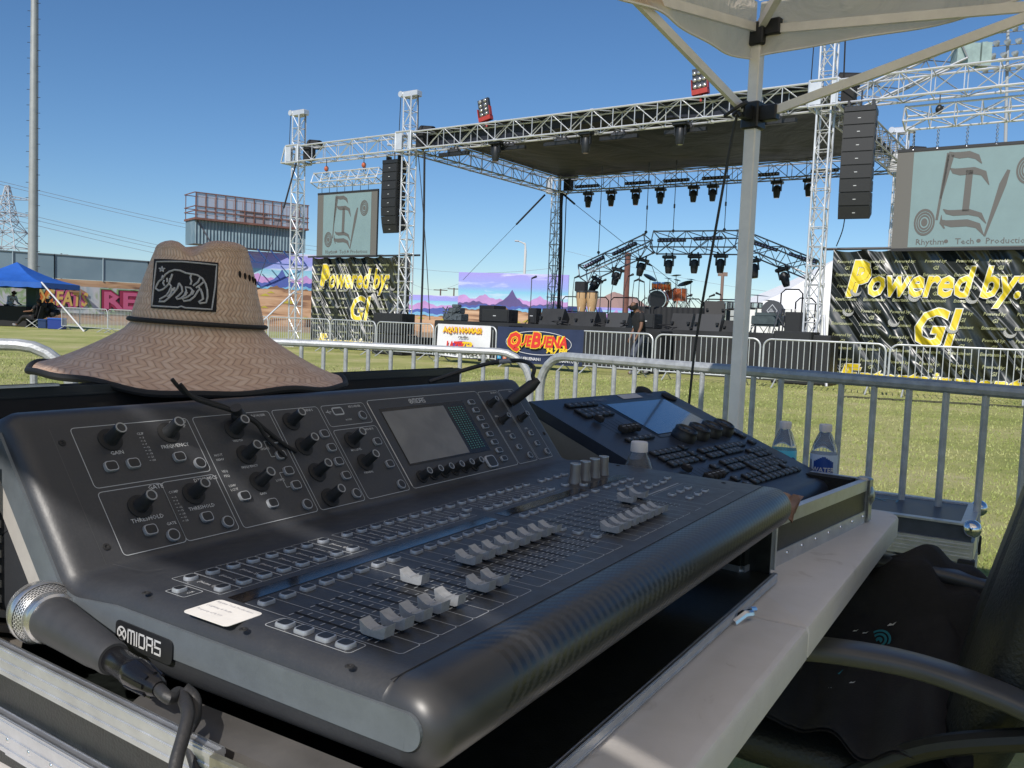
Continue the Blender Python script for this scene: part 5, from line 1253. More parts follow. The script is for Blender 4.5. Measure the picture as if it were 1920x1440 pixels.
def cymbal(px, y, s, r, tilt, par, base=DZ+.66):
    c = kitpt(px, y, s); T_ = Matrix.Translation(c) @ Matrix.Rotation(tilt, 4, (1,0,0)) @ Matrix.Rotation(tilt*.8, 4, (0,1,0)); m = MB(T_); m.lathe([(0, .02), (.04, .015), (r*.6, .008), (r, -.008), (r*.6, .0), (0, .004)], 24); m.build('cymbal', brass, par)
    m = MB(); b0 = Vector((c.x, c.y, base)); m.cyl(b0, c, .011, n=5)
    for k in range(3): m.cyl(b0+Vector((0,0,.3)), b0+Vector((.22*math.cos(k*2.1), .22*math.sin(k*2.1), 0)), .01, n=5)
    m.build('stand', darkm, par)
for px, y, r, ti in ((1219, 520, .23, .45), (1253, 522, .14, .1), (1268, 516, .16, -.1), (1296, 524, .15, .1), (1285, 531, .24, -.3), (1270, 525, .12, .2)): cymbal(px, y, 5.2, r, ti, kt)
# second percussion kit, right
kp2 = onl(1448, 1.5); k2 = thing('percussion_kit', Vector((kp2.x, kp2.y, DZ)), 'black drum kit with a diamond badge on its bass drum right of the canopy pole', 'drum kit', SZ)
b2 = kitpt(1449, 583, 1.5); m = MB(); drum(m, b2, .25, .35, FR_); m.build('bass_drum', [black, darkm], k2)
m = MB(frame(b2+FR_*.19, FR_.cross(Vector((0,0,1)))*-1, Vector((0,0,1)))); 
for a0, r1, r2 in ((0, .14, .165),):
    P4 = [(0, r2), (r2*.8, 0), (0, -r2), (-r2*.8, 0)]; P5 = [(0, r1), (r1*.8, 0), (0, -r1), (-r1*.8, 0)]
    for i in range(4): m.poly([(*P4[i], 0), (*P4[(i+1)%4], 0), (*P5[(i+1)%4], 0), (*P5[i], 0)])
m.box((-.09, -.03, 0), (.09, -.015, .004)); m.box((-.07, .0, 0), (.07, .012, .004)); m.box((-.05, .03, 0), (.05, .045, .004)); hd = m.build('diamond_badge', mat('badge_silver', (.5,.52,.55), .4), k2)
for px, y, s, r, h in ((1361, 573, 4.2, .24, .24), (1380, 573, 4.0, .2, .2), (1404, 574, 2.0, .17, .16), (1418, 573, 2.0, .16, .15)):
    m = MB(); c = kitpt(px, y, s); drum(m, c, r, h); m.cyl(c-Vector((0,0,h/2)), Vector((c.x, c.y, DZ)), .02, n=6); m.build('snare_drum', [chrome, darkm], k2)
for px, y, s, r, ti in ((1421, 554, 2.0, .32, .06), (1383, 562, 3.0, .3, .05), (1447, 564, 2.0, .2, .1)): cymbal(px, y, s, r, ti, k2, DZ)
# table of grey gear near it
m = MB(SM); a = tt(1404, .8); b_ = tt(1455, .8); m.bbox((a, .7, DZ+.20), (b_, 1.2, DZ+.42), .02); m.tube([(a, .75, DZ), (a, .75, DZ+.18), (b_, .75, DZ+.18), (b_, .75, DZ)], .02, 6); m.bbox((a+.05, .8, DZ+.42), (a+.6, 1.1, DZ+.5), .01); solo('keyboard_case', m, mat('case_teal_grey', (.05,.07,.075), .5, 0, .3, 8), 'dark grey-green keyboard case on low legs at the stage edge', 'case')
m = MB(); random.seed(11)
for k in range(7):
    a = onl(1448+random.uniform(0, 26), .6); m.tube([a+Vector((random.uniform(-.4,.4), 0, DZ+.02)), a+Vector((random.uniform(-.4,.4), .1, DZ+.6))], .018, 5)
solo('folded_stands', m, darkm, 'bundle of dark folded stands on the stage right of the keyboard case', 'stands')
# congas
wood_c = mat('conga_wood', (.50,.33,.17), .4, 0, .15, 10)
for i, px in enumerate((1084, 1103)):
    p = onl(px, 3.2)+Vector((0,0,DZ+.0)); z0 = zat(px, 584, p.y)-DZ; z1 = zat(px, 546, p.y)-DZ; h = z1-z0
    t = thing('conga_drum', p, ('left' if i == 0 else 'right')+' of the two tall tan conga drums on a stand', 'conga', group='pair of conga drums')
    m = MB(Matrix.Translation(p)); m.lathe([(0, z0), (.115, z0), (.15, z0+h*.35), (.175, z0+h*.65), (.165, z0+h*.93), (.165, z1), (0, z1)], 22); m.build('shell', wood_c, t)
    m = MB(Matrix.Translation(p)); m.lathe([(.168, z1-.05), (.178, z1-.04), (.178, z1), (.15, z1+.01), (0, z1+.01)], 22)
    for k in range(6): a = k*1.047; m.cyl((.18*math.cos(a), .18*math.sin(a), z1-.02), (.185*math.cos(a), .185*math.sin(a), z1-.22), .009, n=4)
    m.build('rim', darkm, t); m = MB(Matrix.Translation(p))
    for k in range(3): a = k*2.1; m.cyl((.12*math.cos(a), .12*math.sin(a), z0+.15), (.3*math.cos(a), .3*math.sin(a), 0), .014, n=5)
    m.build('stand', darkm, t)
# speaker on a pole
p = onl(1082, 3.8); t = thing('pole_speaker', p+Vector((0,0,DZ)), 'small black speaker raised on a pole behind the congas', 'speaker')
zc = zat(1082, 538, p.y); m = MB(Matrix.Translation(Vector((p.x, p.y, 0))) @ Matrix.Rotation(SZ, 4, 'Z')); m.bbox((-.18, -.12, zc-.15), (.18, .14, zc+.16), .02); m.build('cabinet', cab, t); m = MB(); m.cyl(p+Vector((0,0,DZ)), Vector((p.x, p.y, zc)), .018, n=6)
for k in range(3): m.cyl(p+Vector((0,0,DZ+.35)), p+Vector((.3*math.cos(k*2.1), .3*math.sin(k*2.1), DZ)), .012, n=5)
m.build('stand', darkm, t)
# mic stands
G5 = 'microphone stands on the stage'
names = ['in front of the tall mural panel', 'above the conga drums', 'between the congas and the rusty post, left', 'just left of the rusty post', 'leaning across the rusty post', 'right of the rusty post', 'left edge of the orange kit', 'against the orange kit cymbals', 'right of the orange kit', 'behind the tilted monitor', 'left of the canopy pole, bent', 'above the orange kit with a long boom', 'tall one left of the kit']
for i, (px, y, s, boom) in enumerate(((997, 522, 1.0, 0), (1077, 521, 3, .05), (1127, 528, 2, 0), (1151, 525, 2, .1), (1178, 518, 2.2, .18), (1189, 527, 2.4, .05), (1208, 529, 3, -.06), (1219, 545, 3.3, .0), (1288, 556, 4, .05), (1330, 556, 4, .05), (1352, 553, 4.4, -.12), (1222, 498, 4.5, -.4), (1200, 499, 4.6, .0))):
    c = kitpt(px, y, s); b0 = Vector((c.x, c.y, DZ)) + FD*(-boom*.6); t = thing('microphone_stand', b0, 'microphone stand '+names[i], 'microphone stand', group=G5)
    m = MB(); kn = Vector((b0.x, b0.y, DZ+(c.z-DZ)*.72)) if boom else c; m.cyl(b0, kn, .013, n=5)
    if boom: m.cyl(kn-(c-kn)*.2, c, .010, n=5)
    for k in range(3): m.cyl(b0+Vector((0,0,.18)), b0+Vector((.28*math.cos(k*2.1+i), .28*math.sin(k*2.1+i), .01)), .011, n=5)
    m.build('stand', darkm, t); m = MB(); d_ = FD*(.14 if boom >= 0 else -.14)+Vector((0,0,.05)); m.cyl(c, c+d_, .022, .03, n=7); m.sphere(c+d_, .036, 8, 6); m.build('microphone', black, t)
# gear crate left on stage
p = onl(850, .8)+Vector((0,0,DZ)); m = MB(Matrix.Translation(p) @ Matrix.Rotation(SZ, 4, 'Z')); random.seed(5)
m.bbox((-.35, -.2, 0), (.35, .2, .22), .02); m.bbox((-.2, -.15, .22), (.25, .15, .4), .02); m.bbox((-.1, -.1, .4), (.15, .1, .5), .02)
for k in range(8): m.cyl((random.uniform(-.35,.35), -.2, random.uniform(0,.3)), (random.uniform(-.35,.35), -.22, random.uniform(.1,.45)), .02, n=5)
solo('lighting_gear', m, mat('gear_grey', (.10,.12,.13), .5, .3, .4, 12), 'small pile of grey lighting gear on the left corner of the stage', 'lighting gear')
# cables lying on the stage
m = MB(); random.seed(8)
for k in range(9):
    a = onl(random.uniform(1040, 1380), random.uniform(.2, 1.5)); pts = [a+Vector((random.uniform(-.25,.25), random.uniform(-.2,.2), DZ+random.uniform(.01,.12))) for _ in range(6)]; m.tube(smoothpts(pts, 4), .013, 5)
tag(m.build('cable_tangle', rubber), 'tangle of black cables lying between the floor monitors', 'cables', kind='stuff')
# ---- hung arch truss in three sections
G6 = 'sections of the arched truss hung above the drums'
AS = 4.6
A_pts = [((1093, 514), (1216, 457)), ((1228, 455), (1386, 455)), ((1402, 456), (1528, 508))]
arch = []
for i, (a, b_) in enumerate(A_pts):
    p = kitpt(*a, AS); q = kitpt(*b_, AS); m = MB(); truss(m, p, q, .52 if i == 1 else .46, (Vector((0,0,1))+BD*.35).normalized(), .55, .024, .013)
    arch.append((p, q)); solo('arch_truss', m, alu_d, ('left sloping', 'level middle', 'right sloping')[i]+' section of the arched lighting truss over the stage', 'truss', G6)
for i, (px, y, Yt) in enumerate(((1122, 478, 355), (1211, 440, 350), (1262, 438, 345), (1358, 436, 335), (1411, 438, 330))):
    a = kitpt(px, y, AS); b_ = Vector((a.x+.0, a.y, TZ-.2)); m = MB(); m.cyl(a, b_, .012, n=5); m.sphere(a+Vector((0,0,.08)), .05, 8, 6); m.cyl(b_-Vector((0,0,.15)), b_, .03, n=5); m.cyl(a.lerp(b_, .35), a.lerp(b_, .35)+Vector((0,0,.12)), .03, n=5)
    solo('hanging_wire', m, darkm, '%s steel wire from the left holding the arched truss' % ('first','second','third','fourth','fifth')[i], 'wire', 'wires holding the arched truss')
# moving heads
mh_p = thing('moving_head', (0,0,0), 'moving head lamp', 'stage light')
m = MB(); m.bbox((-.19, -.12, -.13), (.19, .12, -.03), .02); m.cyl((-.1,0,-.03),(-.1,0,.05),.025,n=6); m.cyl((.1,0,-.03),(.1,0,.05),.025,n=6); m.build('base', black, mh_p)
m = MB(); m.box((-.15, -.04, -.36), (-.12, .04, -.13)); m.box((.12, -.04, -.36), (.15, .04, -.13)); m.build('yoke', black, mh_p)
m = MB(); m.lathe([(0, -.58), (.085, -.58), (.1, -.52), (.115, -.4), (.12, -.3), (.1, -.2), (.05, -.16), (0, -.16)], 16); m.build('lamp_head', black, mh_p)
m = MB(); m.lathe([(.0, -.583), (.075, -.583), (.07, -.575), (0, -.575)], 16); m.build('lens', mat('lens', (.05,.06,.08), .05, spec=1), mh_p)
ordn = ['first','second','third','fourth','fifth','sixth','seventh','eighth']
mh_first = [True]
def mhead(p, label, group, tilt=0, scl=1.0):
    Mx = Matrix.Translation(p) @ Matrix.Rotation(SZ, 4, 'Z') @ Matrix.Rotation(tilt, 4, 'Y') @ Matrix.Scale(scl, 4)
    o = mh_p if mh_first[0] else dup(mh_p, None, M4=Mx); mh_first[0] = False; o.matrix_world = Mx
    o['label'] = label; o['group'] = group
for i, px in enumerate((1104, 1147, 1193, 1239, 1301, 1337, 1457, 1517)):
    p = onle(px, 350, DEP-.2); mhead(Vector((p.x, p.y, TZ-.32)), '%s moving head from the left in the row under the back truss' % ordn[i], 'moving heads under the back roof truss')
for i, (px, y, ti) in enumerate(((1122, 520, .5), (1160, 501, .25), (1206, 483, .2), (1255, 477, 0), (1303, 476, 0), (1352, 475, 0), (1412, 484, -.15), (1466, 500, -.3))):
    p = kitpt(px, y, AS-.1); mhead(p, '%s moving head from the left hanging from the arched truss' % ordn[i], 'moving heads on the arched truss', ti)
for i, (px, y) in enumerate(((930, 272), (1099, 258), (1276, 240), (1420, 224))):
    p = onle(px, y, -.1); mhead(Vector((p.x, p.y, TZ-.22)), '%s moving head from the left under the front roof truss' % ordn[i], 'moving heads under the front roof truss', 0, 1.0)
for i, (px, y) in enumerate(((1512, 520), (1511, 543))):
    pass
# light bars
led_w = mat('bar_lens', (.35,.33,.5), .15)
def bar(p, q, label, grp, lens=True):
    t = thing('light_bar', Vector(p).lerp(Vector(q), .5), label, 'light bar', SZ, grp); m = MB(); m.beam(p, q, .12, .10); m.build('housing', black, t)
    if lens:
        m = MB(); d = Vector(q)-Vector(p)
        for k in range(8): c = Vector(p)+d*(k+.5)/8; m.sphere(c-BD*.065, .032, 8, 6)
        m.build('lenses', led_w, t)
for i, (a, b_) in enumerate(((1080, 1123), (1173, 1220), (1245, 1292), (1317, 1367), (1414, 1460), (1521, 1571))):
    p = onle(a, 338, DEP-.35); q = onle(b_, 338, DEP-.35); bar(Vector((p.x, p.y, TZ-.14)), Vector((q.x, q.y, TZ-.14)), '%s purple lensed light bar from the left on the back truss' % ordn[i], 'light bars on the back truss')
for i, (a, b_) in enumerate((((1096, 501), (1132, 482)), ((1149, 477), (1193, 456)), ((1234, 451), (1285, 450)), ((1302, 448), (1354, 446)), ((1411, 455), (1457, 469)), ((1480, 476), (1531, 492)))):
    bar(kitpt(*a, AS-.3), kitpt(*b_, AS-.3), '%s thin light bar from the left fixed inside the arched truss' % ordn[i], 'light bars on the arched truss')
for i, px in enumerate((852, 955, 1053, 1160, 1284, 1446)):
    p = onle(px, 265, .15); z = TZ-.42; t = thing('blinder_bar', Vector((p.x, p.y, z)), '%s black bar lamp from the left slung under the front roof truss' % ordn[i], 'light bar', SZ, 'bar lamps under the front truss')
    m = MB(frame((p.x, p.y, z), FD, BD)); m.bbox((-.55, -.06, -.06), (.55, .06, .05), .01); m.build('housing', black, t); m = MB(frame((p.x, p.y, z), FD, BD))
    for x in (-.2, .0, .2): m.cyl((x, 0, .04), (x*.5, 0, .2), .03, n=5)
    m.bbox((-.2,-.08,.04),(.2,.08,.12),.01); m.build('clamp', darkm, t)
# red blinder lamps
redp = mat('lamp_red', (.38,.04,.03), .45, 0, .2, 5)
for i, (px, tz) in enumerate(((911, .0), (1314, .0))):
    p = onle(px, 215 if i == 0 else 160, .0); z = TZ+.27; t = thing('floodlight', Vector((p.x, p.y, z)), ('left' if i == 0 else 'right')+' red framed floodlight of eight round lamps on top of the front truss', 'floodlight', SZ, 'red floodlights on the front truss')
    Mx = frame((p.x, p.y, z), FD, BD) @ Matrix.Rotation(R(-12 if i == 0 else -6), 4, 'Y') @ Matrix.Rotation(R(.5), 4, 'Z')
    m = MB(Mx); m.box((-.2, -.03, .12), (.2, .14, .24)); m.box((-.21, -.02, .24), (-.195, .1, .5)); m.box((.195, -.02, .24), (.21, .1, .5)); m.cyl((0,.05,-.05), (0,.05,.14), .03, n=6); m.build('frame', redp, t)
    m = MB(Mx); m.box((-.18, .02, .24), (.18, .12, .75)); m.build('lamp_housing', darkm, t)
    for r_ in range(4):
        for c_ in range(2 if i == 0 else 3):
            if i == 1 and r_ == 3: continue
            m = MB(Mx); x = (-.085+.17*c_) if i == 0 else (-.12+.12*c_); h_ = .31+(.125 if i == 0 else .16)*r_; m.sphere((x, .0, h_), .056, 12, 8, sc3=(1,.6,1)); m.build('lamp', mat('lamp_glass', (.5,.48,.45), .12, .7) if 'lamp_glass' not in bpy.data.materials else bpy.data.materials['lamp_glass'], t)
# line arrays
def array(p, ztop, label, w=.62, h=.275, d=.42, toe=0):
    t = thing('line_array', Vector((p.x, p.y, ztop)), label, 'loudspeaker array', SZ, 'line arrays hanging either side of the stage')
    M_ = Matrix.Translation(Vector((p.x, p.y, ztop))) @ Matrix.Rotation(SZ+toe, 4, 'Z')
    m = MB(M_); m.bbox((-w/2, -.02, -.14), (w/2, d+.15, -.02), .01); m.box((-w/2+.05,.1,-.02),(-w/2+.1,.3,.12)); m.box((w/2-.1,.1,-.02),(w/2-.05,.3,.12)); m.build('flying_frame', black, t)
    cur = M_ @ Matrix.Translation((0, 0, -.14))
    for k, a in enumerate((2, 0, 0, -1, -2, -3, -5, -8)):
        cur = cur @ Matrix.Rotation(R(-a), 4, 'X')
        m = MB(cur); e_ = .03; sec = [(0, 0), (d, -e_), (d, -h+e_), (0, -h+.006)]
        A = [m.P((-w/2, y, z)) for y, z in sec]; B_ = [m.P((w/2, y, z)) for y, z in sec]; m.F(A[::-1]); m.F(B_)
        for i in range(4): m.F((A[i], A[(i+1)%4], B_[(i+1)%4], B_[i]))
        cb = m.build('cabinet', cab, t, smooth=False)
        m = MB(cur); m.box((-w/2+.02, -.014, -h+.02), (w/2-.02, .0, -.012)); m.build('grille', bpy.data.materials['grille_black'], cb, smooth=False)
        m = MB(cur); m.box((-.03, -.02, -h*.5-.008), (.03, -.0142, -h*.5+.008)); m.build('badge', txt_m, cb)
        m = MB(cur)
        for x in (-w/2-.006, w/2+.001): m.box((x, .05, -h+.03), (x+.006, .1, -.03)); m.box((x, d-.1, -h+.06), (x+.006, d-.05, -.06)); m.box((x, .18, -h*.65), (x+.006, .28, -h*.35))
        m.build('rigging', black, cb)
        cur = cur @ Matrix.Translation((0, 0, -h))
    m = MB(M_); m.cyl((0, .2, -.02), (0, .2, .35), .02, n=6); m.build('hoist_chain', darkm, t)
array(onle(731, 320, -.15), kitpt(731, 298, -.15).z, 'left black line array of eight cabinets hanging beside the small screen', .62, .265)
array(onle(1612, 215, -.45), kitpt(1612, 196, -.45).z, 'right black line array of eight cabinets hanging beside the large screen', .64, .285, toe=.12)
# ---- projection screens with the logo
scr_g = mat('screen_grey', (.125,.12,.11), .6); scr_t = mat('screen_teal', (.185,.27,.285), .6, 0, .06, 2); logo_m = mat('logo_grey', (.105,.10,.095), .6); blk_b = mat('screen_border', (.02,.02,.022), .5)
lt2 = mat('logo_light', (.26,.33,.34), .6); lt3 = mat('logo_teal', (.22,.40,.40), .5)
def screen(t0, t1, z0, z1, label, back=.05):
    t = thing('projection_screen', SP((t0+t1)/2, back, z0), label, 'projection screen', SZ, 'projection screens with the company logo')
    W = t1-t0; H = z1-z0; T_ = frame(SP(t0, back, z0), FD, Vector((0,0,1)), None)      # x along, y up, z toward audience
    m = MB(T_); m.box((0, 0, -.04), (W, H, -.01)); m.build('panel', scr_g, t, smooth=False)
    m = MB(T_); m.box((-.0, H, -.05), (W, H+.06, .0)); m.box((0, -.06, -.05), (W, 0, .0)); m.box((W-.03, 0, -.05), (W, H, -.005)); m.build('frame', blk_b, t, smooth=False)
    m = MB(T_); m.s_poly(T_ @ Matrix.Identity(4), [], 0) if 0 else None
    m = MB(); x0, x1 = W*.105, W*.895; m.s_poly(T_, [(x0, .02), (x1, .02), (x1, H-.02), (x0, H-.02)], -.005); im = m.build('image', scr_t, t, smooth=False)
    lg = MB()
    def X(px): return x0+(px-545)/(1290-545)*(x1-x0)
    def Yy(py): return H-.02-(py-75-((px_)*0))/(590-75)*(H-.04)
    # logo in unit coords: u 0..1 across the teal area, v 0..1 up
    def U(u, v): return (x0+u*(x1-x0), .02+v*(H-.04))
    def ribbon(pts, ws, mb=lg, z=.0):
        P_ = [Vector(U(*p)) for p in pts]
        for i in range(len(P_)-1):
            def nn(k):
                a = P_[max(k-1,0)]; b_ = P_[min(k+1, len(P_)-1)]; d = (b_-a).normalized(); return Vector((-d.y, d.x))
            a, b_ = P_[i], P_[i+1]; na, nb_ = nn(i)*ws[i]*(x1-x0), nn(i+1)*ws[i+1]*(x1-x0); mb.s_poly(T_, [tuple(a-na), tuple(b_-nb_), tuple(b_+nb_), tuple(a+na)], z)
    # left note stem, flag
    ribbon([(.215, .28), (.27, .97)], [.010, .012]); ribbon([(.235,.50),(.29,.95)], [.006,.026])
    def swoosh(x, y, s=1.0, w=.02, L_=.26, drop=.14): ribbon([(x, y+.03), (x+.03*s, y), (x+.08*s, y-.012), (x+L_*.6, y-.008), (x+L_*.85, y-.04), (x+L_, y-drop)], [.003, w*1.0, w*1.35, w*1.35, w*1.1, .003])
    swoosh(.275, .95, L_=.25, drop=.11); swoosh(.29, .78, L_=.30, w=.022, drop=.16); 
    ribbon([(.44, .78), (.43, .36)], [.026, .026])
    swoosh(.26, .36, L_=.33, w=.018, drop=.13); swoosh(.25, .25, L_=.33, w=.022, drop=.14); ribbon([(.25, .33), (.25, .25), (.28, .19)], [.002, .012, .006])
    ribbon([(.585, .10), (.69, .62), (.725, .76)], [.008, .026, .012])
    for cx, cy, rr_, du in ((.12, .26, .115, 1), (.86, .75, .115, 1)):
        for r1, r2, mm in ((.80, 1.0, 0), (.0, .74, 0)):
            pass
        asp = (x1-x0)
        for r1, r2, tgt in ((.82, 1.0, 'l'), (.62, .76, 'l'), (.42, .55, 'l'), (.0, .30, 'l')):
            for k in range(28):
                a0, a1 = 2*math.pi*k/28, 2*math.pi*(k+1)/28; c = Vector(U(cx, cy)); R_ = rr_*asp*1.0
                lg.s_poly(T_, [(c.x+R_*.72*r1*math.cos(a0), c.y+R_*r1*math.sin(a0)), (c.x+R_*.72*r2*math.cos(a0), c.y+R_*r2*math.sin(a0)), (c.x+R_*.72*r2*math.cos(a1), c.y+R_*r2*math.sin(a1)), (c.x+R_*.72*r1*math.cos(a1), c.y+R_*r1*math.sin(a1))])
    hh = H*.062; s_ = 'Rhythm    Tech    Productions'; ww = tw(s_, hh, res=1)
    Sx = (x1-x0)*.88/ww
    Tt = T_ @ Matrix.Translation((x0+(x1-x0)*.06, H*.035, 0)) @ Matrix.Diagonal((Sx, 1, 1, 1)); lg.text(s_, hh, Tt, res=1, bold=.004)
    for f_ in (.300, .545): c = Vector((x0+(x1-x0)*f_, H*.065)); lg.s_poly(T_, [(c.x+.04*math.cos(a*.5236), c.y+.04*math.sin(a*.5236)) for a in range(12)])
    lg.build('logo', logo_m, im, smooth=False)
    return t
s_l0, s_l1 = tte(591, 470), tte(704, 470)
screen(s_l0, s_l1, 3.05, 5.05, 'smaller looking left projection screen with a grey music note logo on pale teal')
SR0 = tte(1670, 460)
screen(SR0, SR0+3.1, 3.02, 5.05, 'large near right projection screen with a grey music note logo, partly out of frame')
# screen-hanging trusses with hoists
def hang(t0, t1, z, label, hoists, zt=TZ-.28):
    m = MB(); truss(m, SP(t0, .05, z), SP(t1, .05, z), .34, (Vector((0,0,1))+BD*.4).normalized(), .45, .022, .012)
    solo('screen_truss', m, alu_far, label, 'truss', 'small trusses that carry the screens')
    for i, t_ in enumerate(hoists):
        t = thing('chain_hoist', SP(t_, 0, z+.2), '%s chain hoist above the %s' % (('left', 'right')[i], label.split(' above ')[-1]), 'chain hoist', group='chain hoists of the screen trusses')
        m = MB(); m.sphere(SP(t_, 0, zt-.25), .075, 10, 8, sc3=(1,1,1.2)); m.build('hoist_body', mat('hoist_orange', (.45,.10,.04), .5) if 'hoist_orange' not in bpy.data.materials and t0 < 0 else (bpy.data.materials['hoist_orange'] if t0 < 0 else black), t)
        m = MB(); m.cyl(SP(t_, 0, zt+.1), SP(t_, 0, z+.15), .012, n=4); m.cyl(SP(t_+.06, 0, zt-.2), SP(t_+.08, 0, z+.15), .02, n=4); m.build('chain', darkm, t)
hang(s_l0-.1, s_l1+.1, 5.52, 'short truss above the small left screen', (tte(612, 320), tte(682, 320)))
zr = 5.75
hang(tte(1695, 240), tte(1695, 240)+2.9, zr, 'double truss above the large right screen', (tte(1760, 220), tte(1760, 220)+1.6))
m = MB()
for t_ in [tte(x, 270) for x in (1712, 1757, 1812, 1868)]+[SR0+2.9]:
    for k in range(5): m.tube([SP(t_+.02*math.cos(a), .05, 5.12+.08*k+.05*math.sin(a)) for a in (0,1.57,3.14,4.71)], .009, 4, closed=True)
for t_ in [s_l0+.35*k+.2 for k in range(7)]: m.cyl(SP(t_, .05, 5.1), SP(t_, .05, 5.4), .012, n=4)
solo('screen_chains', m, chrome, 'short shiny chains hanging the screens from their trusses', 'chains')
# ---- banners
def banner_mat(name, col, rough=.35, streak=1.0):
    m_, nt, b = newmat(name); b.inputs['Base Color'].default_value = (*col, 1); b.inputs['Roughness'].default_value = rough; b.inputs['Specular IOR Level'].default_value = .9
    geo = nd(nt, 'NewGeometry')
    def dt(v): n_ = nt.nodes.new('ShaderNodeVectorMath'); n_.operation = 'DOT_PRODUCT'; n_.inputs[1].default_value = v; L(nt, geo.outputs['Position'], n_.inputs[0]); return n_.outputs['Value']
    cv = nd(nt, 'CombineXYZ'); L(nt, dt(tuple(FD*1.15+Vector((0,0,.8)))), cv.inputs[0]); L(nt, dt(tuple(FD*-.12+Vector((0,0,.16)))), cv.inputs[1])
    n1 = nd(nt, 'TexNoise', Scale=1.0, Detail=2.5, Distortion=1.2); L(nt, cv.outputs[0], n1.inputs['Vector'])
    mr = nd(nt, 'MapRange'); bp = nd(nt, 'Bump'); bp.inputs['Strength'].default_value = streak; bp.inputs['Distance'].default_value = 1.25; L(nt, n1.outputs['Fac'], bp.inputs['Height']); L(nt, bp.outputs['Normal'], b.inputs['Normal']); return m_
bn_k = banner_mat('vinyl_black', (.014,.018,.016), .36); bn_y = banner_mat('vinyl_yellow', (.80,.60,.02), .42, .7); bn_w = banner_mat('vinyl_white', (.75,.75,.70), .42, .7); bn_s = banner_mat('vinyl_olive', (.33,.34,.17), .45, .6)
flap_m = mat('flap_grey', (.38,.38,.36), .5)
def gi_banner(t0, t1, z1, label, off, back=.28):
    t = thing('banner', SP((t0+t1)/2, back), label, 'banner', SZ, 'black banners with yellow lettering')
    W = t1-t0; T_ = frame(SP(t0, back, 0), FD, Vector((0,0,1)))
    m = MB(T_); zf = lambda u: z1-.05*abs(math.sin(u*math.pi*7))
    m.grid(60, 8, lambda u, v: (W*u, .03+(zf(u)-.03)*v, .0+.02*math.sin(14*u+3*v))); m.build('sheet', bn_k, t, ang=80)
    m = MB(T_); m.cyl((-.25, z1+.02, -.03), (W+.35, z1+.02, -.03), .03, n=8); m.build('top_rail', darkm, t)
    sm = MB(); rows_ = int(z1/.545)+1; col = .60
    for r_ in range(rows_):
        zz = z1-.30-r_*.545
        for c_ in range(int(W/col)+1):
            x = .10+c_*col+(.03*math.sin(r_*2))
            if x+.42 > W: continue
            for s, dz_, h_, dx in (('Powered by:', 0, .072, 0), ('GI', -.15, .085, .16), ('Entertainment', -.29, .072, -.02)):
                if zz+dz_ < .04: continue
                sm.text(s, h_, T_ @ Matrix.Translation((x+dx, zz+dz_, .028)) @ Matrix.Diagonal((.42/tw('Powered by:', .072, res=1, bold=.03, shear=.25) if s[0] == 'P' else (.46/tw(s, .072, res=1, bold=.03, shear=.25) if s[0] == 'E' else 1), 1, 1, 1)), res=1, bold=.03, shear=.25)
    sm.build('small_lettering', bn_s, t, smooth=False)
    big = MB(); bg = MB()
    for s, x, z_, h_, wd in (('Powered by:', off, 2.02, .58, 3.05 if t0 < 0 else 3.35), ('GI', off+1.28, .98, .72, .92), ('Entertainment', off-.05, .06, .33, 3.5)):
        for mb, bo, zz, dx in ((bg, .055, .034, 0), (big, .028, .040, 0)):
            w0 = tw(s, h_, shear=.28, bold=.05); sx = wd/w0
            mb.text(s, h_*(1.0), T_ @ Matrix.Translation((x, z_, zz)) @ Matrix.Diagonal((sx, 1.12, 1, 1)), shear=.28, bold=bo, res=2)
        # larger initials
        if len(s) > 2:
            for mb, bo, zz in ((bg, .055, .036), (big, .028, .042)):
                mb.text(s[0], h_*1.28, T_ @ Matrix.Translation((x-.12, z_-.02, zz+.004)) @ Matrix.Diagonal((sx*.95, 1.1, 1, 1)), shear=.28, bold=bo, res=2)
    bg.build('lettering_outline', bn_w, t, smooth=False); big.build('lettering', bn_y, t, smooth=False)
    for k, (u, z_) in enumerate(((.09, 1.65), (.12, 2.1), (.38, 2.0), (.62, 1.98), (.30, 1.45), (.55, 1.35), (.78, 1.30), (.85, 2.05))):
        m = MB(T_); c = (W*u, z_); r_ = .12
        o_ = [(c[0]+r_*math.cos(R(a)), c[1]+r_*.9*math.sin(R(a))) for a in range(170, 371, 20)]; i_ = [(c[0]+.02+r_*.85*math.cos(R(a)), c[1]+.05+r_*.75*math.sin(R(a))) for a in range(370, 169, -20)]
        for q0 in range(len(o_)-1): m.poly([(*o_[q0], .05), (*o_[q0+1], .05+.02), (*i_[len(i_)-2-q0], .055), (*i_[len(i_)-1-q0], .052)])
        m.build('vent_flap', flap_m, t, smooth=False)
    return t
gi_banner(tt(580, .28), tt(762, .28), 3.03, 'small looking left black banner with yellow words Powered by: GI Entertainment', .50)
gi_banner(tt(1547, .28), tt(1547, .28)+4.6, 3.03, 'large near right black banner with yellow words Powered by: GI Entertainment', .42)
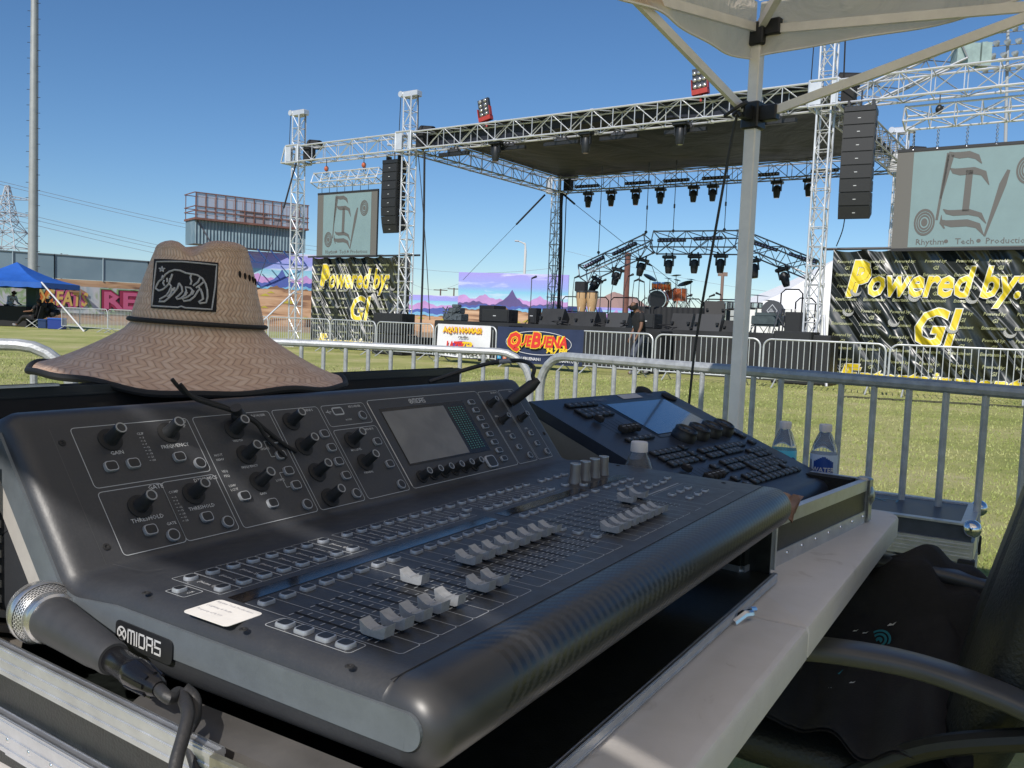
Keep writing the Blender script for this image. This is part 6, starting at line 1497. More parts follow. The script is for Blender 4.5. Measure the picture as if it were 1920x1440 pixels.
# guy props and straps
def rod(a, b_, r, label, name='brace', m_=None, cat='brace', grp=None): m = MB(); m.cyl(a, b_, r, n=6); return solo(name, m, m_ or alu_far, label, cat, grp)
rod(SP(tt(1505), -.3, 0), SP(tt(1530), .0, 1.55), .03, 'bright diagonal brace at the left foot of the right tower'); rod(SP(tt(1570), -.9, 0), SP(tt(1537), 0, 1.55), .03, 'bright diagonal brace at the right foot of the right tower')
rod(Lt+Vector((-1.6, -1.2, 0)), Lt+Vector((0,0,1.9)), .03, 'pale diagonal brace leaning on the far left tower'); rod(SP(-1.1, .0, .8), SP(-.2, 0, 1.6), .03, 'short diagonal brace at the foot of the middle tower')
rod(Lt+Vector((0,-.3,TZ-.3)), atY(532, 390, Lt.y-1), .03, 'black ratchet strap slanting down from the left tower', 'guy_strap', blackm, 'strap'); rod(atY(532, 390, Lt.y-1), atY(478, 545, Lt.y-2), .010, 'thin guy wire continuing from the left tower strap', 'guy_wire', darkm, 'wire')
p = kitpt(1022, 365, DEP-.3); q = atY(968, 421, p.y+.5); rod(p, q, .035, 'black strap slanting left from the back corner tower', 'guy_strap', blackm, 'strap'); rod(q, atY(868, 525, p.y+2), .008, 'thin guy wire before the tall mural panel', 'guy_wire', darkm, 'wire')
p = kitpt(1056, 364, DEP-.3); q = atY(1078, 383, p.y); rod(p, q, .04, 'short black strap slanting right from the back corner tower', 'guy_strap', blackm, 'strap'); rod(q, atY(1320, 575, p.y+1), .010, 'long thin guy wire crossing behind the drum kit', 'guy_wire', darkm, 'wire')
for i, (px, px2, y0_, y1_, back, r_, lb) in enumerate(((796, 788, 285, 640, -.2, .035, 'black vertical cable bundle hanging right of the middle tower'), (784, 806, 285, 600, .3, .012, 'thin dashed strap hanging beside the middle tower'), (1052, 1046, 362, 600, DEP-.4, .07, 'thick black cable bundle hanging beside the back corner tower'), (1056, 1034, 362, 600, DEP-.2, .02, 'thin cable fanning left of the back bundle'), (1062, 1050, 362, 590, DEP-.5, .02, 'thin cable right of the back bundle'), (1585, 1568, 400, 462, .3, .012, 'thin cable dropping below the right line array'))):
    a = kitpt(px, y0_, back); b_ = kitpt(px2, y1_, back); b_.z = max(.05, b_.z); m = MB(); mid = a.lerp(b_, .5)+FD*.04; m.tube(smoothpts([a, mid, b_]), r_, 6)
    solo('hanging_cable', m, rubber, lb, 'cable')
# truss on top left (white bracket behind left wing)
tr_thing(SP(tt(672), 1.2, TZ+.45), SP(tt(760), 1.2, TZ+.28), 'short pale truss lying behind the left wing truss', .3)
# ---- far barriers
BL = [(1960, 15.0), (1661, 16.3), (1425, 17.6), (1223, 18.75), (1077, 20.0), (929, 21.5), (811, 23.0), (702, 24.5), (616, 26.0), (500, 28), (410, 30), (300, 33), (199, 35.7), (112, 38)]
lb_ = ['far barrier at the right edge before the large banner', 'far barrier left of the large banner before the big subwoofers', 'far barrier behind the canopy pole before the stage', 'far barrier the stagehand walks behind', 'far barrier behind the dark blue banner', 'far barrier carrying the white banner', 'far barrier just left of the white banner', 'far barrier before the left tower', 'far barrier seen right of the hat brim', 'distant barrier directly behind the hat, right', 'distant barrier behind the hat crown', 'distant barrier emerging left of the hat', 'distant barrier between the coolers and the hat']
seg = []
for i in range(len(BL)-1):
    (pa, Ya), (pb, Yb) = BL[i], BL[i+1]
    a = Vector((gx(pb, Yb), Yb, 0)); b_ = Vector((gx(pa, Ya), Ya, 0)); d = (b_-a).normalized()*.035
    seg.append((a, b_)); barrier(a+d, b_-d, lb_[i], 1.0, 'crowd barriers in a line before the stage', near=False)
rod2 = [((gx(112,38),38), (gx(60,40),40))]
barrier(Vector((gx(20, 41), 41, 0)), Vector((gx(104, 40), 40, 0)), 'dark barrier in the shade behind the blue coolers', 1.0, 'crowd barriers in a line before the stage', near=False)
# banners on barriers
def flatbanner(a, b_, z0, z1, name, label, m_, slack=.03):
    n_ = Vector(((b_-a).y, -(b_-a).x, 0)).normalized(); 
    if n_.y > 0: n_ = -n_
    Tt = frame(a+n_*.05, (b_-a), Vector((0,0,1))); W = (b_-a).length
    t = thing(name, (a+b_)/2+n_*.05, label, 'banner', math.atan2((b_-a).y, (b_-a).x))
    m = MB(Tt); m.grid(24, 8, lambda u, v: (W*u+.05*(1-v)*math.sin(3*u)*0, z0+(z1-z0)*v-.03*math.sin(math.pi*u)*(1-v), slack*math.sin(7*u+4*v)*(1-v))); m.build('sheet', m_, t, ang=80)
    return t, Tt, W
wb = mat('banner_white', (.72,.72,.74), .5, 0, .05, 3); nb_ = mat('banner_navy', (.02,.03,.075), .5, 0, .2, 3)
a, b_ = seg[5]; t, Tt, W = flatbanner(a+(b_-a)*.08, a+(b_-a)*.92, .18, 1.0, 'barrier_banner', 'white radio banner reading AQUI NOMAS! tied to a barrier', wb)
pr_, py_, pp_, pk_ = mat('p_red', (.65,.04,.03), .5), mat('p_yellow', (.80,.55,.03), .5), mat('p_purple', (.18,.05,.30), .5), mat('p_black', (.02,.02,.02), .5)
def txtobj(s, h, x, z, m_, par, Tt, wd=None, zz=.045, name='lettering', **kw):
    m = MB(); sx = (wd/tw(s, h, **kw)) if wd else 1; m.text(s, h, Tt @ Matrix.Translation((x, z, zz)) @ Matrix.Diagonal((sx, 1, 1, 1)), **kw); return m.build(name, m_, par, smooth=False)
k = dict(bold=.07, res=1)
txtobj('AQUI NOMAS!', .13, W*.13, .80, py_, t, Tt, W*.74, .045, bold=.07, res=1); txtobj('AQUI NOMAS!', .135, W*.13, .795, pr_, t, Tt, W*.745, .040, bold=.12, res=1)
m = MB(); m.s_poly(Tt, [(W*.5+.42*math.cos(a*.3307), .42+.16*math.sin(a*.3307)) for a in range(19)], .038); m.build('purple_oval', pp_, t, smooth=False)
txtobj('LAZER', .20, W*.20, .36, pr_, t, Tt, W*.36, .05, shear=.15, bold=.08, res=1); txtobj('ZER', .20, W*.50, .37, py_, t, Tt, W*.22, .052, shear=.15, bold=.06, res=1)
txtobj('99.3', .10, W*.20, .27, wht, t, Tt, W*.2, .055, bold=.05, res=1); txtobj('99.3 & 104.5', .12, W*.2, .22, pk_, t, Tt, W*.6, .05, bold=.05, res=1)
txtobj('radio', .06, W*.42, .66, pk_, t, Tt, W*.2, .05, shear=.3, bold=.04, res=1); txtobj('fiesta', .06, W*.02, .22, pk_, t, Tt, W*.15, .05, shear=.3, bold=.04, res=1); txtobj('fiesta', .06, W*.82, .22, pk_, t, Tt, W*.15, .05, shear=.3, bold=.04, res=1)
a, b_ = seg[4]; a3 = a; b3 = Vector((gx(1093, 19.85), 19.85, 0)); t, Tt, W = flatbanner(a+(b_-a)*.02, b3, .16, 1.0, 'barrier_banner', 'dark navy radio banner with red and yellow script tied to a barrier', nb_)
txtobj('QUEBUENA', .26, W*.17, .56, py_, t, Tt, W*.66, .040, shear=.2, bold=.13, res=1); txtobj('QUEBUENA', .26, W*.17, .56, pr_, t, Tt, W*.66, .046, shear=.2, bold=.06, res=1)
txtobj('Q', .38, W*.13, .50, py_, t, Tt, None, .050, shear=.2, bold=.12, res=2); txtobj('Q', .38, W*.13, .50, pr_, t, Tt, None, .056, shear=.2, bold=.06, res=2); txtobj('B', .36, W*.42, .54, py_, t, Tt, None, .050, shear=.2, bold=.12, res=2); txtobj('B', .36, W*.42, .54, pr_, t, Tt, None, .056, shear=.2, bold=.06, res=2)
txtobj('94.7 FM', .12, W*.60, .42, py_, t, Tt, W*.24, .05, shear=.2, bold=.08, res=1)
m = MB(); o_ = [(W*.5+W*.38*math.cos(R(a)), .64+.28*math.sin(R(a))) for a in range(0, 361, 10)]
for q0, q1 in zip(o_, o_[1:]): line(m, Tt, q0, q1, .014, .036)
m.build('oval_outline', wht, t, smooth=False)
txtobj('@QUEBUENA961', .07, W*.24, .22, wht, t, Tt, W*.30, .045, bold=.04, res=1); txtobj('QUEBUENA961.COM', .07, W*.62, .22, wht, t, Tt, W*.35, .045, bold=.04, res=1)
for i, (x, c_) in enumerate(((.02, (.05,.35,.6)), (.09, (.6,.2,.1)), (.16, (.03,.08,.35)))):
    m = MB(); m.s_poly(Tt, [(W*x, .2), (W*x+.11, .2), (W*x+.11, .31), (W*x, .31)], .042); ic = m.build('social_icon', mat('icon%d' % i, c_, .5), t, smooth=False); txtobj(('t', 'o', 'f')[i], .06, W*x+.035, .225, wht, ic, Tt, None, .048, bold=.03, res=1)
# ================================================================ people
skinm = mat('skin_brown', (.17,.085,.05), .55); shirtk = mat('shirt_black', (.012,.012,.014), .85, 0, .3, 9, .2, 25); jeans = mat('trouser_grey', (.075,.085,.12), .85, 0, .3, 12, .2, 30); capk = mat('cap_black', (.012,.012,.013), .8); shoe = mat('shoe_grey', (.2,.2,.21), .7); hairk = mat('hair_dark', (.015,.01,.008), .7); shirtw = mat('shirt_white', (.5,.52,.56), .8)
def skin(name, pts, edges, radii, m_, par, lvl=2, root=0):
    me = bpy.data.meshes.new(name); W_ = WM[par.name].inverted(); me.from_pydata([tuple(W_ @ Vector(p)) for p in pts], edges, [])
    o = bpy.data.objects.new(name, me); C.objects.link(o); o.parent = par; WM[o.name] = WM[par.name]
    md = o.modifiers.new('s', 'SKIN'); md.use_smooth_shade = True
    for i, v in enumerate(me.skin_vertices[0].data): v.radius = radii[i] if isinstance(radii[i], tuple) else (radii[i], radii[i]); v.use_root = (i == root)
    sb = o.modifiers.new('u', 'SUBSURF'); sb.levels = lvl; sb.render_levels = lvl
    dg = bpy.context.evaluated_depsgraph_get(); dg.update(); me2 = bpy.data.meshes.new_from_object(o.evaluated_get(dg)); o.modifiers.clear(); o.data = me2
    me2.materials.clear(); me2.materials.append(m_); me2.polygons.foreach_set('use_smooth', [True]*len(me2.polygons)); return o
def person(label, T_, J, shirt_m, trouser_m, cap=None, hair=None, shoe_m=shoe, shirt_long=False):
    """J: joint dict in local metres: pelvis, waist, chest, neck, head, crown and l_/r_ shoulder elbow wrist hip knee ankle toe"""
    P = {k: T_ @ Vector(v) for k, v in J.items()}
    t = thing('person', T_ @ Vector((J['pelvis'][0], J['pelvis'][1], 0)), label, 'person')
    nm = ['pelvis', 'waist', 'chest', 'neck', 'head', 'crown']; rd = [.125, .115, .13, .055, .085, .055]; ed = [(0,1),(1,2),(2,3),(3,4),(4,5)]
    for s in ('l_', 'r_'):
        b0 = len(nm); nm += [s+'shoulder', s+'elbow', s+'wrist', s+'palm', s+'hip', s+'knee', s+'ankle', s+'toe']; rd += [.058, .043, .028, .036, .092, .058, .042, .036]
        ed += [(2, b0), (b0, b0+1), (b0+1, b0+2), (b0+2, b0+3), (0, b0+4), (b0+4, b0+5), (b0+5, b0+6), (b0+6, b0+7)]
        P[s+'palm'] = P[s+'wrist']+(P[s+'wrist']-P[s+'elbow']).normalized()*.07
        # fingers
        b1 = len(nm); d = (P[s+'wrist']-P[s+'elbow']).normalized(); sd = d.orthogonal().normalized()
        for f in range(5):
            off = sd*(-.028+.014*f); l_ = (.05,.075,.08,.075,.06)[f]
            k1, k2 = s+'f%d' % f, s+'g%d' % f; P[k1] = P[s+'palm']+off+d*(.03 if f else -.02); P[k2] = P[k1]+d*l_*(.9)+off*.2; nm += [k1, k2]; rd += [.009, .007]; ed += [(b0+3, len(nm)-2), (len(nm)-2, len(nm)-1)]
    skin('body', [P[n] for n in nm], ed, rd, skinm, t, 1)
    # face: nose, ears
    hd = P['head']; up = (P['crown']-P['neck']).normalized(); fwd = (T_.to_3x3() @ Vector(J['face'])).normalized(); sdv = up.cross(fwd)
    m = MB(); m.sphere(hd+fwd*.098-up*.005, .018, 8, 6, sc3=(1,1,1.5))
    for s in (-1, 1): m.sphere(hd+sdv*s*.088, .022, 8, 6, sc3=(.6,1,1.4))
    m.build('face_features', skinm, t)
    m = MB()
    for s in (-1, 1): m.sphere(hd+fwd*.086+sdv*s*.032+up*.02, .011, 8, 6)
    m.sphere(hd+fwd*.088-up*.045, .016, 8, 4, sc3=(1,1,.35)); m.build('eyes_mouth', hairk, t)
    sn = ['pelvis', 'waist', 'chest', 'collar', 'l_shoulder', 'l_sl', 'r_shoulder', 'r_sl']
    P['collar'] = P['chest'].lerp(P['neck'], .75)
    for s in ('l_', 'r_'): P[s+'sl'] = P[s+'shoulder'].lerp(P[s+'elbow'], .95 if shirt_long else .75)
    skin('shirt', [P['pelvis']-Vector((0,0,.04))]+[P[n] for n in sn[1:]], [(0,1),(1,2),(2,3),(2,4),(4,5),(2,6),(6,7)], [.155,.15,.165,.075,.085,.068,.085,.068], shirt_m, t, 1)
    if shirt_long: skin('sleeves', [P['l_elbow'], P['l_wrist']], [(0,1)], [.055,.045], shirt_m, t, 1); skin('sleeves', [P['r_elbow'], P['r_wrist']], [(0,1)], [.055,.045], shirt_m, t, 1)
    skin('trousers', [P['pelvis'], P['l_hip'], P['l_knee'], P['l_ankle'], P['r_hip'], P['r_knee'], P['r_ankle']], [(0,1),(1,2),(2,3),(0,4),(4,5),(5,6)], [.142,.115,.085,.07,.115,.085,.07], trouser_m, t, 1)
    for s in ('l_', 'r_'):
        skin('shoe', [P[s+'ankle']-Vector((0,0,.02)), P[s+'ankle'].lerp(P[s+'toe'], .5), P[s+'toe']], [(0,1),(1,2)], [.055,.05,.042], shoe_m, t, 1)
    if cap:
        m = MB(frame(hd+up*.03, sdv, fwd)); m.lathe([(.118, 0), (.118, .03), (.10, .085), (.055, .115), (0, .12)], 18); m.grid(8, 3, lambda u, v: (.075*math.cos(math.pi*u), .09+.075*math.sin(math.pi*u)*v, .005)); m.build('cap', cap, t)
    if hair: m = MB(); m.sphere(hd+up*.035-fwd*.02, .105, 14, 10, sc3=(1,1,1.05)); m.build('hair', hair, t)
    return t
# stagehand walking left, head bowed: local x = facing direction
pp = Vector((gx(1196, 20.0), 20.0, 0))
T_ = frame(pp, Vector((-.95,-.3,0)), Vector((.3,-.95,0)))
Jw = dict(pelvis=(0,0,.95), waist=(.01,0,1.08), chest=(.06,0,1.34), neck=(.13,0,1.50), head=(.21,0,1.60), crown=(.23,0,1.70), face=(.9,0,-.45),
  l_shoulder=(.08,.19,1.42), l_elbow=(.10,.25,1.14), l_wrist=(.20,.24,.90), r_shoulder=(.08,-.19,1.42), r_elbow=(.02,-.25,1.15), r_wrist=(.12,-.24,.90),
  l_hip=(.02,.09,.90), l_knee=(.20,.09,.50), l_ankle=(.16,.09,.09), l_toe=(.31,.09,.04), r_hip=(-.02,-.09,.90), r_knee=(-.04,-.09,.49), r_ankle=(-.30,-.09,.12), r_toe=(-.18,-.09,.04))
person('stagehand in a black cap and T-shirt walking with bowed head before the stage', T_, Jw, shirtk, jeans, cap=capk)
# seated person under the blue canopy
sp0 = Vector((gx(62, 39.0), 39.0, 0)); T_ = frame(sp0, Vector((-1,-.1,0)), Vector((.1,-1,0)))
Js = dict(pelvis=(0,0,.48), waist=(-.06,0,.62), chest=(-.14,0,.88), neck=(-.17,0,1.04), head=(-.18,0,1.17), crown=(-.19,0,1.28), face=(.9,0,0),
  l_shoulder=(-.12,.19,.98), l_elbow=(.02,.26,.76), l_wrist=(.26,.2,.74), r_shoulder=(-.12,-.19,.98), r_elbow=(.02,-.26,.76), r_wrist=(.26,-.2,.74),
  l_hip=(.06,.1,.48), l_knee=(.46,.12,.50), l_ankle=(.72,.12,.12), l_toe=(.9,.12,.10), r_hip=(.06,-.1,.48), r_knee=(.48,-.1,.46), r_ankle=(.86,-.1,.12), r_toe=(1.02,-.1,.14))
person('person in dark clothes reclining on a folding chair beside the blue coolers', T_, Js, shirtk, shirtk, hair=hairk)
sp1 = Vector((gx(14, 41.5), 41.5, 0)); T_ = frame(sp1, Vector((.9,-.3,0)), Vector((-.3,-.9,0)) * -1)
Jb = dict(pelvis=(0,0,.95), waist=(.05,0,1.08), chest=(.2,0,1.30), neck=(.28,0,1.45), head=(.33,0,1.58), crown=(.34,0,1.69), face=(.9,0,-.2),
  l_shoulder=(.2,.19,1.38), l_elbow=(.26,.24,1.12), l_wrist=(.46,.2,1.05), r_shoulder=(.2,-.19,1.38), r_elbow=(.26,-.24,1.12), r_wrist=(.46,-.2,1.05),
  l_hip=(.0,.1,.9), l_knee=(.04,.1,.5), l_ankle=(0,.1,.1), l_toe=(.14,.1,.05), r_hip=(0,-.1,.9), r_knee=(.02,-.1,.5), r_ankle=(-.04,-.1,.1), r_toe=(.1,-.1,.05))
person('person in a pale shirt standing under the blue canopy at the far left', T_, Jb, shirtw, shirtk, cap=capk, shirt_long=True)
# folding chair for the seated one
t = thing('folding_chair', sp0+Vector((.05,.05,0)), 'dark folding camp chair under the reclining person', 'chair')
m = MB(Matrix.Translation(sp0)); m.box((-.25,-.25,.38),(.28,.25,.41)); m.build('seat', blackm, t); m = MB(Matrix.Translation(sp0)); m.beam((.25,0,.4), (.42,0,1.0), .5, .03, (1,0,0)); m.build('backrest', blackm, t)
for x0, x1 in ((-.25,.3),(.28,-.3)):
    for y in (-.24,.24): m = MB(Matrix.Translation(sp0)); m.cyl((x0,y,.4),(x1,y,.0),.014,n=5); m.build('leg', galv_far, t)
# coolers
for i, (px, Yc, w, h, c_) in enumerate(((80, 38.6, .38, .42, (.01,.03,.10)), (104, 38.2, .66, .50, (.01,.035,.22)))):
    p = Vector((gx(px, Yc), Yc, 0)); t = thing('cooler', p, ('small dark' if i == 0 else 'large')+' blue drinks cooler on the grass by the blue canopy', 'cooler', group='drinks coolers')
    mc = mat('cooler_blue%d' % i, c_, .45); m = MB(Matrix.Translation(p)); m.bbox((-w/2, -.2, 0), (w/2, .2, h-.08), .02); m.build('body', mc, t); m = MB(Matrix.Translation(p)); m.bbox((-w/2-.01, -.21, h-.08), (w/2+.01, .21, h), .02); m.build('lid', mat('lid%d' % i, (.03,.10,.38) if i else (.02,.05,.15), .4), t)
    m = MB(Matrix.Translation(p)); m.tube([(-w/2-.01, -.05, h*.6), (-w/2-.05, -.05, h*.5), (-w/2-.01, -.05, h*.4)], .012, 5); m.tube([(w/2+.01, -.05, h*.6), (w/2+.05, -.05, h*.5), (w/2+.01, -.05, h*.4)], .012, 5); m.build('handle', mc, t)
# ================================================================ blue canopy
bl = mat('canopy_blue', (.015,.10,.42), .6, 0, .15, 2); YB = 40.0
t = thing('blue_canopy', Vector((gx(36, YB), YB, 0)), 'bright blue pop-up canopy over a dark booth at the far left', 'canopy')
xr = gx(131, 37.4); xc = gx(36, YB); hw = 1.95
cs_ = [Vector((xc-hw, YB-2.0, 2.05)), Vector((xc+hw+.12, YB-2.0, 2.05)), Vector((xc+hw, YB+1.6, 2.05)), Vector((xc-hw, YB+1.6, 2.05))]; ap = Vector((xc-.05, YB-.2, 2.98))
m = MB()
for k in range(4):
    a, b_ = cs_[k], cs_[(k+1)%4]; m.grid(12, 8, lambda u, v, a=a, b_=b_: a.lerp(b_, u).lerp(ap, v)-Vector((0,0,.14*math.sin(math.pi*v)))); m.grid(14, 3, lambda u, v, a=a, b_=b_: a.lerp(b_, u)-Vector((0,0,.24*v+.02*math.sin(9*math.pi*u)*v)))
m.build('roof_fabric', bl, t, ang=60)
for i, (c, f) in enumerate(((cs_[1], Vector((gx(155, 36.2), 36.2, 0))), (cs_[2], Vector((cs_[2].x, cs_[2].y, 0))), (cs_[0], Vector((cs_[0].x, cs_[0].y, 0))), (cs_[3], Vector((cs_[3].x, cs_[3].y, 0))))):
    m = MB(); m.cyl(c, f, .035 if i == 0 else .02, n=6); m.build('leg', mat('leg_white', (.6,.6,.6), .5) if i == 0 else galv_far, t)
m = MB(); p = Vector((gx(57, 40.3), 40.3, 0)); m.box((p.x-.22, 40.2, 0), (p.x+.25, 40.5, 2.0)); solo('dark_screen', m, mat('dark_teal', (.02,.05,.05), .7), 'dark teal side curtain hanging under the blue canopy', 'curtain')
m = MB(); x0_ = gx(-70, 41); x1_ = gx(58, 40); m.bbox((x0_, 39.7, 0), (x1_-.1, 40.6, .95), .02); m.bbox((x0_, 39.8, .95), (x0_+1.6, 40.4, 1.25), .02); solo('booth_table', m, blackm, 'black draped booth table under the blue canopy', 'table')
m = MB(); random.seed(4)
for k in range(40): m.sphere((gx(84, 39.5)+random.gauss(0,.22), 39.5+random.gauss(0,.2), .8+random.gauss(0,.16)), random.uniform(.08,.16), 7, 5)
solo('dark_bag', m, blackm, 'heap of black bags piled behind the coolers', 'bags')
# ================================================================ far walls and mural
WP = [(-400, 52), (-60, 58), (100, 61.5), (275, 66), (432, 69.5)]
def wpt(px, Y): return Vector((gx(px, Y), Y, 0))
def walls(m, PL, z0, z1, nseg=1, thick=.0):
    for (pa, Ya), (pb, Yb) in zip(PL, PL[1:]):
        a, b_ = wpt(pa, Ya), wpt(pb, Yb); m.poly([(a.x, a.y, z0), (b_.x, b_.y, z0), (b_.x, b_.y, z1), (a.x, a.y, z1)])
        if thick: 
            n_ = Vector((-(b_-a).y, (b_-a).x, 0)).normalized()*thick; m.poly([(a.x, a.y, z1), (b_.x, b_.y, z1), tuple(Vector((b_.x, b_.y, z1))+n_), tuple(Vector((a.x, a.y, z1))+n_)]); m.poly([tuple(Vector((a.x, a.y, z0))+n_), tuple(Vector((b_.x, b_.y, z0))+n_), tuple(Vector((b_.x, b_.y, z1))+n_), tuple(Vector((a.x, a.y, z1))+n_)])
wsc, nt, b = newmat('windscreen'); tc = nd(nt, 'TexCoord'); n1 = nd(nt, 'TexNoise', Scale=.35, Detail=4.0); L(nt, tc.outputs['Object'], n1.inputs['Vector']); L(nt, ramp(nt, n1.outputs['Fac'], [(.35, (.17,.25,.30)), (.65, (.23,.32,.37))]), b.inputs['Base Color']); b.inputs['Roughness'].default_value = .8
t = thing('outfield_wall', wpt(200, 64), 'long painted outfield wall with blue-grey windscreen above and graffiti below', 'wall')
m = MB(); walls(m, WP, 2.95, 4.62, thick=.08); ws_ = m.build('windscreen', wsc, t, smooth=False)
m = MB()
for (pa, Ya), (pb, Yb) in zip(WP, WP[1:]):
    a, b_ = wpt(pa, Ya), wpt(pb, Yb); n_ = max(1, int((b_-a).length/2.55))
    for i in range(n_+1): p = a.lerp(b_, i/n_)-Vector((0,.05,0)); m.cyl((p.x, p.y, 2.9), (p.x, p.y, 4.66), .05, n=5)
    m.cyl((a.x, a.y-.05, 4.64), (b_.x, b_.y-.05, 4.64), .04, n=5)
m.build('fence_posts', mat('post_grey', (.25,.32,.36), .6), ws_)
sand, nt, b = newmat('painted_sand'); tc = nd(nt, 'TexCoord'); mp = nd(nt, 'Mapping'); mp.inputs['Scale'].default_value = (.25,.25,2.2); L(nt, tc.outputs['Object'], mp.inputs['Vector']); n1 = nd(nt, 'TexNoise', Scale=1.2, Detail=5.0, Distortion=.7); L(nt, mp.outputs['Vector'], n1.inputs['Vector'])
L(nt, ramp(nt, n1.outputs['Fac'], [(.36, (.20,.11,.07)), (.45, (.42,.25,.14)), (.58, (.52,.34,.21)), (.7, (.60,.42,.27))]), b.inputs['Base Color']); b.inputs['Roughness'].default_value = .8
m = MB(); walls(m, WP, 0, 2.93); m.build('painted_wall', sand, t, smooth=False)
graf, nt, b = newmat('graffiti_ground'); tc = nd(nt, 'TexCoord'); n1 = nd(nt, 'TexNoise', Scale=.5, Detail=3.0, Distortion=1.5); L(nt, tc.outputs['Object'], n1.inputs['Vector'])
L(nt, ramp(nt, n1.outputs['Fac'], [(.35, (.35,.42,.45)), (.45, (.50,.50,.52)), (.55, (.20,.32,.12)), (.62, (.45,.43,.44)), (.75, (.30,.25,.35))]), b.inputs['Base Color']); b.inputs['Roughness'].default_value = .8
m = MB(); WG = [(p_, y_-.06) for p_, y_ in WP]; walls(m, WG, .5, 2.45); gg = m.build('graffiti_field', graf, t, smooth=False)
cm = {'mar': mat('graf_maroon', (.26,.02,.06), .7), 'pink': mat('graf_pink', (.48,.10,.20), .7), 'or': mat('graf_orange', (.60,.16,.03), .7), 'yel': mat('graf_yellow', (.62,.42,.12), .7), 'blk': mat('graf_black', (.03,.01,.03), .7), 'grn': mat('graf_green', (.22,.36,.14), .7)}
def gtext(s, px0, px1, z, h, lay):
    Y0 = 61.5+(px0-100)/175*4.5-.12; Y1 = 61.5+(px1-100)/175*4.5-.12; a, b_ = wpt(px0, Y0), wpt(px1, Y1); W = (b_-a).length; T2 = frame(a, b_-a, Vector((0,0,1)))
    for i, (c_, bo, sh) in enumerate(lay): m = MB(); w0 = tw(s, h, bold=bo, shear=sh, res=1); m.text(s, h, T2 @ Matrix.Translation((0, z, .03*i+.05)) @ Matrix.Diagonal((W/w0, 1, 1, 1)), bold=bo, shear=sh, res=1); m.build('graffiti_lettering', cm[c_], gg, smooth=False)
gtext('REM', 188, 292, .95, 1.25, (('grn', .22, 0), ('blk', .17, 0), ('mar', .13, 0), ('pink', .04, 0))); gtext('FATS', 100, 160, 1.05, 1.0, (('blk', .2, .1), ('pink', .14, .1), ('yel', .04, .1))); gtext('OC', 62, 98, 1.0, 1.2, (('blk', .2, 0), ('or', .16, 0), ('yel', .03, 0)))
m = MB(); a = wpt(128, 62.2); m.prism([(-1.4, 0), (-.7, .35), (0, .55), (.7, .35), (1.4, 0)], 0, .02) if 0 else m.poly([(a.x-1.3, a.y-.2, 2.0), (a.x+1.3, a.y-.2, 2.0), (a.x+.5, a.y-.2, 2.5), (a.x, a.y-.2, 2.65), (a.x-.5, a.y-.2, 2.5)]); m.build('painted_hat', mat('graf_brown', (.16,.09,.05), .8), gg, smooth=False)
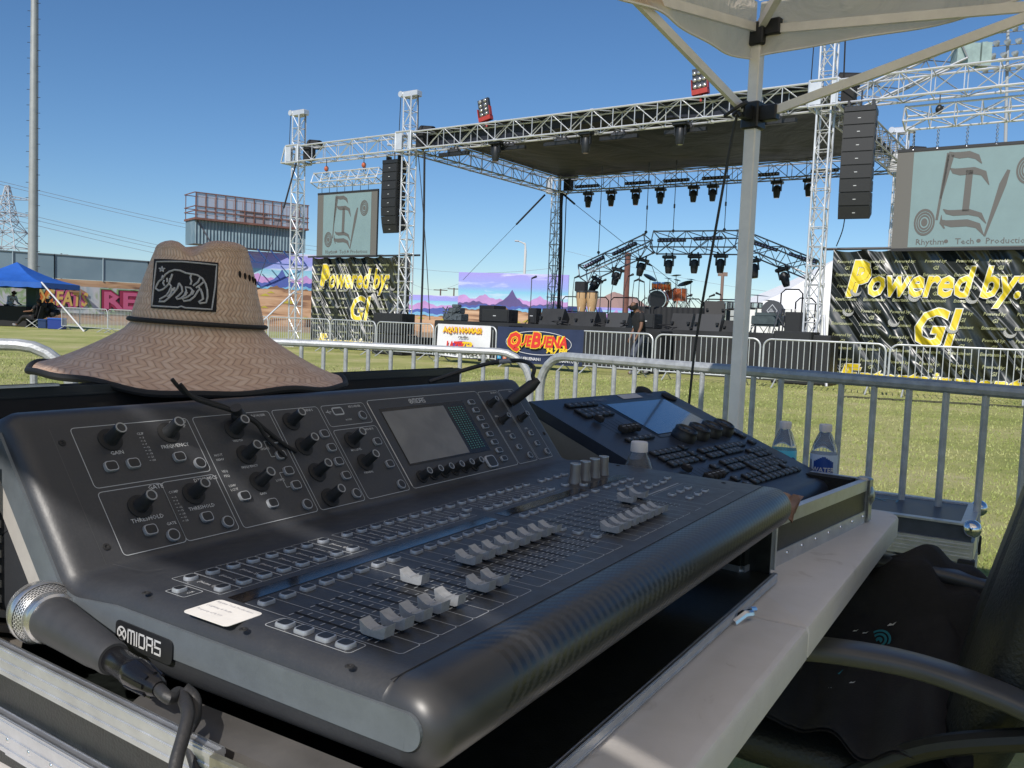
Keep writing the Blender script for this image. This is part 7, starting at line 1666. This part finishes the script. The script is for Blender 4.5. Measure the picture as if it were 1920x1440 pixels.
# mural
def mural(PL, z0f, z1, label, name='mural_wall', tall=False, desert_top=None, hillz=2.7):
    a, b_ = wpt(*PL[0]), wpt(*PL[1]); W = (b_-a).length; T2 = frame(a, b_-a, Vector((0,0,1)))      # x along, y up, z toward camera
    t = thing(name, (a+b_)/2, label, 'wall')
    m = MB(T2); m.box((0, 0, -.15), (W, z1, 0)); 
    sky_m, nt, b = newmat('mural_sky'); tc = nd(nt, 'TexCoord'); s_ = nd(nt, 'SeparateXYZ'); L(nt, tc.outputs['Object'], s_.inputs[0]); 
    mp = nd(nt, 'Mapping'); mp.inputs['Scale'].default_value = (.22,.22,1.3); L(nt, tc.outputs['Object'], mp.inputs['Vector']); n1 = nd(nt, 'TexNoise', Scale=1.4, Detail=5.0, Distortion=.5); L(nt, mp.outputs['Vector'], n1.inputs['Vector'])
    grd = ramp(nt, mth(nt, 'DIVIDE', s_.outputs['Z'], z1), [(hillz/z1*.75, (.60,.72,.76)), (hillz/z1+.12, (.22,.50,.66)), (.78, (.27,.36,.72)), (1, (.34,.30,.70))]); mxn = nt.nodes.new('ShaderNodeMixRGB'); mxn.inputs[2].default_value = (.66,.70,.78,1)
    cl = nd(nt, 'MapRange'); cl.inputs['From Min'].default_value = .54; cl.inputs['From Max'].default_value = .68; cl.inputs['To Max'].default_value = .8; L(nt, n1.outputs['Fac'], cl.inputs['Value']); L(nt, cl.outputs['Result'], mxn.inputs[0]); L(nt, grd, mxn.inputs[1]); L(nt, mxn.outputs[0], b.inputs['Base Color']); b.inputs['Roughness'].default_value = .75
    m.build('painted_sky', sky_m, t, smooth=False)
    def ridge(base, peaks, nm, m_, zz, low):
        m = MB(); pts = []
        n = 60
        for i in range(n+1):
            x = W*i/n; z = base+.04*math.sin(i*1.7)+.05*math.sin(i*.6)
            for pc, ph_, pw in peaks: z += ph_*max(0, 1-abs(i/n-pc)/pw)**1.2
            pts.append((x, min(z, z1-.02)))
        for q0, q1 in zip(pts, pts[1:]): m.s_poly(T2, [(q0[0], low), (q1[0], low), q1, q0], zz)
        m.build(nm, m_, t, smooth=False)
    g_ = globals()
    for k_, c_ in (('mm_pink', (.48,.28,.56)), ('mm_blue', (.07,.11,.36)), ('mm_lblue', (.18,.42,.62)), ('mm_purple', (.10,.08,.22)), ('mm_dune', (.20,.11,.06)), ('mm_bush', (.42,.36,.05))):
        if k_ not in g_: g_[k_] = mat(k_, c_, .75, 0, .15, 1)
    ridge(hillz, [(.25, .35, .12), (.75, .3, .1), (.05, .3, .1), (.52, .2, .1)], 'painted_hills', mm_pink, .02, 0)
    ridge(hillz-.35, [(.5, .30, .05), (.49, .55, .11), (.5, .35, .16), (.15, .25, .1), (.85, .2, .12)], 'painted_mountain', mm_purple if tall else mm_blue, .04, 0)
    ridge(hillz-.5, [(.3, .1, .3), (.8, .15, .2)], 'painted_foothills', mm_blue, .06, 0)
    ridge(hillz-.72, [(.2, .1, .3), (.7, .15, .2)], 'painted_mist', mm_lblue, .08, 0)
    ridge(hillz-.85, [(.45, .28, .1), (.1, .1, .2)], 'painted_dunes', mm_dune, .10, 0); m = MB(); m.s_poly(T2, [(0, 0), (W, 0), (W, hillz-.9), (0, hillz-.9)], .12); m.build('painted_desert', sand, t, smooth=False)
    m = MB(); random.seed(int(W*10))
    for k_ in range(int(W*.9)):
        x = random.uniform(.5, W-.5); z = random.uniform(.5, hillz-1.1); r_ = random.uniform(.25, .55); m.s_poly(T2, [(x-r_, z), (x+r_, z), (x+r_*.2, z+r_*.5), (x-r_*.2, z+r_*.45)], .14)
    m.build('painted_bushes', mm_bush, t, smooth=False)
    return t, T2, W
mural([(432, 69.5), (612, 72)], 0, 6.0, 'painted desert mural wall under the catwalk box, left of the left tower', hillz=3.9)
t, T2, W = mural([(612, 72), (853, 69)], 0, 3.0, 'low mural wall with corrugated blue top between the left towers', hillz=2.2)
mural([(853, 66), (1058, 64)], 0, 4.75, 'tall painted panel of purple mountains standing behind the stage', tall=True, hillz=2.75)
mural([(1058, 66.5), (1180, 66)], 0, 2.5, 'low sandy painted wall behind the conga drums', hillz=2.0)
m = MB(); walls(m, [(1180, 64), (1300, 63), (1430, 62)], .6, 2.65, thick=.2); 
solo('pale_blue_wall', m, mat('pale_blue', (.30,.46,.58), .7, 0, .1, .5), 'pale blue wall behind the orange drum kit', 'wall', smooth=False)
# catwalk box over mural
cor, nt, b = newmat('corrugated_blue'); tc = nd(nt, 'TexCoord'); s_ = nd(nt, 'SeparateXYZ'); L(nt, tc.outputs['Object'], s_.inputs[0]); wv = mth(nt, 'SINE', mth(nt, 'MULTIPLY', s_.outputs['X'], 24)); n1 = nd(nt, 'TexNoise', Scale=1.0); L(nt, tc.outputs['Object'], n1.inputs['Vector'])
L(nt, ramp(nt, mth(nt, 'MULTIPLY_ADD', wv, .2, n1.outputs['Fac']), [(.3, (.13,.21,.26)), (.6, (.24,.33,.38))]), b.inputs['Base Color']); b.inputs['Roughness'].default_value = .6; bp = nd(nt, 'Bump'); bp.inputs['Distance'].default_value = .05; L(nt, wv, bp.inputs['Height']); L(nt, bp.outputs['Normal'], b.inputs['Normal'])
a, b_ = wpt(359, 66), wpt(566, 71.5); W = (b_-a).length; T2 = frame(a, b_-a, Vector((-(b_-a).y, (b_-a).x, 0))); t = thing('scoreboard_catwalk', (a+b_)/2, 'raised rusty catwalk with mesh screens above a blue corrugated box', 'scoreboard', math.atan2((b_-a).y, (b_-a).x))
m = MB(T2); m.box((0, 0, 6.15), (W, 2.2, 7.95)); m.build('corrugated_box', cor, t, smooth=False)
rust = mat('rusty_steel', (.20,.10,.08), .7, .2, .3, 2); m = MB(T2); m.box((-.1, -.4, 7.95), (W+.1, 2.3, 8.1)); 
for z in (9.98, 8.95, 8.6): m.beam((-.1, -.35, z), (W+.1, -.35, z), .08, .07); m.beam((-.1, 2.2, z), (W+.1, 2.2, z), .06, .06); m.beam((-.1, -.35, z), (-.1, 2.2, z), .06, .06)
for i in range(13): m.beam((W*i/12, -.35, 8.1), (W*i/12, -.35, 10.0), .07, .07, (1,0,0)); m.beam((W*i/12, 2.2, 8.1), (W*i/12, 2.2, 10.0), .05, .05, (1,0,0))
m.build('catwalk_frame', rust, t)
msh, nt, b = newmat('mesh_screen'); b.inputs['Base Color'].default_value = (.36,.34,.38,1); b.inputs['Roughness'].default_value = .9; b.inputs['Alpha'].default_value = .75
m = MB(T2); m.poly([(0, -.3, 8.1), (W, -.3, 8.1), (W, -.3, 9.95), (0, -.3, 9.95)]); m.build('mesh_screen', msh, t, smooth=False)
m = MB(T2); m.bbox((W*.42, .2, 8.1), (W*.65, .9, 9.05), .03); m.build('equipment_box', mat('eq_dark', (.03,.035,.04), .6), t); m = MB(T2); m.box((W*.49, .12, 8.45), (W*.57, .19, 8.8)); m.build('equipment_panel', mat('eq_grey', (.3,.3,.3), .5), t)
for i in range(4): m = MB(T2); x = (.25, .7, .9, 1.2)[i]; m.beam((x, 0.0, 7.9), (x+1.0, -.02, 6.3), .09, .05, (0,1,0)) if i == 0 else m.cbox((W*(.5+.12*i), .1, 8.35), (.5, .5, .5)); m.build('bracket', mat('br%d' % i, (.10,.10,.12) if i == 0 else (.35,.32,.30), .7), t)
m = MB(T2)
for i in range(6): x = W*(.3+.12*i); m.beam((x, -.25, 6.1), (x+.9, -.3, 5.1), .09, .09); 
m.beam((W*.3, -.3, 5.05), (W, -.3, 5.05), .07, .07); m.build('blue_struts', mat('blue_steel2', (.04,.10,.30), .5), t)
# rusty post, poles, lamp posts
def post(px, Y, y0_, r_, label, name, m_, lean=0):
    p = Vector((gx(px, Y), Y, 0)); z = zat(px, y0_, Y); m = MB(); m.cyl(p, p+Vector((lean, 0, z)), r_, n=10); return m, p, z
m, p, z = post(1166, 40, 480, .14, '', '', rust); m.cyl(p+Vector((0,0,z-.02)), p+Vector((0,0,z+.12)), .17, n=10); solo('rusty_post', m, mat('rust_post', (.17,.075,.06), .8, 0, .3, 3), 'thick rusty red post behind the stage', 'post')
m, p, z = post(1344, 55, 517, .10, '', '', rust); m.box((p.x-.3, p.y-.05, z-.05), (p.x+.3, p.y+.05, z+.2)); solo('brown_pole', m, mat('pole_brown', (.22,.15,.12), .8), 'slim brown pole with a small crossbar behind the drums', 'pole')
t0 = Vector((gx(975, 90), 90, 0)); z = zat(975, 462, 90); t = thing('street_lamp', t0, 'tall pale street lamp with a curved arm behind the stage', 'street lamp'); m = MB(); m.tube(smoothpts([t0, t0+Vector((.0,0,z*.6)), t0+Vector((0,0,z-.2)), t0+Vector((-.25,0,z+.25)), t0+Vector((-.8,0,z+.45))]), [.16]*6+[.13]*6+[.09]*6+[.06]*7, 8); m.build('pole', mat('lamp_white', (.6,.6,.58), .5), t); m = MB(); m.bbox(t0+Vector((-1.15,-.15,z+.38)), t0+Vector((-.7,.15,z+.52)), .04); m.build('lamp_head', mat('lamp_grey', (.5,.5,.5), .5), t)
# floodlight mast at left
p = Vector((gx(58, 48), 48, 0)); mast = thing('floodlight_mast', p, 'tall grey steel mast with climbing pegs rising out of frame at the left', 'mast'); m = MB(); top = atY(66, -150, 48); m.cyl(p, top, .27, .17, n=16); m.build('pole', mat('mast_grey', (.34,.35,.35), .5, .3, .1, 2), mast); m = MB()
for i in range(52):
    c = p.lerp(top, i/52+.01); r_ = .27-.10*i/52; s = 1 if i % 2 else -1; m.cyl(c+Vector((r_*(1 if s > 0 else -1)*.9, -.05, 0)), c+Vector(((r_+.16)*(1 if s > 0 else -1), -.05, 0)), .015, n=4)
m.build('climbing_pegs', darkm, mast)
# stadium lamps top right
p = Vector((gx(1872, 85), 85, 0)); top = atY(1890, 55, 85); st_l = thing('stadium_light', p, 'bank of round stadium lamps on a tall pole behind the right trusses', 'floodlight mast'); m = MB(); m.cyl(p, top, .2, .14, n=10); m.build('pole', mat('pole_pale', (.35,.38,.40), .5), st_l)
lampm = mat('lamp_pale', (.32,.36,.38), .35, .4, .3, 3)
m = MB()
for r_ in range(4): m.cyl(atY(1836, 60+24*r_+6, 84.6), atY(1990, 44+24*r_+6, 84.6), .05, n=5)
m.build('crossarm', lampm, st_l)
for r_ in range(4):
    for c_ in range(7):
        c = atY(1843+c_*21+(r_%2)*7, 57+r_*24-c_*2.2, 84.4); m = MB(frame(c, Vector((1,.2,0)), Vector((0,.5,1)))); m.lathe([(0, .16), (.14, .12), (.30, -.14), (.36, -.26), (.30, -.24), (.1, -.12), (0, -.1)], 12); m.build('lamp', lampm, st_l)
# pylon
YP = 300; pb = Vector((gx(12, YP), YP, 0)); t = thing('transmission_pylon', pb, 'distant steel lattice power pylon at the far left', 'pylon'); m = MB(); H_ = zat(22, 352, YP)
sx = lambda z: 8.5*(1-z/H_)**1.0+1.2 if z < H_*.62 else 2.6*(1-(z-H_*.62)/(H_*.38))+.5
zs_ = [0, 7, 14, 20, 25.5, 29, 32, 35, 38, H_]
for z0, z1 in zip(zs_, zs_[1:]):
    for a, b_ in (((-1,-1),(1,-1)),((1,-1),(1,1)),((1,1),(-1,1)),((-1,1),(-1,-1))):
        P0 = pb+Vector((a[0]*sx(z0), a[1]*sx(z0), z0)); P1 = pb+Vector((b_[0]*sx(z0), b_[1]*sx(z0), z0)); Q0 = pb+Vector((a[0]*sx(z1), a[1]*sx(z1), z1)); Q1 = pb+Vector((b_[0]*sx(z1), b_[1]*sx(z1), z1))
        for u_, v_ in ((P0, Q0), (P0, Q1), (P1, Q0), (Q0, Q1)): m.cyl(u_, v_, .13, n=4, caps=False)
for z in (31, 36.5):
    for s in (-1, 1):
        for o_ in (-.6, .6): m.cyl(pb+Vector((s*1.5, o_, z+1.2)), pb+Vector((s*9.5, 0, z)), .12, n=4); m.cyl(pb+Vector((s*1.5, o_, z)), pb+Vector((s*9.5, 0, z)), .12, n=4)
        for k_ in range(4): m.cyl(pb+Vector((s*(2+2*k_), 0, z)), pb+Vector((s*(3+2*k_), 0, z+.9-.22*k_)), .09, n=4)
m.build('lattice', mat('pylon_grey', (.42,.45,.48), .6, .2), t)
wire_m = mat('wire_grey', (.28,.31,.35), .7)
for i, (p0, p1, Y0, Y1) in enumerate((((-40, 330), (720, 478), 260, 420), ((-40, 336), (720, 486), 262, 420), ((18, 394), (700, 524), 280, 430), ((18, 401), (700, 530), 282, 430), ((24, 412), (700, 540), 284, 430), ((740, 499), (1060, 500), 400, 400), ((770, 531), (860, 532), 400, 400), ((1060, 470), (1560, 560), 420, 420))):
    a = atY(*p0, Y0); b_ = atY(*p1, Y1); m = MB(); m.tube([a.lerp(b_, k_/14)-Vector((0,0,6*math.sin(math.pi*k_/14)*.5)) for k_ in range(15)], .065, 4); solo('power_line', m, wire_m, '%s thin power line from the top crossing the sky %s' % (ordn[i], 'behind the hat' if i < 5 else 'behind the stage'), 'power line', 'overhead power lines')
# small utility pole tops
for i, (px, y, Y) in enumerate(((112, 476, 150), (845, 540, 160), (820, 542, 150))):
    p = Vector((gx(px, Y), Y, 0)); z = zat(px, y, Y); m = MB(); m.cyl(p, p+Vector((0,0,z)), .14, n=6); m.cyl(p+Vector((-1.2,0,z-.2)), p+Vector((1.2,0,z-.2)), .08, n=5); solo('utility_pole', m, mat('pole_wood', (.12,.09,.07), .8) if i == 0 else bpy.data.materials['pole_wood'], ('utility pole just showing above the outfield wall', 'right utility pole behind the low blue wall', 'left utility pole behind the low blue wall')[i], 'utility pole')
# white marquee
tw_m = mat('marquee_white', (.80,.80,.80), .6, 0, .03, 1); Yt_ = 42; cx = gx(1600, Yt_); t = thing('marquee', Vector((cx, Yt_+2, 0)), 'big white peaked marquee tent behind the right tower', 'tent')
ez = zat(1392, 577, Yt_); hw_ = cx-gx(1392, Yt_); apz = zat(1620, 486, Yt_+3)
m = MB()
crn = [Vector((cx-hw_, Yt_, ez)), Vector((cx+hw_, Yt_, ez)), Vector((cx+hw_, Yt_+8, ez)), Vector((cx-hw_, Yt_+8, ez))]; apx = Vector((cx, Yt_+3, apz))
for k in range(4): a, b_ = crn[k], crn[(k+1)%4]; m.grid(14, 12, lambda u, v, a=a, b_=b_: a.lerp(b_, u).lerp(apx, v)-Vector((0,0,.3*math.sin(math.pi*v)*(1-v*.3))))
m.build('roof', tw_m, t, ang=50); m = MB()
for k in range(4): a, b_ = crn[k], crn[(k+1)%4]; m.grid(30, 3, lambda u, v, a=a, b_=b_: a.lerp(b_, u)*1.0-Vector((0,.03*math.sin(60*u),(ez)*v)))
m.build('side_wall', tw_m, t, ang=80)
# hills
hm, nt, b = newmat('far_hills'); b.inputs['Base Color'].default_value = (.34,.22,.19,1); b.inputs['Roughness'].default_value = 1
m = MB(); random.seed(2); n = 90
prevp = None
for i in range(n):
    px = 1040+i*(1500-1040)/(n-1)*1.0; Y = 1500; u = (px-1040)/460
    yy = 577-34*max(0, 1-abs(px-1165)/70)**.8-10*max(0, 1-abs(px-1215)/60)-2.5*random.random()
    x = gx(px, Y); z = zat(px, yy, Y); q = (x, Y, z)
    if prevp: m.poly([(prevp[0], Y, -5), (x, Y, -5), (x, Y+200, z), (prevp[0], Y+200, prevp[2])]) 
    prevp = q
tag(m.build('hills', hm), 'low pinkish hills on the horizon', None, None, 'structure')
# ================================================================ ground
gr_m, nt, b = newmat('grass_ground'); geo = nd(nt, 'NewGeometry'); s_ = nd(nt, 'SeparateXYZ'); L(nt, geo.outputs['Position'], s_.inputs[0])
n1 = nd(nt, 'TexNoise', Scale=.45, Detail=6.0, Roughness=.6); n2 = nd(nt, 'TexNoise', Scale=5.5, Detail=8.0, Roughness=.7); n3 = nd(nt, 'TexNoise', Scale=90.0, Detail=4.0, Roughness=.7)
for n_ in (n1, n2, n3): L(nt, geo.outputs['Position'], n_.inputs['Vector'])
mx = mth(nt, 'ADD', mth(nt, 'MULTIPLY', n1.outputs['Fac'], .55), mth(nt, 'ADD', mth(nt, 'MULTIPLY', n2.outputs['Fac'], .27), mth(nt, 'MULTIPLY', n3.outputs['Fac'], .18)))
gcol = ramp(nt, mx, [(.36, (.23,.26,.07)), (.46, (.36,.38,.12)), (.54, (.47,.45,.18)), (.64, (.60,.52,.30))])
dirt = ramp(nt, n2.outputs['Fac'], [(.3, (.30,.20,.12)), (.7, (.42,.30,.19))]); mxd = nt.nodes.new('ShaderNodeMixRGB'); L(nt, gcol, mxd.inputs[1]); L(nt, dirt, mxd.inputs[2])
df = nd(nt, 'MapRange'); df.inputs['From Min'].default_value = 51; df.inputs['From Max'].default_value = 54; L(nt, mth(nt, 'ADD', s_.outputs['Y'], mth(nt, 'MULTIPLY', n1.outputs['Fac'], 4)), df.inputs['Value']); L(nt, df.outputs['Result'], mxd.inputs[0])
L(nt, mxd.outputs[0], b.inputs['Base Color']); b.inputs['Roughness'].default_value = .9; b.inputs['Specular IOR Level'].default_value = .2
bp = nd(nt, 'Bump'); bp.inputs['Strength'].default_value = .8; bp.inputs['Distance'].default_value = .03; L(nt, n3.outputs['Fac'], bp.inputs['Height']); L(nt, bp.outputs['Normal'], b.inputs['Normal'])
m = MB(); m.poly([(-1600, -60, 0), (1600, -60, 0), (1600, 1700, 0), (-1600, 1700, 0)]); tag(m.build('ground', gr_m, smooth=False), 'flat grass sports field', None, None, 'structure')
# grass blades near: one object
random.seed(21); m = MB()
blade_m, nt, b = newmat('grass_blade'); tc = nd(nt, 'NewGeometry'); n1 = nd(nt, 'TexNoise', Scale=1.5, Detail=5.0); L(nt, tc.outputs['Position'], n1.inputs['Vector']); L(nt, ramp(nt, n1.outputs['Fac'], [(.35, (.23,.28,.07)), (.5, (.32,.36,.11)), (.65, (.42,.41,.18))]), b.inputs['Base Color']); b.inputs['Roughness'].default_value = .7
verts = []; faces = []
for i in range(60000):
    Y = 2.9*math.exp(random.random()*math.log(19/2.9)); px = random.uniform(-30, 1950) if Y > 4.4 else random.uniform(900, 1950)
    x = (px-960)/F_PX*Y; h = random.uniform(.010, .026)*(1+Y*.03); w = .0022*(1+Y*.22); a = random.uniform(0, 6.28); lx = random.gauss(0, .35)*h; ly = random.gauss(0, .35)*h
    k_ = len(verts); verts += [(x-w*math.cos(a), Y-w*math.sin(a), 0), (x+w*math.cos(a), Y+w*math.sin(a), 0), (x+lx, Y+ly, h)]; faces.append((k_, k_+1, k_+2))
me = bpy.data.meshes.new('grass'); me.from_pydata(verts, [], faces); me.materials.append(blade_m); og = bpy.data.objects.new('grass', me); C.objects.link(og); tag(og, 'short mown grass blades covering the field', None, None, 'stuff')
# cable ramp tracks on grass at right
m = MB()
for k in range(26):
    p = Vector((gx(1590+k*13, 15.4-.03*k), 15.4-.03*k, 0)); m.cbox(p+Vector((0, random.uniform(-.05,.05), .015)), (.13, .10, .03))
solo('cable_cover', m, mat('cover_brown', (.07,.07,.04), .9), 'row of low dark cable covers on the grass before the large banner', 'cable cover')
# ================================================================ light
EL = R(40.0); AZ = R(-157.5)      # azimuth from +Y towards +X
sd = Vector((math.sin(AZ)*math.cos(EL), math.cos(AZ)*math.cos(EL), math.sin(EL)))
ld = bpy.data.lights.new('sun', 'SUN'); ld.energy = 4.6; ld.angle = R(.53); ld.color = (1, .945, .87); lo = bpy.data.objects.new('sun', ld); C.objects.link(lo); lo.rotation_euler = (-sd).to_track_quat('-Z', 'Y').to_euler(); lo.location = (-5, -10, 20)
w = bpy.data.worlds.new('World'); sc.world = w; w.use_nodes = True; nt = w.node_tree; bg_ = nt.nodes['Background']; sk_ = nt.nodes.new('ShaderNodeTexSky'); sk_.sky_type = 'NISHITA'; sk_.sun_disc = False; sk_.sun_elevation = EL; sk_.sun_rotation = AZ; sk_.air_density = 1.0; sk_.dust_density = .0; sk_.ozone_density = 6.5; hs = nt.nodes.new('ShaderNodeHueSaturation'); hs.inputs['Saturation'].default_value = 1.08; hs.inputs['Value'].default_value = .90; sk_.altitude = 300
nt.links.new(sk_.outputs['Color'], hs.inputs['Color']); nt.links.new(hs.outputs['Color'], bg_.inputs['Color']); bg_.inputs['Strength'].default_value = .115
sc.view_settings.view_transform = 'Standard'; sc.view_settings.look = 'None'; sc.view_settings.exposure = 0; sc.view_settings.gamma = 1
sc.cycles.max_bounces = 6; sc.cycles.transparent_max_bounces = 8
for o in bpy.data.objects:
    if 'group' in o and o.parent: del o['group']
